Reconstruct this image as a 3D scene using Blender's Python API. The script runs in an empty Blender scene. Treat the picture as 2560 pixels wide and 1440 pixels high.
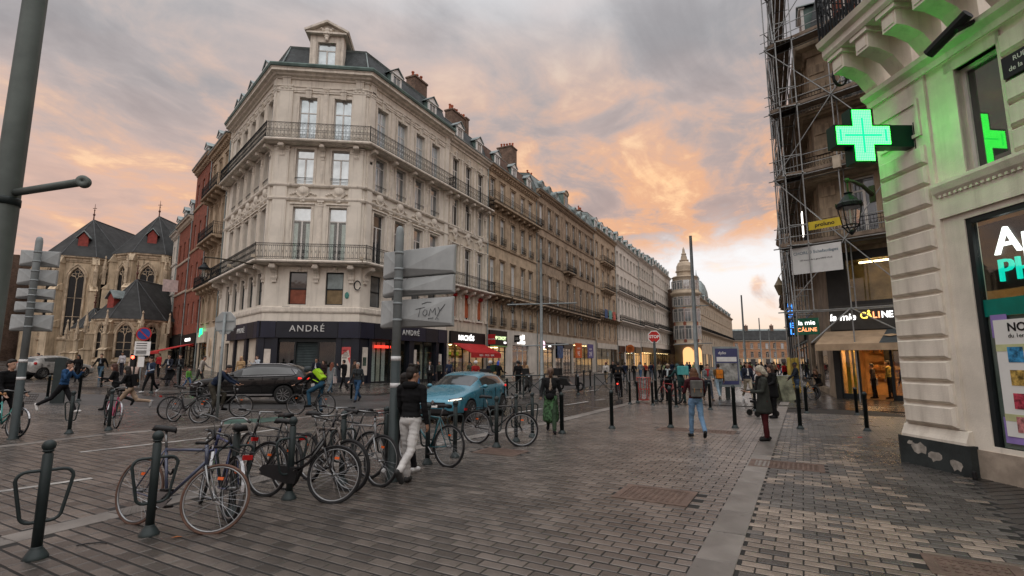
import bpy, math, random
import numpy as np
from mathutils import Matrix, Vector
R = math.radians
random.seed(7)
scene = bpy.context.scene
col = scene.collection

# ---------------------------------------------------------------- camera
CAM_H, PITCH, FPX = 1.75, math.atan(184 / 1280.0), 1280.0
cam_d = bpy.data.cameras.new('camera')
cam_d.lens, cam_d.sensor_width, cam_d.clip_end, cam_d.clip_start = 18.0, 36.0, 3000.0, 0.05
cam = bpy.data.objects.new('camera', cam_d)
col.objects.link(cam)
cam.location = (0, 0, CAM_H)
cam.rotation_euler = (R(90) + PITCH, 0, 0)
scene.camera = cam
vs = scene.view_settings
vs.view_transform, vs.look, vs.gamma, vs.exposure = 'Standard', 'None', 1.0, 0.2
vs.use_curve_mapping = False
scene.cycles.use_denoising = True
scene.cycles.max_bounces = 6
scene.cycles.transparent_max_bounces = 12
scene.cycles.sample_clamp_indirect = 4.0
scene.cycles.caustics_reflective = False
scene.cycles.caustics_refractive = False

# ---------------------------------------------------------------- node helper
class NX:
    """a tiny expression layer over shader nodes"""
    def __init__(s, nt, sock): s.nt, s.k = nt, sock
    def _m(s, op, *a):
        n = s.nt.nodes.new('ShaderNodeMath'); n.operation = op
        for i, q in enumerate((s,) + a):
            if isinstance(q, NX): s.nt.links.new(q.k, n.inputs[i])
            else: n.inputs[i].default_value = q
        return NX(s.nt, n.outputs[0])
    def __add__(s, o): return s._m('ADD', o)
    __radd__ = __add__
    def __sub__(s, o): return s._m('SUBTRACT', o)
    def __mul__(s, o): return s._m('MULTIPLY', o)
    __rmul__ = __mul__
    def __truediv__(s, o): return s._m('DIVIDE', o)
    def __pow__(s, o): return s._m('POWER', o)
    def max(s, o): return s._m('MAXIMUM', o)
    def min(s, o): return s._m('MINIMUM', o)
    def clamp(s): return s.max(0.0).min(1.0)
    def sstep(s, a, b):
        n = s.nt.nodes.new('ShaderNodeMapRange'); n.interpolation_type = 'SMOOTHSTEP'
        s.nt.links.new(s.k, n.inputs[0]); n.inputs[1].default_value = a; n.inputs[2].default_value = b
        return NX(s.nt, n.outputs[0])
def nmix(nt, f, a, b, mode='MIX'):
    n = nt.nodes.new('ShaderNodeMix'); n.data_type = 'RGBA'; n.blend_type = mode
    for sock, q in ((n.inputs[0], f), (n.inputs[6], a), (n.inputs[7], b)):
        if isinstance(q, NX): nt.links.new(q.k, sock)
        elif isinstance(q, (int, float)): sock.default_value = q
        else: sock.default_value = (*q, 1)
    return NX(nt, n.outputs[2])
def nnoise(nt, vec, scale, detail=4, rough=0.55, dist=0.0):
    n = nt.nodes.new('ShaderNodeTexNoise')
    n.inputs['Scale'].default_value = scale; n.inputs['Detail'].default_value = detail
    n.inputs['Roughness'].default_value = rough; n.inputs['Distortion'].default_value = dist
    if vec is not None: nt.links.new(vec.k, n.inputs['Vector'])
    return NX(nt, n.outputs[0])
def nmap(nt, vec, scale=(1, 1, 1), rot=(0, 0, 0), loc=(0, 0, 0)):
    n = nt.nodes.new('ShaderNodeMapping')
    nt.links.new(vec.k, n.inputs[0])
    n.inputs[1].default_value = loc; n.inputs[2].default_value = rot; n.inputs[3].default_value = scale
    return NX(nt, n.outputs[0])

# ---------------------------------------------------------------- sky and added fill light
GLOW_AZ = R(25.5)                                   # the sunset glow lies down the long street
FILL_AZ, FILL_EL = R(186.0), R(58.0)                  # direction of an added soft fill lamp for the facades, away from the sunset
world = bpy.data.worlds.new('World'); scene.world = world
world.use_nodes = True
nt = world.node_tree; nt.nodes.clear()
out = nt.nodes.new('ShaderNodeOutputWorld'); bg = nt.nodes.new('ShaderNodeBackground')
nt.links.new(bg.outputs[0], out.inputs[0])
sky = nt.nodes.new('ShaderNodeTexSky'); sky.sky_type = 'NISHITA'; sky.sun_disc = False
sky.sun_elevation, sky.sun_rotation, sky.dust_density, sky.air_density = FILL_EL, FILL_AZ, 2.0, 1.0
tc = nt.nodes.new('ShaderNodeTexCoord')
sep = nt.nodes.new('ShaderNodeSeparateXYZ'); nt.links.new(tc.outputs['Generated'], sep.inputs[0])
dx, dy, dz = (NX(nt, sep.outputs[i]) for i in range(3))
# horizontal angle to the sunset, u = towards it, v = across it
sa, ca = math.sin(GLOW_AZ), math.cos(GLOW_AZ)
u, v = dx * sa + dy * ca, dx * ca - dy * sa
den = dz.max(0.0) + 0.16
cmb = nt.nodes.new('ShaderNodeCombineXYZ')
nt.links.new((u / den).k, cmb.inputs[0]); nt.links.new((v / den).k, cmb.inputs[1])
cp = NX(nt, cmb.outputs[0])
big = nnoise(nt, nmap(nt, cp, (0.75, 0.95, 1), (0, 0, R(-28)), (3.1, 1.7, 0)), 1.0, 4, 0.55, 0.5)
med = nnoise(nt, nmap(nt, cp, (2.1, 2.7, 1), (0, 0, R(-34)), (0.4, 5.2, 0)), 1.0, 8, 0.58, 0.7)
fin = nnoise(nt, nmap(nt, cp, (5.2, 6.4, 1), (0, 0, R(-34)), (7.4, 2.2, 0)), 1.0, 8, 0.62, 0.5)
near = (u * 0.5 + 0.5).clamp()                      # 1 towards the sunset, 0 away
low = (dz.max(0.0) * -1.45 + 1.0).clamp()
shade = (big * 0.5 + med * 0.35 + fin * 0.15).sstep(0.38, 0.62)
grey = nmix(nt, shade, (0.33, 0.32, 0.335), (0.58, 0.575, 0.59))
rose = nmix(nt, shade, (0.46, 0.335, 0.31), (0.80, 0.52, 0.41))
cloud = nmix(nt, (low * 1.6 - 0.50 + (big - 0.5) * 2.0 + near * 0.3).clamp() * 0.9, grey, rose)
puff = med * 0.66 + fin * 0.34 + (big - 0.5) * 0.25
lit = (puff + near * near * 0.115).sstep(0.535, 0.675)
flame = nmix(nt, (puff + near * 0.05).sstep(0.58, 0.70), (0.84, 0.47, 0.29), (1.14, 0.74, 0.42))
cloud = nmix(nt, (lit * (near * near * 1.35 + 0.13) * (low * 2.0 - 0.30).clamp() * 1.0).clamp(), cloud, flame)
# clear strip under the cloud deck around the sunset
clear = nmix(nt, 1.0, NX(nt, sky.outputs[0]), (0.06, 0.06, 0.06), 'MULTIPLY')
pale = nmix(nt, dz.sstep(0.0, 0.16), (1.12, 0.80, 0.55), (1.08, 1.05, 1.04))
clear = nmix(nt, 0.9, clear, pale)
gap_edge = dz + (med - 0.5) * 0.16 + (fin - 0.5) * 0.06 - v.sstep(-0.35, 0.35) * 0.02
gap = (gap_edge * -1.0 + 0.215).sstep(-0.03, 0.06) * u.sstep(0.90, 0.985)
wisp = (nnoise(nt, nmap(nt, cp, (0.5, 1.7, 1), (0, 0, R(-58)), (1.3, 0.2, 0)), 1.0, 7, 0.6, 0.4)).sstep(0.56, 0.68)
gap = gap * (wisp * -0.75 + 1.0)
tint = nmix(nt, gap.clamp(), cloud, clear)
# brightness added overhead to lift the facades, loosely after a CIE overcast sky
zen = dz.max(0.0).sstep(0.52, 1.0) * 2.0 + 1.0
cz = nt.nodes.new('ShaderNodeCombineColor')
for i in range(3): nt.links.new(zen.k, cz.inputs[i])
tint = nmix(nt, 1.0, tint, NX(nt, cz.outputs[0]), 'MULTIPLY')
nt.links.new(tint.k, bg.inputs[0]); bg.inputs[1].default_value = 0.87

fill_sun_d = bpy.data.lights.new('fill_sun', 'SUN'); fill_sun_d.energy = 1.5; fill_sun_d.angle = R(100); fill_sun_d.color = (1, 0.955, 0.90)  # wide fill lamp added behind the camera to brighten the facades
fill_sun = bpy.data.objects.new('fill_sun', fill_sun_d); col.objects.link(fill_sun)
fill_sun.rotation_euler = Vector((math.sin(FILL_AZ) * math.cos(FILL_EL), math.cos(FILL_AZ) * math.cos(FILL_EL), math.sin(FILL_EL))).to_track_quat('Z', 'Y').to_euler()

# ---------------------------------------------------------------- mesh helpers
class MB:
    def __init__(s): s.v, s.f, s.m = [], [], []
    def add(s, vs, fs, mi=0, T=None):
        o = len(s.v)
        if T is not None: vs = [tuple(T @ Vector(p)) for p in vs]
        s.v += [tuple(p) for p in vs]
        s.f += [tuple(i + o for i in f) for f in fs]
        s.m += [mi] * len(fs)
        return s
    def box(s, x0, x1, y0, y1, z0, z1, mi=0, T=None):
        return s.add([(x0, y0, z0), (x1, y0, z0), (x1, y1, z0), (x0, y1, z0), (x0, y0, z1), (x1, y0, z1), (x1, y1, z1), (x0, y1, z1)],
                     [(0, 3, 2, 1), (4, 5, 6, 7), (0, 1, 5, 4), (1, 2, 6, 5), (2, 3, 7, 6), (3, 0, 4, 7)], mi, T)
    def quad(s, a, b, c, d, mi=0): return s.add([a, b, c, d], [(0, 1, 2, 3)], mi)
    def prism(s, poly, a, b, axis='y', mi=0, T=None):
        """poly = 2D outline; extruded from a to b along axis; 2D coords fill the other two axes in order"""
        n = len(poly)
        def P(p, t):
            return {'x': (t, p[0], p[1]), 'y': (p[0], t, p[1]), 'z': (p[0], p[1], t)}[axis]
        vs = [P(p, a) for p in poly] + [P(p, b) for p in poly]
        fs = [tuple(range(n))[::-1], tuple(range(n, 2 * n))] + [(i, (i + 1) % n, n + (i + 1) % n, n + i) for i in range(n)]
        return s.add(vs, fs, mi, T)
    def tube(s, pts, r, n=6, closed=False, cap=True, mi=0, T=None):
        P = [Vector(p) for p in pts]; k = len(P)
        rs = r if isinstance(r, (list, tuple)) else [r] * k
        vs, up = [], None
        for i in range(k):
            if closed: t = P[(i + 1) % k] - P[i - 1]
            else: t = P[min(i + 1, k - 1)] - P[max(i - 1, 0)]
            if t.length < 1e-9: t = Vector((0, 0, 1))
            t.normalize()
            if up is None: up = Vector((0, 0, 1)) if abs(t.z) < 0.9 else Vector((1, 0, 0))
            a = up - t * up.dot(t)
            if a.length < 1e-5: a = t.orthogonal()
            a.normalize(); up = a; b = t.cross(a)
            for j in range(n):
                q = 2 * math.pi * j / n
                vs.append(P[i] + (a * math.cos(q) + b * math.sin(q)) * rs[i])
        fs = []
        for i in range(k if closed else k - 1):
            i2 = (i + 1) % k
            for j in range(n): fs.append((i * n + j, i * n + (j + 1) % n, i2 * n + (j + 1) % n, i2 * n + j))
        if cap and not closed: fs += [tuple(range(n))[::-1], tuple((k - 1) * n + j for j in range(n))]
        return s.add(vs, fs, mi, T)
    def lathe(s, prof, n=12, c=(0, 0, 0), mi=0, T=None, axis='z'):
        vs, fs = [], []
        for r, z in prof:
            for j in range(n):
                q = 2 * math.pi * j / n; x, y = r * math.cos(q), r * math.sin(q)
                p = {'z': (x, y, z), 'x': (z, x, y), 'y': (y, z, x)}[axis]
                vs.append((p[0] + c[0], p[1] + c[1], p[2] + c[2]))
        k = len(prof)
        for i in range(k - 1):
            for j in range(n): fs.append((i * n + j, i * n + (j + 1) % n, (i + 1) * n + (j + 1) % n, (i + 1) * n + j))
        fs += [tuple(range(n))[::-1], tuple((k - 1) * n + j for j in range(n))]
        return s.add(vs, fs, mi, T)
    def ball(s, c, r, n=8, mi=0, T=None):
        rr = r if isinstance(r, (tuple, list)) else (r, r, r)
        vs, fs, h = [], [], n // 2 + 1
        for i in range(h):
            a = math.pi * i / (h - 1)
            for j in range(n):
                q = 2 * math.pi * j / n
                vs.append((c[0] + rr[0] * math.sin(a) * math.cos(q), c[1] + rr[1] * math.sin(a) * math.sin(q), c[2] + rr[2] * math.cos(a)))
        for i in range(h - 1):
            for j in range(n): fs.append((i * n + j, (i + 1) * n + j, (i + 1) * n + (j + 1) % n, i * n + (j + 1) % n))
        return s.add(vs, fs, mi, T)
    def mesh(s, name='m', smooth=False):
        me = bpy.data.meshes.new(name); me.from_pydata(s.v, [], s.f)
        if any(s.m): me.polygons.foreach_set('material_index', s.m)
        if smooth: me.shade_smooth()
        me.update()
        return me
    def build(s, name, mat, parent=None, smooth=False, T=None):
        return mk(name, s.mesh(name, smooth), mat, parent, T)

def mk(name, me, mat, parent=None, T=None):
    if mat is not None and len(me.materials) == 0:
        for m in (mat if isinstance(mat, (list, tuple)) else [mat]): me.materials.append(m)
    o = bpy.data.objects.new(name, me); col.objects.link(o)
    if parent is not None: o.parent = parent
    if T is not None: o.matrix_local = T if isinstance(T, Matrix) else Matrix.Translation(T)
    return o
def thing(name, label, cat, loc=(0, 0, 0), rz=0.0, group=None):
    o = bpy.data.objects.new(name, None); col.objects.link(o)
    o.empty_display_size = 0.1
    o.location = loc; o.rotation_euler = (0, 0, rz)
    return tag(o, label, cat, group)
def tag(o, label, cat, group=None):
    o['label'] = label; o['category'] = cat
    if group: o['group'] = group
    return o
def struct(o): o['kind'] = 'structure'; return o
def stuff(o): o['kind'] = 'stuff'; return o
def dup(root, loc=None, rz=None, label=None, parent=None):
    r = root.copy(); col.objects.link(r)
    if parent is not None: r.parent = parent
    if loc is not None: r.location = loc
    if rz is not None: r.rotation_euler = (0, 0, rz)
    if label: r['label'] = label
    for ch in list(root.children): dup(ch, parent=r)
    return r
def TR(x=0, y=0, z=0, rz=0.0, rx=0.0, ry=0.0, s=1.0):
    return Matrix.Translation((x, y, z)) @ Matrix.Rotation(rz, 4, 'Z') @ Matrix.Rotation(rx, 4, 'X') @ Matrix.Rotation(ry, 4, 'Y') @ Matrix.Scale(s, 4)
def arc(c, r, a0, a1, n, plane='xz', k=0.0):
    o = []
    for i in range(n + 1):
        q = R(a0 + (a1 - a0) * i / n); p, w = r * math.cos(q), r * math.sin(q)
        o.append({'xz': (c[0] + p, k, c[1] + w), 'xy': (c[0] + p, c[1] + w, k), 'yz': (k, c[0] + p, c[1] + w)}[plane])
    return o
def bevel(o, w=0.01, n=2):
    m = o.modifiers.new('bevel', 'BEVEL'); m.width = w; m.segments = n; m.limit_method = 'ANGLE'
    return o
_ts = bpy.data.scenes.new('workbench')
def evaluated_mesh(o):
    """mesh of a temporary object after its modifiers, evaluated alone in a side scene"""
    _ts.collection.objects.link(o)
    with bpy.context.temp_override(scene=_ts, view_layer=_ts.view_layers[0]):
        dg = bpy.context.evaluated_depsgraph_get(); me = bpy.data.meshes.new_from_object(o.evaluated_get(dg))
    _ts.collection.objects.unlink(o)
    return me
_tx = {}
def text(parent, s, size, T, mat, name='lettering', depth=0.01, align='CENTER', wscale=1.0, thick=0.0, spacing=1.0, shear=0.0):
    key = (s, size, depth, align, thick, spacing, shear)
    if key not in _tx:
        c = bpy.data.curves.new('t', 'FONT'); c.body = s; c.size = size; c.extrude = depth; c.align_x = align; c.align_y = 'CENTER'
        c.offset = thick; c.space_character = spacing; c.shear = shear; c.resolution_u = 3
        t = bpy.data.objects.new('t', c)
        _tx[key] = evaluated_mesh(t)
        bpy.data.objects.remove(t)
    me = _tx[key].copy(); me.materials.clear()
    return mk(name, me, mat, parent, T @ Matrix.Rotation(R(90), 4, 'X') @ Matrix.Diagonal((wscale, 1, 1, 1)))

# ---------------------------------------------------------------- materials
_mats = {}
def lin(c): return tuple(x / 12.92 if x <= 0.04045 else ((x + 0.055) / 1.055) ** 2.4 for x in c)
def mat(name, c, rough=0.7, metal=0.0, var=0.18, scale=3.0, bump=0.0, bscale=40.0, streak=0.0, spec=0.28, coat=0.0, island=0.0, dirt=None, brick=None, wear=0.0):
    if name in _mats: return _mats[name]
    m = bpy.data.materials.new(name); m.use_nodes = True
    nt = m.node_tree; b = nt.nodes['Principled BSDF']
    b.inputs['Roughness'].default_value = rough; b.inputs['Metallic'].default_value = metal
    b.inputs['Specular IOR Level'].default_value = spec; b.inputs['Coat Weight'].default_value = coat
    tcn = nt.nodes.new('ShaderNodeTexCoord'); ob = NX(nt, tcn.outputs['Object'])
    base = NX(nt, nt.nodes.new('ShaderNodeRGB').outputs[0]); base.k.default_value = (*c, 1)
    hgt = None
    if brick:                                        # brick / slate / block courses: (width, height, mortar colour, vertical axis swap)
        bw, bh, mc, dark = brick
        geo = nt.nodes.new('ShaderNodeSeparateXYZ'); nt.links.new(ob.k, geo.inputs[0])
        cb = nt.nodes.new('ShaderNodeCombineXYZ')
        nt.links.new((NX(nt, geo.outputs[0]) + NX(nt, geo.outputs[1])).k, cb.inputs[0]); nt.links.new(geo.outputs[2], cb.inputs[1])
        bt = nt.nodes.new('ShaderNodeTexBrick'); nt.links.new(cb.outputs[0], bt.inputs['Vector'])
        bt.inputs['Scale'].default_value = 1.0; bt.inputs['Brick Width'].default_value = bw; bt.inputs['Row Height'].default_value = bh
        bt.inputs['Mortar Size'].default_value = min(bw, bh) * 0.07; bt.inputs['Mortar Smooth'].default_value = 0.2
        bt.inputs['Color1'].default_value = (*c, 1); bt.inputs['Color2'].default_value = (*[x * dark for x in c], 1); bt.inputs['Mortar'].default_value = (*mc, 1)
        base = NX(nt, bt.outputs[0]); hgt = NX(nt, bt.outputs[1]) * -1.0
    if island:
        g = nt.nodes.new('ShaderNodeNewGeometry'); oi = nt.nodes.new('ShaderNodeObjectInfo')
        rnd = (NX(nt, g.outputs['Random Per Island']) + NX(nt, oi.outputs['Random']))._m('FRACT')
        base = nmix(nt, 1.0, base, nmix(nt, rnd, tuple(max(0, 1 - island) for _ in c), tuple(1 + island for _ in c)), 'MULTIPLY')
    if var:
        n = nnoise(nt, ob, scale, 6, 0.6)
        base = nmix(nt, 1.0, base, nmix(nt, n.sstep(0.3, 0.7), (1 - var,) * 3, (1 + var * 0.7,) * 3), 'MULTIPLY')
    if wear:                                         # large patches of grime and damp, laid out over the whole ground
        gp = nt.nodes.new('ShaderNodeNewGeometry'); po = NX(nt, gp.outputs['Position'])
        w1, w2, w3 = nnoise(nt, po, 0.35, 5, 0.6, 0.6), nnoise(nt, po, 1.9, 6, 0.7, 0.4), nnoise(nt, po, 9.0, 2, 0.5)
        base = nmix(nt, 1.0, base, nmix(nt, (w1 * 0.6 + w2 * 0.4).sstep(0.36, 0.64), (1 - wear,) * 3, (1 + wear * .8,) * 3), 'MULTIPLY')
        base = nmix(nt, (w3.sstep(0.70, 0.74) * 0.6).clamp(), base, (0.03, 0.028, 0.027))
    if streak:
        st = nnoise(nt, nmap(nt, ob, (2.2, 2.2, 0.16)), 1.6, 6, 0.65)
        base = nmix(nt, (st.sstep(0.48, 0.75) * streak).clamp(), base, dirt or (0.05, 0.045, 0.04))
    nt.links.new(base.k, b.inputs['Base Color'])
    rn = nnoise(nt, ob, scale * 2.3, 4, 0.6)
    ro = rn * (0.3 * rough) + rough * 0.85
    if wear: ro = ro + (w2 * 0.5 + w1 * 0.5 - 0.5) * 0.7
    nt.links.new(ro.clamp().k, b.inputs['Roughness'])
    if bump or hgt:
        bp = nt.nodes.new('ShaderNodeBump'); bp.inputs['Strength'].default_value = max(bump, 0.25); bp.inputs['Distance'].default_value = 0.02
        hh = nnoise(nt, ob, bscale, 5, 0.6)
        if hgt: hh = hgt + hh * 0.25
        nt.links.new(hh.k, bp.inputs['Height']); nt.links.new(bp.outputs[0], b.inputs['Normal'])
    _mats[name] = m
    return m
def emit(name, c, strength):
    if name in _mats: return _mats[name]
    m = bpy.data.materials.new(name); m.use_nodes = True
    b = m.node_tree.nodes['Principled BSDF']
    b.inputs['Base Color'].default_value = (*[x * 0.5 for x in c], 1)
    b.inputs['Emission Color'].default_value = (*c, 1); b.inputs['Emission Strength'].default_value = strength
    _mats[name] = m
    return m
def glass(name, tint, refl=0.35, rough=0.03, wave=0.25):
    """window seen from outside: a reflecting sheet in front of a dark room"""
    if name in _mats: return _mats[name]
    m = mat(name, tint, rough, refl, 0.25, 0.9, 0, spec=0.9)
    nt = m.node_tree; b = nt.nodes['Principled BSDF']
    for l in list(b.inputs['Roughness'].links): nt.links.remove(l)
    b.inputs['Roughness'].default_value = rough
    bp = nt.nodes.new('ShaderNodeBump'); bp.inputs['Strength'].default_value = wave; bp.inputs['Distance'].default_value = 0.012
    tcn = nt.nodes.new('ShaderNodeTexCoord')
    nt.links.new(nnoise(nt, NX(nt, tcn.outputs['Object']), 1.3, 2).k, bp.inputs['Height']); nt.links.new(bp.outputs[0], b.inputs['Normal'])
    return m
def clear_glass(name, tint=(0.9, 0.95, 0.93), f0=0.06):
    if name in _mats: return _mats[name]
    m = bpy.data.materials.new(name); m.use_nodes = True
    nt = m.node_tree; nt.nodes.clear()
    o = nt.nodes.new('ShaderNodeOutputMaterial'); mx = nt.nodes.new('ShaderNodeMixShader')
    t = nt.nodes.new('ShaderNodeBsdfTransparent'); t.inputs[0].default_value = (*tint, 1)
    g = nt.nodes.new('ShaderNodeBsdfGlossy'); g.inputs['Roughness'].default_value = 0.02
    lw = nt.nodes.new('ShaderNodeLayerWeight'); lw.inputs[0].default_value = 0.5
    f = NX(nt, lw.outputs['Facing']) ** 3.0 * 0.8 + f0
    nt.links.new(f.k, mx.inputs[0]); nt.links.new(t.outputs[0], mx.inputs[1]); nt.links.new(g.outputs[0], mx.inputs[2]); nt.links.new(mx.outputs[0], o.inputs[0])
    _mats[name] = m
    return m

# ---------------------------------------------------------------- where things stand
def uvec(az): return Vector((math.sin(R(az)), math.cos(R(az))))
dR, dL, dC = uvec(26.15), uvec(-41.9), -uvec(83.0)
A = Vector((-10.72, 35.78)); B = A + dC * 6.43
CB = Vector((15.6, 25.1))
nR = Vector((dR.y, -dR.x))                                          # from the long facade towards the street
def ss(a, b, x):
    t = min(1, max(0, (x - a) / (b - a))); return t * t * (3 - 2 * t)
def gz(x, y):
    s = (x - B.x) * dL.x + (y - B.y) * dL.y + 17
    return 0.028 * (0.5 * (s + math.sqrt(s * s + 4)) - 0.06) * ss(-6, -16, x) if s > -30 else 0.0
_c, _s = math.cos(PITCH), math.sin(PITCH)
def G(px, py, z=None):
    """ground point seen at a pixel of the 2560 x 1440 photograph (survey helper)"""
    a, b = (px - 1280) / FPX, (720 - py) / FPX
    d = (a, _c - b * _s, _s + b * _c); zz = z if z is not None else 0.0
    for _ in range(12):
        t = (zz - CAM_H) / d[2]; p = Vector((d[0] * t, d[1] * t))
        if z is not None: break
        zz = 0.6 * gz(p.x, p.y) + 0.4 * zz
    return p
def G3(px, py, dz=0.0):
    p = G(px, py); return (p.x, p.y, gz(p.x, p.y) + dz)

# ---------------------------------------------------------------- ground
mat('sett', (0.084, 0.070, 0.060), 0.18, 0, 0.3, 1.3, 0.16, 90, island=0.42, spec=0.9, wear=0.35)
mat('joint', (0.014, 0.013, 0.012), 0.75, 0, 0.3, 6)
mat('sett_far', (0.072, 0.064, 0.058), 0.24, 0, 0.2, 1.1, 0.35, 30, spec=0.8, wear=0.3, brick=(0.30, 0.16, (0.03, 0.028, 0.027), 0.75))
mat('asphalt', (0.048, 0.047, 0.047), 0.42, 0, 0.25, 0.6, 0.3, 160, wear=0.3)
mat('slab', (0.15, 0.136, 0.124), 0.45, 0, 0.25, 1.6, 0.15, 120, island=0.2, wear=0.25)
mat('paver_warm', (0.185, 0.148, 0.118), 0.28, 0, 0.25, 3, 0.2, 150, island=0.35, spec=0.6, wear=0.3)
mat('paver_dark', (0.060, 0.055, 0.050), 0.3, 0, 0.25, 2, 0.2, 150, island=0.4, spec=0.6, wear=0.35)
mat('paint_white', (0.30, 0.29, 0.275), 0.6, 0, 0.4, 2.5, 0.1, 60, wear=0.5)
mat('paint_green', (0.045, 0.095, 0.078), 0.55, 0, 0.5, 1.2, 0.1, 60, wear=0.6)
mat('paint_yellow', (0.34, 0.22, 0.06), 0.55, 0, 0.3, 3)
mat('iron_cover', (0.13, 0.088, 0.07), 0.5, 0.3, 0.3, 5, 0.5, 60)
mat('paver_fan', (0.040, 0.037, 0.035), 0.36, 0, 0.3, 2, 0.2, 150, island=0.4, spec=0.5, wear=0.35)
mt = _mats

def grid_sheet(name, x0, x1, y0, y1, st, dz, m):
    nx, ny = int((x1 - x0) / st), int((y1 - y0) / st)
    vs = [(x0 + (x1 - x0) * i / nx, y0 + (y1 - y0) * j / ny) for j in range(ny + 1) for i in range(nx + 1)]
    mb = MB(); mb.add([(x, y, gz(x, y) + dz) for x, y in vs], [(j * (nx + 1) + i, j * (nx + 1) + i + 1, (j + 1) * (nx + 1) + i + 1, (j + 1) * (nx + 1) + i) for j in range(ny) for i in range(nx)])
    return mb.build(name, m)
def strip(name, L_, R_, dz, m, nw=6, seg=6, side=0.0, parent=None):
    """sheet between two polylines that follows the ground; side > 0 gives it a kerb face"""
    def sub(P):
        o = []
        for i in range(len(P) - 1):
            for k in range(seg): o.append(Vector(P[i]).lerp(Vector(P[i + 1]), k / seg))
        return o + [Vector(P[-1])]
    a, b = sub(L_), sub(R_)
    vs, fs = [], []
    for p, q in zip(a, b):
        for j in range(nw + 1):
            w = p.lerp(q, j / nw); vs.append((w.x, w.y, gz(w.x, w.y) + dz))
    for i in range(len(a) - 1):
        for j in range(nw): fs.append((i * (nw + 1) + j, i * (nw + 1) + j + 1, (i + 1) * (nw + 1) + j + 1, (i + 1) * (nw + 1) + j))
    mb = MB(); mb.add(vs, fs)
    if side:
        for P in (a, b):
            for i in range(len(P) - 1):
                p, q = P[i], P[i + 1]
                mb.quad((p.x, p.y, gz(p.x, p.y) + dz), (q.x, q.y, gz(q.x, q.y) + dz), (q.x, q.y, gz(q.x, q.y) + dz - side), (p.x, p.y, gz(p.x, p.y) + dz - side))
    return mb.build(name, m, parent)

ground = struct(grid_sheet('ground', -130, 130, -20, 330, 2.5, -0.018, mt['sett_far']))
bed = struct(grid_sheet('paving_bed', -24, 13, -1, 19.6, 1.0, -0.0058, mt['joint']))
far_gr = MB(); far_gr.quad((-1500, -600, -0.4), (1500, -600, -0.4), (1500, 2200, -0.4), (-1500, 2200, -0.4))
struct(far_gr.build('outer_ground', mt['asphalt']))

K0 = G(1717, 1440); K1d = (G(1890, 1120) - K0).normalized()                          # light slab line between the two pavings
kn = Vector((K1d.y, -K1d.x))                                        # to its right
def KP(t, w): return K0 + K1d * t + kn * w                          # t along the slab line, w to its right
# the lane kerbs, surveyed
NEARK = [G(-420, 1440), G(0, 1342), G(271, 1280), G(640, 1192), G(1000, 1122), G(1405, 1046), G(1563, 1008), G(1640, 985)]
FARK = [G(-420, 1160), G(0, 1119), G(267, 1087), G(640, 1058), G(939, 1025), G(1180, 1003), G(1420, 978), G(1520, 962)]
road_far = [G(-420, 985), G(0, 975), G(267, 985), G(560, 1000), G(809, 991), G(974, 981), G(1290, 968), G(1480, 950)]
lane = struct(strip('road', FARK, NEARK, -0.0042, mt['joint'], 10, 8))
lane_far = struct(strip('road_far_part', FARK[4:], NEARK[4:], -0.003, mt['sett_far'], 8, 8))
# the carriageway in front of the corner house and down the long street
far_edge = [A + dR * t + nR * 5.5 for t in (-6, 5, 20, 40, 80, 140, 190)]
near_edge = [p for p in (A + dR * t + nR * 14.0 for t in (-6, 5, 20, 40, 80, 140, 190))]
street = struct(strip('carriageway', far_edge, near_edge, 0.0005, mt['asphalt'], 6, 6))
cross = struct(strip('crossing_road', [G(-420, 985), G(0, 978), G(300, 988), G(560, 1002), G(809, 992), G(974, 983), G(1180, 975)],
                     [G(-420, 1040), G(0, 1035), G(300, 1038), G(560, 1046), G(760, 1036), G(939, 1022), G(1180, 1000)], -0.0015, mt['asphalt'], 8, 6))
# pavement along the long facade and round the corner house
pave = struct(strip('pavement', [B + dL * 40 - Vector((0, 0)), B + dL * 14, B, A, A + dR * 20, A + dR * 60, A + dR * 180],
                    [B + dL * 40 + Vector((-4.5, -4)), B + dL * 14 + Vector((-5.5, -5.2)), B + Vector((-5.6, -8.6)), A + Vector((3.6, -8.6)), A + dR * 20 + nR * 5.5, A + dR * 60 + nR * 5.5, A + dR * 180 + nR * 5.5], 0.09, mt['sett_far'], 8, 8, side=0.12))
# pavement on the far right side of the long street
pave_r = struct(strip('street_pavement', [KP(18, -3.5), KP(60, -8), KP(190, -8)], [KP(18, 6), KP(60, 8), KP(190, 8)], 0.004, mt['sett_far'], 6, 8))

# individually laid setts and pavers (near ones are objects, the rest one joined part)
def paver_mesh(w, d):
    mb = MB(); e = 0.0035
    mb.add([(-w / 2, -d / 2, -0.03), (w / 2, -d / 2, -0.03), (w / 2, d / 2, -0.03), (-w / 2, d / 2, -0.03),
            (-w / 2, -d / 2, -e), (w / 2, -d / 2, -e), (w / 2, d / 2, -e), (-w / 2, d / 2, -e),
            (-w / 2 + e, -d / 2 + e, 0), (w / 2 - e, -d / 2 + e, 0), (w / 2 - e, d / 2 - e, 0), (-w / 2 + e, d / 2 - e, 0)],
           [(0, 1, 5, 4), (1, 2, 6, 5), (2, 3, 7, 6), (3, 0, 4, 7), (4, 5, 9, 8), (5, 6, 10, 9), (6, 7, 11, 10), (7, 4, 8, 11), (8, 9, 10, 11)])
    return mb
def inpoly(p, poly):
    c = False; n = len(poly)
    for i in range(n):
        a, b = poly[i], poly[i - 1]
        if (a.y > p.y) != (b.y > p.y) and p.x < (b.x - a.x) * (p.y - a.y) / (b.y - a.y) + a.x: c = not c
    return c
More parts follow.
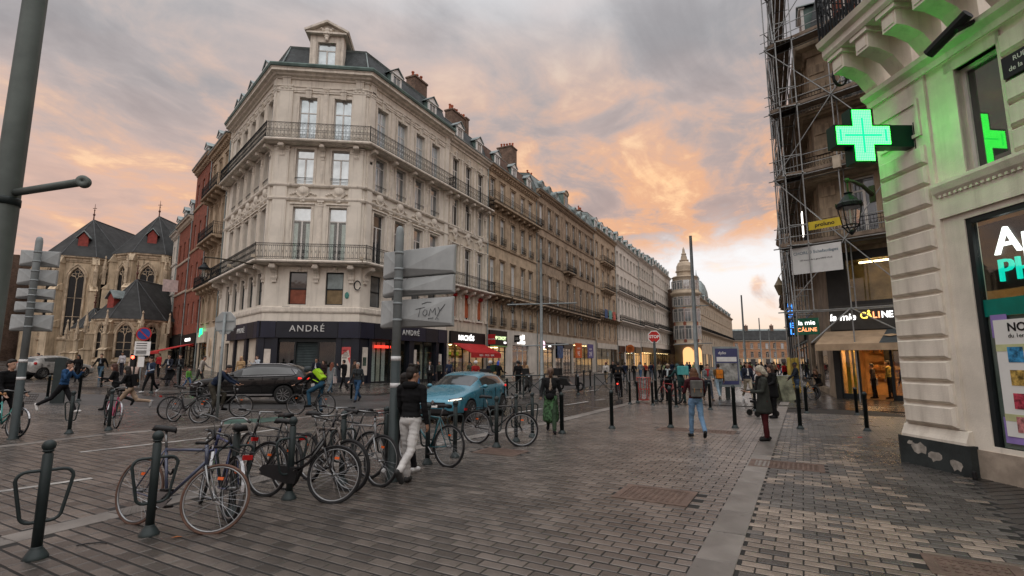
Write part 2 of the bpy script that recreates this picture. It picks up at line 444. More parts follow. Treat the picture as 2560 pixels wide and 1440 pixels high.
def in_view(x, y):
    if y < 0.8: return False
    z = y * _c - CAM_H * _s; px = 1280 + FPX * x / z; py = 720 + FPX * (y * _s + CAM_H * _c) / z
    return -260 < px < 2820 and py < 1640
holes = []
def lay(name, pred, w, d, rows, cols, axis_u, axis_v, org, m_of, near_n, bond=0.5, gap=0.012, gapv=0.027, rot_each=0.0, zo=0.0):
    cand = []
    for r in range(*rows):
        for c in range(*cols):
            p = org + axis_u * ((c + (bond if r % 2 else 0)) * w) + axis_v * (r * d)
            if in_view(p.x, p.y) and pred(p) and not any(inpoly(p, h) for h in holes): cand.append((p.length, p))
    cand.sort(key=lambda q: q[0])
    base = paver_mesh(w - gap, d - gapv); ang = math.atan2(axis_u.y, axis_u.x)
    shared = {}
    joined = {}
    for i, (dist, p) in enumerate(cand):
        T = Matrix.Translation((p.x, p.y, gz(p.x, p.y) + zo + random.uniform(-0.0015, 0.0015))) @ Matrix.Rotation(ang + random.uniform(-.012, .012), 4, 'Z') @ Matrix.Rotation(random.uniform(-.009, .009), 4, 'X') @ Matrix.Rotation(random.uniform(-.007, .007), 4, 'Y')
        m = m_of(p)
        if i < near_n:
            if m not in shared:
                shared[m] = base.mesh('paver'); shared[m].materials.append(m)
            mk('paver', shared[m], m, ground, T)
        else:
            joined.setdefault(m, MB()).add(base.v, base.f, 0, T)
    for m, mb in joined.items(): stuff(mb.build(name, m, ground))

near_poly = [Vector(p) for p in NEARK]
def side_of(poly, p):
    """signed distance-ish: > 0 on the right of the polyline"""
    best, sg = 1e9, 1
    for i in range(len(poly) - 1):
        a, b = Vector(poly[i]), Vector(poly[i + 1]); ab = b - a
        t = max(0, min(1, (p - a).dot(ab) / ab.length_squared)); q = a + ab * t
        d = (p - q).length
        if d < best: best, sg = d, (ab.x * (p.y - q.y) - ab.y * (p.x - q.x))
    return -best if sg > 0 else best
def w_of(p): return (p - K0).dot(kn)
def t_of(p): return (p - K0).dot(K1d)
covers = []
def cover(px, py, w, d, rz, label, tname='manhole_cover'):
    p = G(px, py); a = Vector((math.cos(rz), math.sin(rz))); b = Vector((-a.y, a.x))
    holes.append([p + a * (w / 2 + .11) + b * (d / 2 + .07), p - a * (w / 2 + .11) + b * (d / 2 + .07), p - a * (w / 2 + .11) - b * (d / 2 + .07), p + a * (w / 2 + .11) - b * (d / 2 + .07)])
    t = thing(tname, label, 'manhole cover', (p.x, p.y, gz(p.x, p.y)), rz)
    fr = MB(); e = 0.09
    for x0, x1, y0, y1 in ((-w / 2 - e, w / 2 + e, -d / 2 - e, -d / 2), (-w / 2 - e, w / 2 + e, d / 2, d / 2 + e), (-w / 2 - e, -w / 2, -d / 2, d / 2), (w / 2, w / 2 + e, -d / 2, d / 2)):
        fr.box(x0, x1, y0, y1, -0.05, 0.003)
    fr.build('frame', mt['iron_cover'], t)
    pl = MB(); pl.box(-w / 2 + .004, w / 2 - .004, -d / 2 + .004, d / 2 - .004, -0.05, -0.001)
    nx, ny = int(w / 0.07), int(d / 0.07)
    for i in range(nx):
        for j in range(ny):
            x, y = -w / 2 + (i + .5) * w / nx, -d / 2 + (j + .5) * d / ny
            pl.prism([(x - .022, y), (x, y - .022), (x + .022, y), (x, y + .022)], -0.001, 0.004, 'z')
    pl.build('lid', mt['iron_cover'], t)
ka = math.atan2(kn.y, kn.x)
cover(1638, 1236, 0.78, 0.62, ka, 'rusty square manhole cover in the middle of the red tinted setts')
cover(1965, 1163, 0.95, 0.55, ka, 'wide patterned manhole cover among the light pavers right of the slab line')
cover(1252, 1129, 0.75, 0.5, ka, 'dark manhole cover beside the farthest parked bicycle')
cover(2440, 1425, 0.5, 0.35, ka, 'broken dark drain cover near the bottom right corner')
cover(1740, 1076, 1.7, 0.5, ka + .03, 'long brown grating in the setts by the woman with the grey backpack')

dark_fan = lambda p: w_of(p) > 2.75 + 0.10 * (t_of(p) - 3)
def m_right(p):
    t, w = t_of(p), w_of(p); k = random.random()
    warm = 0.86 if t < 2.6 else (0.12 if t < 3.7 else (0.55 if (4.15 < t < 4.9 or 6.0 < t < 8.2) and w < 1.9 else 0.14))
    if w > 1.9: warm *= 0.45
    return mt['paver_warm'] if k < warm else mt['paver_dark']
lay('setts', lambda p: w_of(p) < 0.05 and side_of(NEARK, p) > 0.36 and t_of(p) < 17, 0.25, 0.145, (-44, 140), (-84, 6), kn, K1d, K0 - kn * 0.02, lambda p: mt['sett'], 300)
lay('pavers', lambda p: w_of(p) > 0.28 and not dark_fan(p) and t_of(p) < 16, 0.24, 0.135, (-40, 130), (0, 60), kn, K1d, K0 + kn * 0.0, m_right, 240)
f1 = uvec(27.6 + 52); f2 = Vector((-f1.y, f1.x))
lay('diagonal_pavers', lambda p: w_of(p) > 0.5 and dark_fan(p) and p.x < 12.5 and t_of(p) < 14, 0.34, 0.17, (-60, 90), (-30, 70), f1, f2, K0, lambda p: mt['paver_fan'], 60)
lay('island_setts', lambda p: side_of(FARK, p) < -0.32 and p.y < 19.5 and p.x < -2.5 and side_of(road_far, p) > 3.2, 0.30, 0.165, (-60, 90), (-90, 60), kn, K1d, K0, lambda p: mt['sett'], 0)
lay('lane_setts', lambda p: side_of(FARK, p) > 0.02 and side_of(NEARK, p) < -0.02 and p.y < 17, 0.30, 0.165, (-60, 90), (-90, 60), kn, K1d, K0, lambda p: mt['sett'], 0, zo=0.0015)
# slab line and granite kerb stones, each stone a piece
def stones(line, width, step, m, off=0.0, zo=0.004):
    pts = [Vector(p) for p in line]; acc = []
    for i in range(len(pts) - 1):
        a, b = pts[i], pts[i + 1]; L = (b - a).length; n = max(1, round(L / step))
        for k in range(n):
            p, q = a.lerp(b, k / n), a.lerp(b, (k + 1) / n); c = (p + q) / 2; d = (q - p).normalized(); nn = Vector((d.y, -d.x))
            c = c + nn * off
            if c.length > 32 or not in_view(c.x, c.y): continue
            l = (q - p).length
            me = paver_mesh(l - 0.012, width).mesh('kerb_stone')
            mk('kerb_stone', me, m, ground, Matrix.Translation((c.x, c.y, gz(c.x, c.y) + zo + random.uniform(-.003, .003))) @ Matrix.Rotation(math.atan2(d.y, d.x), 4, 'Z'))
stones([KP(-3, 0.16), KP(22, 0.16)], 0.34, 0.85, mt['slab'])
stones(NEARK, 0.34, 0.95, mt['slab'], 0.17)
stones(FARK, 0.30, 0.95, mt['slab'], -0.15)
# painted road markings
def mark(p0, p1, w, m, name='lane_marking', dz=0.006):
    a, b = Vector(p0), Vector(p1); d = (b - a).normalized(); n = Vector((d.y, -d.x)) * (w / 2)
    return struct(strip(name, [a - n, b - n], [a + n, b + n], dz, m, 2, 8))
mark(G(200, 1131), G(535, 1093), 0.13, mt['paint_white'])
mark(G(-20, 1232), G(230, 1196), 0.13, mt['paint_white'])
for a, b in (((1411, 1013), (1469, 1004)), ((1462, 979), (1498, 974)), ((1296, 1031), (1354, 1022)), ((1160, 1052), (1235, 1040)), ((940, 1046), (985, 1040)), ((1488, 1001), (1512, 998)), ((560, 1092), (700, 1072))):
    mark(G(*a), G(*b), 0.16, mt['paint_white'])
struct(strip('bike_lane_paint', [G(560, 1050), G(640, 1047), G(735, 1039)], [G(560, 1062), G(640, 1058), G(735, 1048)], 0.0055, mt['paint_green'], 3, 6))
for a, b in (((215, 957), (262, 972)), ((262, 958), (215, 972)), ((150, 944), (120, 950))):
    mark(G(*a), G(*b), 0.1, mt['paint_yellow'])

# ================================================================ buildings: kit
mat('cream', (0.70, 0.645, 0.565), 0.75, 0, 0.12, 0.7, 0.08, 60, streak=0.42, dirt=(0.24, 0.205, 0.17))
mat('cream_trim', (0.68, 0.62, 0.54), 0.75, 0, 0.16, 2.0, 0.1, 50, streak=0.5, dirt=(0.20, 0.17, 0.14))
mat('cream_old', (0.56, 0.49, 0.40), 0.8, 0, 0.2, 0.8, 0.1, 50, streak=0.6, dirt=(0.15, 0.12, 0.095))
mat('tan', (0.46, 0.355, 0.25), 0.8, 0, 0.25, 0.8, 0.15, 50, streak=0.6, dirt=(0.09, 0.07, 0.05))
mat('tan_trim', (0.43, 0.33, 0.235), 0.8, 0, 0.25, 1.5, 0.15, 50, streak=0.7, dirt=(0.08, 0.06, 0.045))
mat('brown', (0.33, 0.25, 0.18), 0.82, 0, 0.3, 1.0, 0.2, 40, streak=0.7, dirt=(0.06, 0.047, 0.036))
mat('white_wall', (0.62, 0.57, 0.51), 0.75, 0, 0.15, 0.6, 0.05, 50, streak=0.5, dirt=(0.22, 0.19, 0.16))
mat('grey_wall', (0.48, 0.44, 0.385), 0.78, 0, 0.2, 0.6, 0.05, 50, streak=0.5, dirt=(0.17, 0.15, 0.13))
mat('red_brick', (0.27, 0.075, 0.045), 0.8, 0, 0.25, 1.2, 0.2, 60, streak=0.25, brick=(0.22, 0.065, (0.20, 0.12, 0.09), 0.7))
mat('old_brick', (0.20, 0.13, 0.095), 0.85, 0, 0.3, 1.2, 0.2, 60, brick=(0.22, 0.07, (0.12, 0.10, 0.09), 0.55))
mat('slate', (0.055, 0.066, 0.07), 0.55, 0, 0.35, 1.0, 0.2, 60, brick=(0.22, 0.13, (0.022, 0.026, 0.028), 0.65))
mat('roof_tile', (0.15, 0.085, 0.06), 0.8, 0, 0.3, 1.0, 0.2, 60, brick=(0.24, 0.17, (0.04, 0.03, 0.025), 0.6))
mat('zinc', (0.22, 0.26, 0.26), 0.5, 0.4, 0.3, 1.5)
mat('zinc_green', (0.13, 0.19, 0.175), 0.6, 0.2, 0.3, 1.5)
mat('iron', (0.012, 0.014, 0.016), 0.5, 0.5, 0.2, 4)
mat('frame_white', (0.60, 0.58, 0.55), 0.5, 0, 0.1, 3)
mat('frame_dark', (0.012, 0.016, 0.018), 0.45, 0, 0.2, 3)
mat('terracotta', (0.36, 0.09, 0.04), 0.75, 0, 0.3, 3)
mat('andre_panel', (0.008, 0.010, 0.018), 0.45, 0, 0.25, 1.2, spec=0.35)
mat('andre_panel_b', (0.011, 0.013, 0.030), 0.45, 0, 0.25, 1.2, spec=0.35)
mat('paper', (0.58, 0.52, 0.46), 0.85, 0, 0.15, 3)
mat('curtain', (0.62, 0.62, 0.62), 0.9, 0, 0.15, 6)
mat('board', (0.24, 0.08, 0.05), 0.8, 0, 0.3, 2)
mat('board_ochre', (0.22, 0.16, 0.09), 0.8, 0, 0.3, 2)
mat('black', (0.008, 0.008, 0.009), 0.5, 0, 0.2, 2)
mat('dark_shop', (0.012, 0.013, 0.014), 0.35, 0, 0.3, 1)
mat('red_cloth', (0.42, 0.02, 0.02), 0.75, 0, 0.15, 2)
mat('steel', (0.30, 0.31, 0.32), 0.4, 0.8, 0.15, 4)
mat('white_paint', (0.72, 0.71, 0.69), 0.5, 0, 0.08, 3)
glass('glass_sky', (0.54, 0.60, 0.63), 0.5)  # pale bluish base paints the reflected sky into the pane
glass('glass_mid', (0.26, 0.28, 0.29), 0.6)
glass('glass_dark', (0.035, 0.038, 0.04), 0.25)
clear_glass('shop_glass')
emit('lit_warm', (1.0, 0.55, 0.22), 0.95); emit('lit_orange', (1.0, 0.35, 0.08), 1.2); emit('lit_white', (1, 0.97, 0.92), 3.0)
emit('lit_letters', (1, 0.98, 0.95), 2.2); emit('lit_green', (0.02, 1.0, 0.32), 2.2); emit('lit_red', (1.0, 0.05, 0.03), 2.0); emit('lit_blue', (0.05, 0.3, 1.0), 2.0)
emit('lit_yellow', (1.0, 0.72, 0.12), 2.0); emit('lamp_warm', (1.0, 0.70, 0.36), 11.0); emit('lit_dim', (1.0, 0.6, 0.28), 0.45)
rnd = random.Random(11)

def offs(P, d):
    P = [Vector(p) for p in P]; o = []
    for i in range(len(P)):
        e = []
        if i > 0: e.append((P[i] - P[i - 1]).normalized())
        if i < len(P) - 1: e.append((P[i + 1] - P[i]).normalized())
        n = [Vector((q.y, -q.x)) for q in e]
        if len(n) == 1: o.append(P[i] + n[0] * d)
        else:
            m = (n[0] + n[1]).normalized(); o.append(P[i] + m * (d / max(0.3, m.dot(n[0]))))
    return o
def sweep(P, prof, mb=None, cap=True, closed=False):
    """mould a profile of (outset, z) points along a plan polyline"""
    mb = mb or MB(); L = [offs(P, d) for d, z in prof]; n = len(P); k = len(prof)
    vs = [(L[j][i].x, L[j][i].y, prof[j][1]) for i in range(n) for j in range(k)]
    fs = [(i * k + j, (i + 1) * k + j, (i + 1) * k + j + 1, i * k + j + 1) for i in range(n - 1) for j in range(k - 1)]
    if cap: fs += [tuple(range(k)), tuple((n - 1) * k + j for j in range(k))[::-1]]
    return mb.add(vs, fs)
def wall(W, z0, z1, ops, reveal=0.26, mb=None, T=None, x0=0.0):
    mb = mb or MB()
    xs = sorted({x0, W} | {q for o in ops for q in o[:2]}); zs = sorted({z0, z1} | {q for o in ops for q in o[2:4]})
    for i in range(len(xs) - 1):
        for j in range(len(zs) - 1):
            cx, cz = (xs[i] + xs[i + 1]) / 2, (zs[j] + zs[j + 1]) / 2
            if any(o[0] < cx < o[1] and o[2] < cz < o[3] for o in ops): continue
            mb.add([(xs[i], 0, zs[j]), (xs[i + 1], 0, zs[j]), (xs[i + 1], 0, zs[j + 1]), (xs[i], 0, zs[j + 1])], [(0, 1, 2, 3)], 0, T)
    for a, b, c, d in [o[:4] for o in ops]:
        r = reveal
        mb.add([(a, 0, c), (b, 0, c), (b, 0, d), (a, 0, d), (a, r, c), (b, r, c), (b, r, d), (a, r, d)],
               [(0, 4, 5, 1), (1, 5, 6, 2), (2, 6, 7, 3), (3, 7, 4, 0)], 0, T)
    return mb
_wc = {}
def window(t, F, x, z, w, h, style='A', pane='glass_mid', frame='frame_white', depth=0.2, split=True):
    key = (round(w, 2), round(h, 2), style, frame)
    if key not in _wc:
        mb = MB(); fr = min(0.075, w * 0.08)
        def bar(x0, x1, z0, z1, y=0.0): mb.box(x0, x1, y - 0.035, y + 0.03, z0, z1)
        bar(-w / 2, -w / 2 + fr, 0, h); bar(w / 2 - fr, w / 2, 0, h); bar(-w / 2 + fr, w / 2 - fr, 0, fr); bar(-w / 2 + fr, w / 2 - fr, h - fr, h)
        panes = []
        if style in 'AB':
            zt = h * (0.74 if style == 'A' else 0.66)
            bar(-w / 2 + fr, w / 2 - fr, zt, zt + fr, 0.004); bar(-fr * .75, fr * .75, fr, zt, -0.006)
            if style == 'B': bar(-fr * .3, fr * .3, zt + fr, h - fr)
            panes = [(-w / 2 + fr, -fr * .75, fr, zt), (fr * .75, w / 2 - fr, fr, zt), (-w / 2 + fr, w / 2 - fr, zt + fr, h - fr)]
        elif style == 'S':
            zt = h * 0.46; bar(-w / 2 + fr, w / 2 - fr, zt, zt + fr * 1.3)
            panes = [(-w / 2 + fr, w / 2 - fr, fr, zt), (-w / 2 + fr, w / 2 - fr, zt + fr * 1.3, h - fr)]
        elif style == 'O': panes = [(-w / 2 + fr, w / 2 - fr, fr, h - fr)]
        else:
            bar(-fr * .6, fr * .6, fr, h - fr)
            panes = [(-w / 2 + fr, -fr * .6, fr, h - fr), (fr * .6, w / 2 - fr, fr, h - fr)]
        pm = []
        for a, b, c, d in panes:
            q = MB(); q.box(a, b, 0.0, 0.012, c, d); pm.append(q)
        jn = MB()
        for q in pm: jn.add(q.v, q.f)
        _wc[key] = (mb.mesh('window'), pm, jn, {})
    me, pm, jn, cache = _wc[key]
    o = mk('window', me, mt[frame], t, F @ Matrix.Translation((x, depth, z)))
    pl = pane if isinstance(pane, (list, tuple)) else [pane] * len(pm)
    if split:
        for i, q in enumerate(pm):
            k = (i, pl[i])
            if k not in cache: cache[k] = q.mesh('pane'); cache[k].materials.append(mt[pl[i]])
            mk('pane', cache[k], None, o)
    else:
        k = ('j', pl[0])
        if k not in cache: cache[k] = jn.mesh('pane'); cache[k].materials.append(mt[pl[0]])
        mk('pane', cache[k], None, o)
    return o
_pc = {}
def piece(t, F, key, fn, name, m, x, z, y=0.0, **kw):
    if key not in _pc: _pc[key] = fn(); _pc[key].name = name
    me = _pc[key]
    k2 = (key, m)
    if k2 not in _pc:
        q = me.copy(); q.materials.clear(); q.materials.append(mt[m]); _pc[k2] = q
    return mk(name, _pc[k2], None, t, F @ Matrix.Translation((x, y, z)))
def surround_m(w, h, b=0.16, p=0.06, head=True, sill=True):
    def f():
        mb = MB()
        mb.box(-w / 2 - b, -w / 2 - .002, -p, .02, 0, h); mb.box(w / 2 + .002, w / 2 + b, -p, .02, 0, h); mb.box(-w / 2 - b, w / 2 + b, -p, .02, h + .002, h + b)
        mb.box(-w / 2 - b * .45, -w / 2 - .004, -p - .025, -p + .002, 0, h + b * .4); mb.box(w / 2 + .004, w / 2 + b * .45, -p - .025, -p + .002, 0, h + b * .4)
        if head: mb.box(-w / 2 - b - .05, w / 2 + b + .05, -p - .10, .02, h + b + .002, h + b + .10)
        if sill: mb.box(-w / 2 - b - .04, w / 2 + b + .04, -p - .09, .02, -0.13, -.002)
        return mb.mesh()
    return f
def keystone_m(s=1.0):
    def f():
        mb = MB()
        mb.prism([(-.17 * s, 0), (.17 * s, 0), (.24 * s, .62 * s), (-.24 * s, .62 * s)], -.16, .01, 'y')
        mb.box(-.27 * s, .27 * s, -.2, .01, .62 * s, .68 * s)
        mb.add(*[[(p[0], p[1], p[2]) for p in q] if i == 0 else q for i, q in enumerate(half_disc(.2 * s, .7 * s))])
        for i in range(-2, 3): mb.box(i * .07 * s - .012, i * .07 * s + .012, -.175, -.155, .08 * s, .52 * s)
        return mb.mesh()
    return f
def half_disc(r, z):
    n = 8; vs, fs = [], []
    for y in (-.16, .01):
        for i in range(n + 1):
            q = math.pi * i / n; vs.append((r * math.cos(q), y, z - .02 + r * math.sin(q)))
    fs = [tuple(range(n + 1)), tuple(range(n + 1, 2 * n + 2))[::-1]] + [(i, n + 1 + i, n + 2 + i, i + 1) for i in range(n)] + [(0, n, 2 * n + 1, n + 1)]
    return vs, fs
def bracket_m(w=.26, d=.8, h=1.0):
    def f():
        pr = [(0, 0), (-.16, .02), (-.2, .14), (-.12, .24), (-.15, .42), (-d * .45, h * .62), (-d * .9, h * .72), (-d, h * .86), (-d * .97, h), (0, h)]
        mb = MB(); mb.prism(pr, -w / 2, w / 2, 'x')
        mb.prism([(p[0] * .9 - .01, p[1] * .96 + .02) for p in pr[:-1]] + [(0.0, h * .97)], -w / 2 - .03, w / 2 + .03, 'x')
        mb.lathe([(.01, -w / 2 - .05), (.10, -w / 2 - .05), (.10, w / 2 + .05), (.01, w / 2 + .05)], 10, (0, -d * .84, h * .82), axis='x')
        mb.box(-w / 2 + .02, w / 2 - .02, -.13, .0, -.18, .002)
        return mb.mesh()
    return f
def modillion_m():
    mb = MB(); mb.box(-.08, .08, -.32, 0, -.16, 0); mb.box(-.08, .08, -.16, 0, -.26, -.16); return mb.mesh()
def medallion_m():
    mb = MB(); T = Matrix.Rotation(R(90), 4, 'X')
    mb.lathe([(.42, 0), (.42, .06), (.36, .1), (.33, .09), (.31, .12), (.2, .17), (.02, .19)], 18, T=T)
    for i in range(11):
        q = R(200 + 14 * i); x, z = .47 * math.cos(q), .47 * math.sin(q)
        mb.ball((x, -.06, z), (.085, .07, .08), 6)
    for sx in (-1, 1):
        for i in range(6): mb.ball((sx * (.5 + .075 * i), -.05, -.2 - .03 * i + .05 * (i % 2)), (.065, .05, .06), 6)
    mb.prism([(-.2, -.42), (.2, -.42), (.14, -.85), (-.14, -.85)], -.14, 0, 'y')
    for i in range(8): mb.ball((.11 * math.cos(i * .8), -.13, -.55 - .04 * i), (.06, .05, .05), 5)
    return mb.mesh()
def pilaster_m(w, h, d=.09):
    def f():
        mb = MB()
        mb.box(-w / 2, w / 2, -d, .02, .3, h - .42); mb.box(-w / 2 - .05, w / 2 + .05, -d - .04, .02, 0, .3)
        mb.box(-w / 2 + .08, w / 2 - .08, -d - .02, -d + .002, .45, h - .6)
        mb.box(-w / 2 - .03, w / 2 + .03, -d - .03, .02, h - .42, h - .34); mb.box(-w / 2 - .01, w / 2 + .01, -d - .02, .02, h - .34, h - .1); mb.box(-w / 2 - .07, w / 2 + .07, -d - .08, .02, h - .1, h)
        for i in (-1, 0, 1): mb.ball((i * w * .3, -d - .03, h - .22), (w * .14, .06, .1), 6)
        return mb.mesh()
    return f
def rail_unit(style, sp, h):
    """one repeat of an iron railing as polylines in the x-z plane"""
    c = sp / 2; o = []
    if style == 0:
        for x in (sp * .12, sp * .88):
            o.append([(x, .02), (x, h)])
        for s0, zc, zt in ((1, h - .16, h - .02), (-1, .16, .02)):
            o.append([(sp * .12, zc), (sp * .25, zc + s0 * .09), (c, zc + s0 * .13), (sp * .75, zc + s0 * .09), (sp * .88, zc)])
            o.append([(c, zt), (c, zc - s0 * .16)]); o.append([(c - .05, zc - s0 * .08), (c + .05, zc - s0 * .08)])
        o.append([(c + .04 * math.cos(q * .9), h / 2 + .04 * math.sin(q * .9)) for q in range(8)])
    elif style == 1:
        for x in (sp * .2, sp * .8): o.append([(x, .16), (x, h - .16)])
        for s0, zc in ((1, h - .24), (-1, .24)):
            o.append([(sp * .2, zc), (sp * .32, zc + s0 * .07), (c, zc + s0 * .1), (sp * .68, zc + s0 * .07), (sp * .8, zc)])
        o.append([(c, h * .42), (c, h * .58)]); o.append([(c - .05, h / 2), (c + .05, h / 2)])
        for z0, z1 in ((0.03, .14), (h - .14, h - .02)):
            o.append([(0, z0), (c, z1), (sp, z0)]); o.append([(0, z1), (c, z0), (sp, z1)])
    else:
        o.append([(0, 0), (0, h)]); o.append([(c, 0), (c, h)])
        o.append([(c + .06 * math.cos(q * .9), h * .62 + .1 * math.sin(q * .9)) for q in range(8)])
        o.append([(0, .05), (c * .5, .3), (c, .05)]); o.append([(c, .05), (c * 1.5, .3), (sp, .05)])
    return o
def railing(P, z, h, style, sp, mb=None, r=0.011):
    mb = mb or MB(); rails = {0: (0, h * .43, h * .57, h), 1: (0, .15, h - .15, h), 2: (0, .06, h * .8, h)}[style]
    for i in range(len(P) - 1):
        a, b = Vector(P[i]), Vector(P[i + 1]); L = (b - a).length; d = (b - a) / L; n = max(1, round(L / sp)); st = L / n
        for zz in rails: mb.tube([(a.x, a.y, z + zz), (b.x, b.y, z + zz)], 0.02 if zz in (h,) else 0.013, 4)
        un = rail_unit(style, st, h)
        for k in range(n):
            for pl in un:
                mb.tube([(a.x + d.x * (k * st + p[0]), a.y + d.y * (k * st + p[0]), z + p[1]) for p in pl], r, 3, cap=False)
        for q in (a, b): mb.tube([(q.x, q.y, z - .05), (q.x, q.y, z + h + .06)], 0.022, 5)
    return mb
def balcony(t, P, z, out, style, wallm, h=1.05, sp=.24, endcap=True, slab=0.17):
    """stone slab with moulded edge along plan P, iron railing on it"""
    sweep(P, [(0.0, z - slab - .1), (out * .6, z - slab - .1), (out * .75, z - slab), (out, z - slab), (out + .04, z - slab * .5), (out, z), (0.0, z)]).build('balcony_slab', mt[wallm], t)
    Q = offs(P, out - 0.07)
    if endcap: Q = [Vector(P[0])] + Q + [Vector(P[-1])]
    railing(Q, z + .03, h, style, sp).build('railing', mt['iron'], t)
def dormer(t, F, x, z, w=1.15, h=1.75, d=1.6, head='tri', pane='glass_mid', face='white_paint', cheek='zinc_green'):
    mb = MB(); b = .16
    mb.box(-w / 2 - b, -w / 2, -.0, .14, 0, h); mb.box(w / 2, w / 2 + b, 0, .14, 0, h); mb.box(-w / 2 - b, w / 2 + b, 0, .14, h, h + .14)
    mb.box(-w / 2 - b - .08, w / 2 + b + .08, -.1, .2, h + .14, h + .24)
    if head == 'tri': mb.prism([(-w / 2 - b - .1, h + .24), (w / 2 + b + .1, h + .24), (0, h + .72)], -.02, .16, 'y')
    else:
        mb.prism([(-w / 2 - b - .1, h + .24)] + [((w / 2 + b + .1) * math.cos(R(180 - 22.5 * i)), h + .24 + .5 * math.sin(R(22.5 * i))) for i in range(1, 8)] + [(w / 2 + b + .1, h + .24)], -.02, .16, 'y')
    f = mb.build('dormer', mt[face], t, T=F @ Matrix.Translation((x, 0, z)))
    ck = MB(); ck.box(-w / 2 - b + .02, -w / 2, .14, d, 0, h + .2); ck.box(w / 2, w / 2 + b - .02, .14, d, 0, h + .2)
    ck.build('dormer_cheek', mt[cheek], f)
    rf = MB()
    if head == 'tri':
        for s in (-1, 1):
            rf.add([(s * (w / 2 + b + .18), -.14, h + .22), (0, -.14, h + .80), (0, d, h + .80), (s * (w / 2 + b + .18), d, h + .22), (s * (w / 2 + b + .18), -.14, h + .28), (0, -.14, h + .86), (0, d, h + .86), (s * (w / 2 + b + .18), d, h + .28)],
                   [(0, 1, 2, 3), (4, 7, 6, 5), (0, 4, 5, 1), (0, 3, 7, 4)])
    else:
        q = [((w / 2 + b + .14) * math.cos(R(22.5 * i)), h + .26 + .55 * math.sin(R(22.5 * i))) for i in range(9)]
        for i in range(8): rf.add([(q[i][0], -.12, q[i][1]), (q[i + 1][0], -.12, q[i + 1][1]), (q[i + 1][0], d, q[i + 1][1]), (q[i][0], d, q[i][1])], [(0, 1, 2, 3)])
    rf.build('dormer_roof', mt['zinc'], f)
    pn = MB(); pn.box(-w / 2, -.05, .06, .075, .03, h - .03); pn.box(.05, w / 2, .06, .075, .03, h - .03)
    mb2 = MB(); mb2.box(-.05, .05, .03, .1, 0, h); mb2.box(-w / 2, -w / 2 + .05, .03, .1, 0, h); mb2.box(w / 2 - .05, w / 2, .03, .1, 0, h); mb2.box(-w / 2, w / 2, .03, .1, h * .0, .05)
    mb2.build('window_frame', mt['frame_white'], f); pn.build('pane', mt[pane], f)
    return f
def chimney(t, x, y, z, w, d, h, pots, m='old_brick', T=Matrix()):
    mb = MB(); mb.box(x - w / 2, x + w / 2, y - d / 2, y + d / 2, z - 2.5, z + h); mb.box(x - w / 2 - .08, x + w / 2 + .08, y - d / 2 - .08, y + d / 2 + .08, z + h, z + h + .16)
    c = mb.build('chimney', mt[m], t, T=T)
    for i in range(pots):
        q = MB(); k = (i + .5) / pots - .5; hh = rnd.uniform(.4, .8); px, py = (x + k * w, y) if w > d else (x, y + k * d)
        q.lathe([(.13, z + h + .16), (.11, z + h + .16 + hh * .8), (.15, z + h + .16 + hh * .85), (.14, z + h + .16 + hh)], 8, (px, py, 0))
        q.build('chimney_pot', mt['terracotta'], c)
    return c
def ry(d): return math.atan2(d.y, d.x)
I4 = Matrix()

# ================================================================ the corner house
house = thing('corner_house', 'tall cream stone corner house with two wrapping iron balconies and a big roof dormer', 'building', (A.x, A.y, 0), 0)
LLEN, RLEN = 12.6, 10.96
plan = [B + dL * LLEN - A, B - A, Vector((0, 0)), dR * RLEN]
FC = Matrix.Translation((B.x - A.x, B.y - A.y, 0)) @ Matrix.Rotation(ry(A - B), 4, 'Z')
FR = Matrix.Rotation(ry(dR), 4, 'Z')
FL = Matrix.Translation((*(B + dL * LLEN - A), 0)) @ Matrix.Rotation(ry(-dL), 4, 'Z')
CW = 6.43
xsC, xsR = [2.2, 4.67], [1.64, 4.04, 6.48, 8.75]
xsL = [LLEN - q for q in (1.15, 3.35, 5.5, 7.7, 9.9)]
Z1, Z2, ZG = 8.65, 17.45, 22.35
rows = [(5.67, 2.3, 1.2, 'S'), (8.75, 3.9, 1.24, 'A'), (14.35, 2.6, 1.24, 'A'), (17.5, 3.45, 1.24, 'B')]
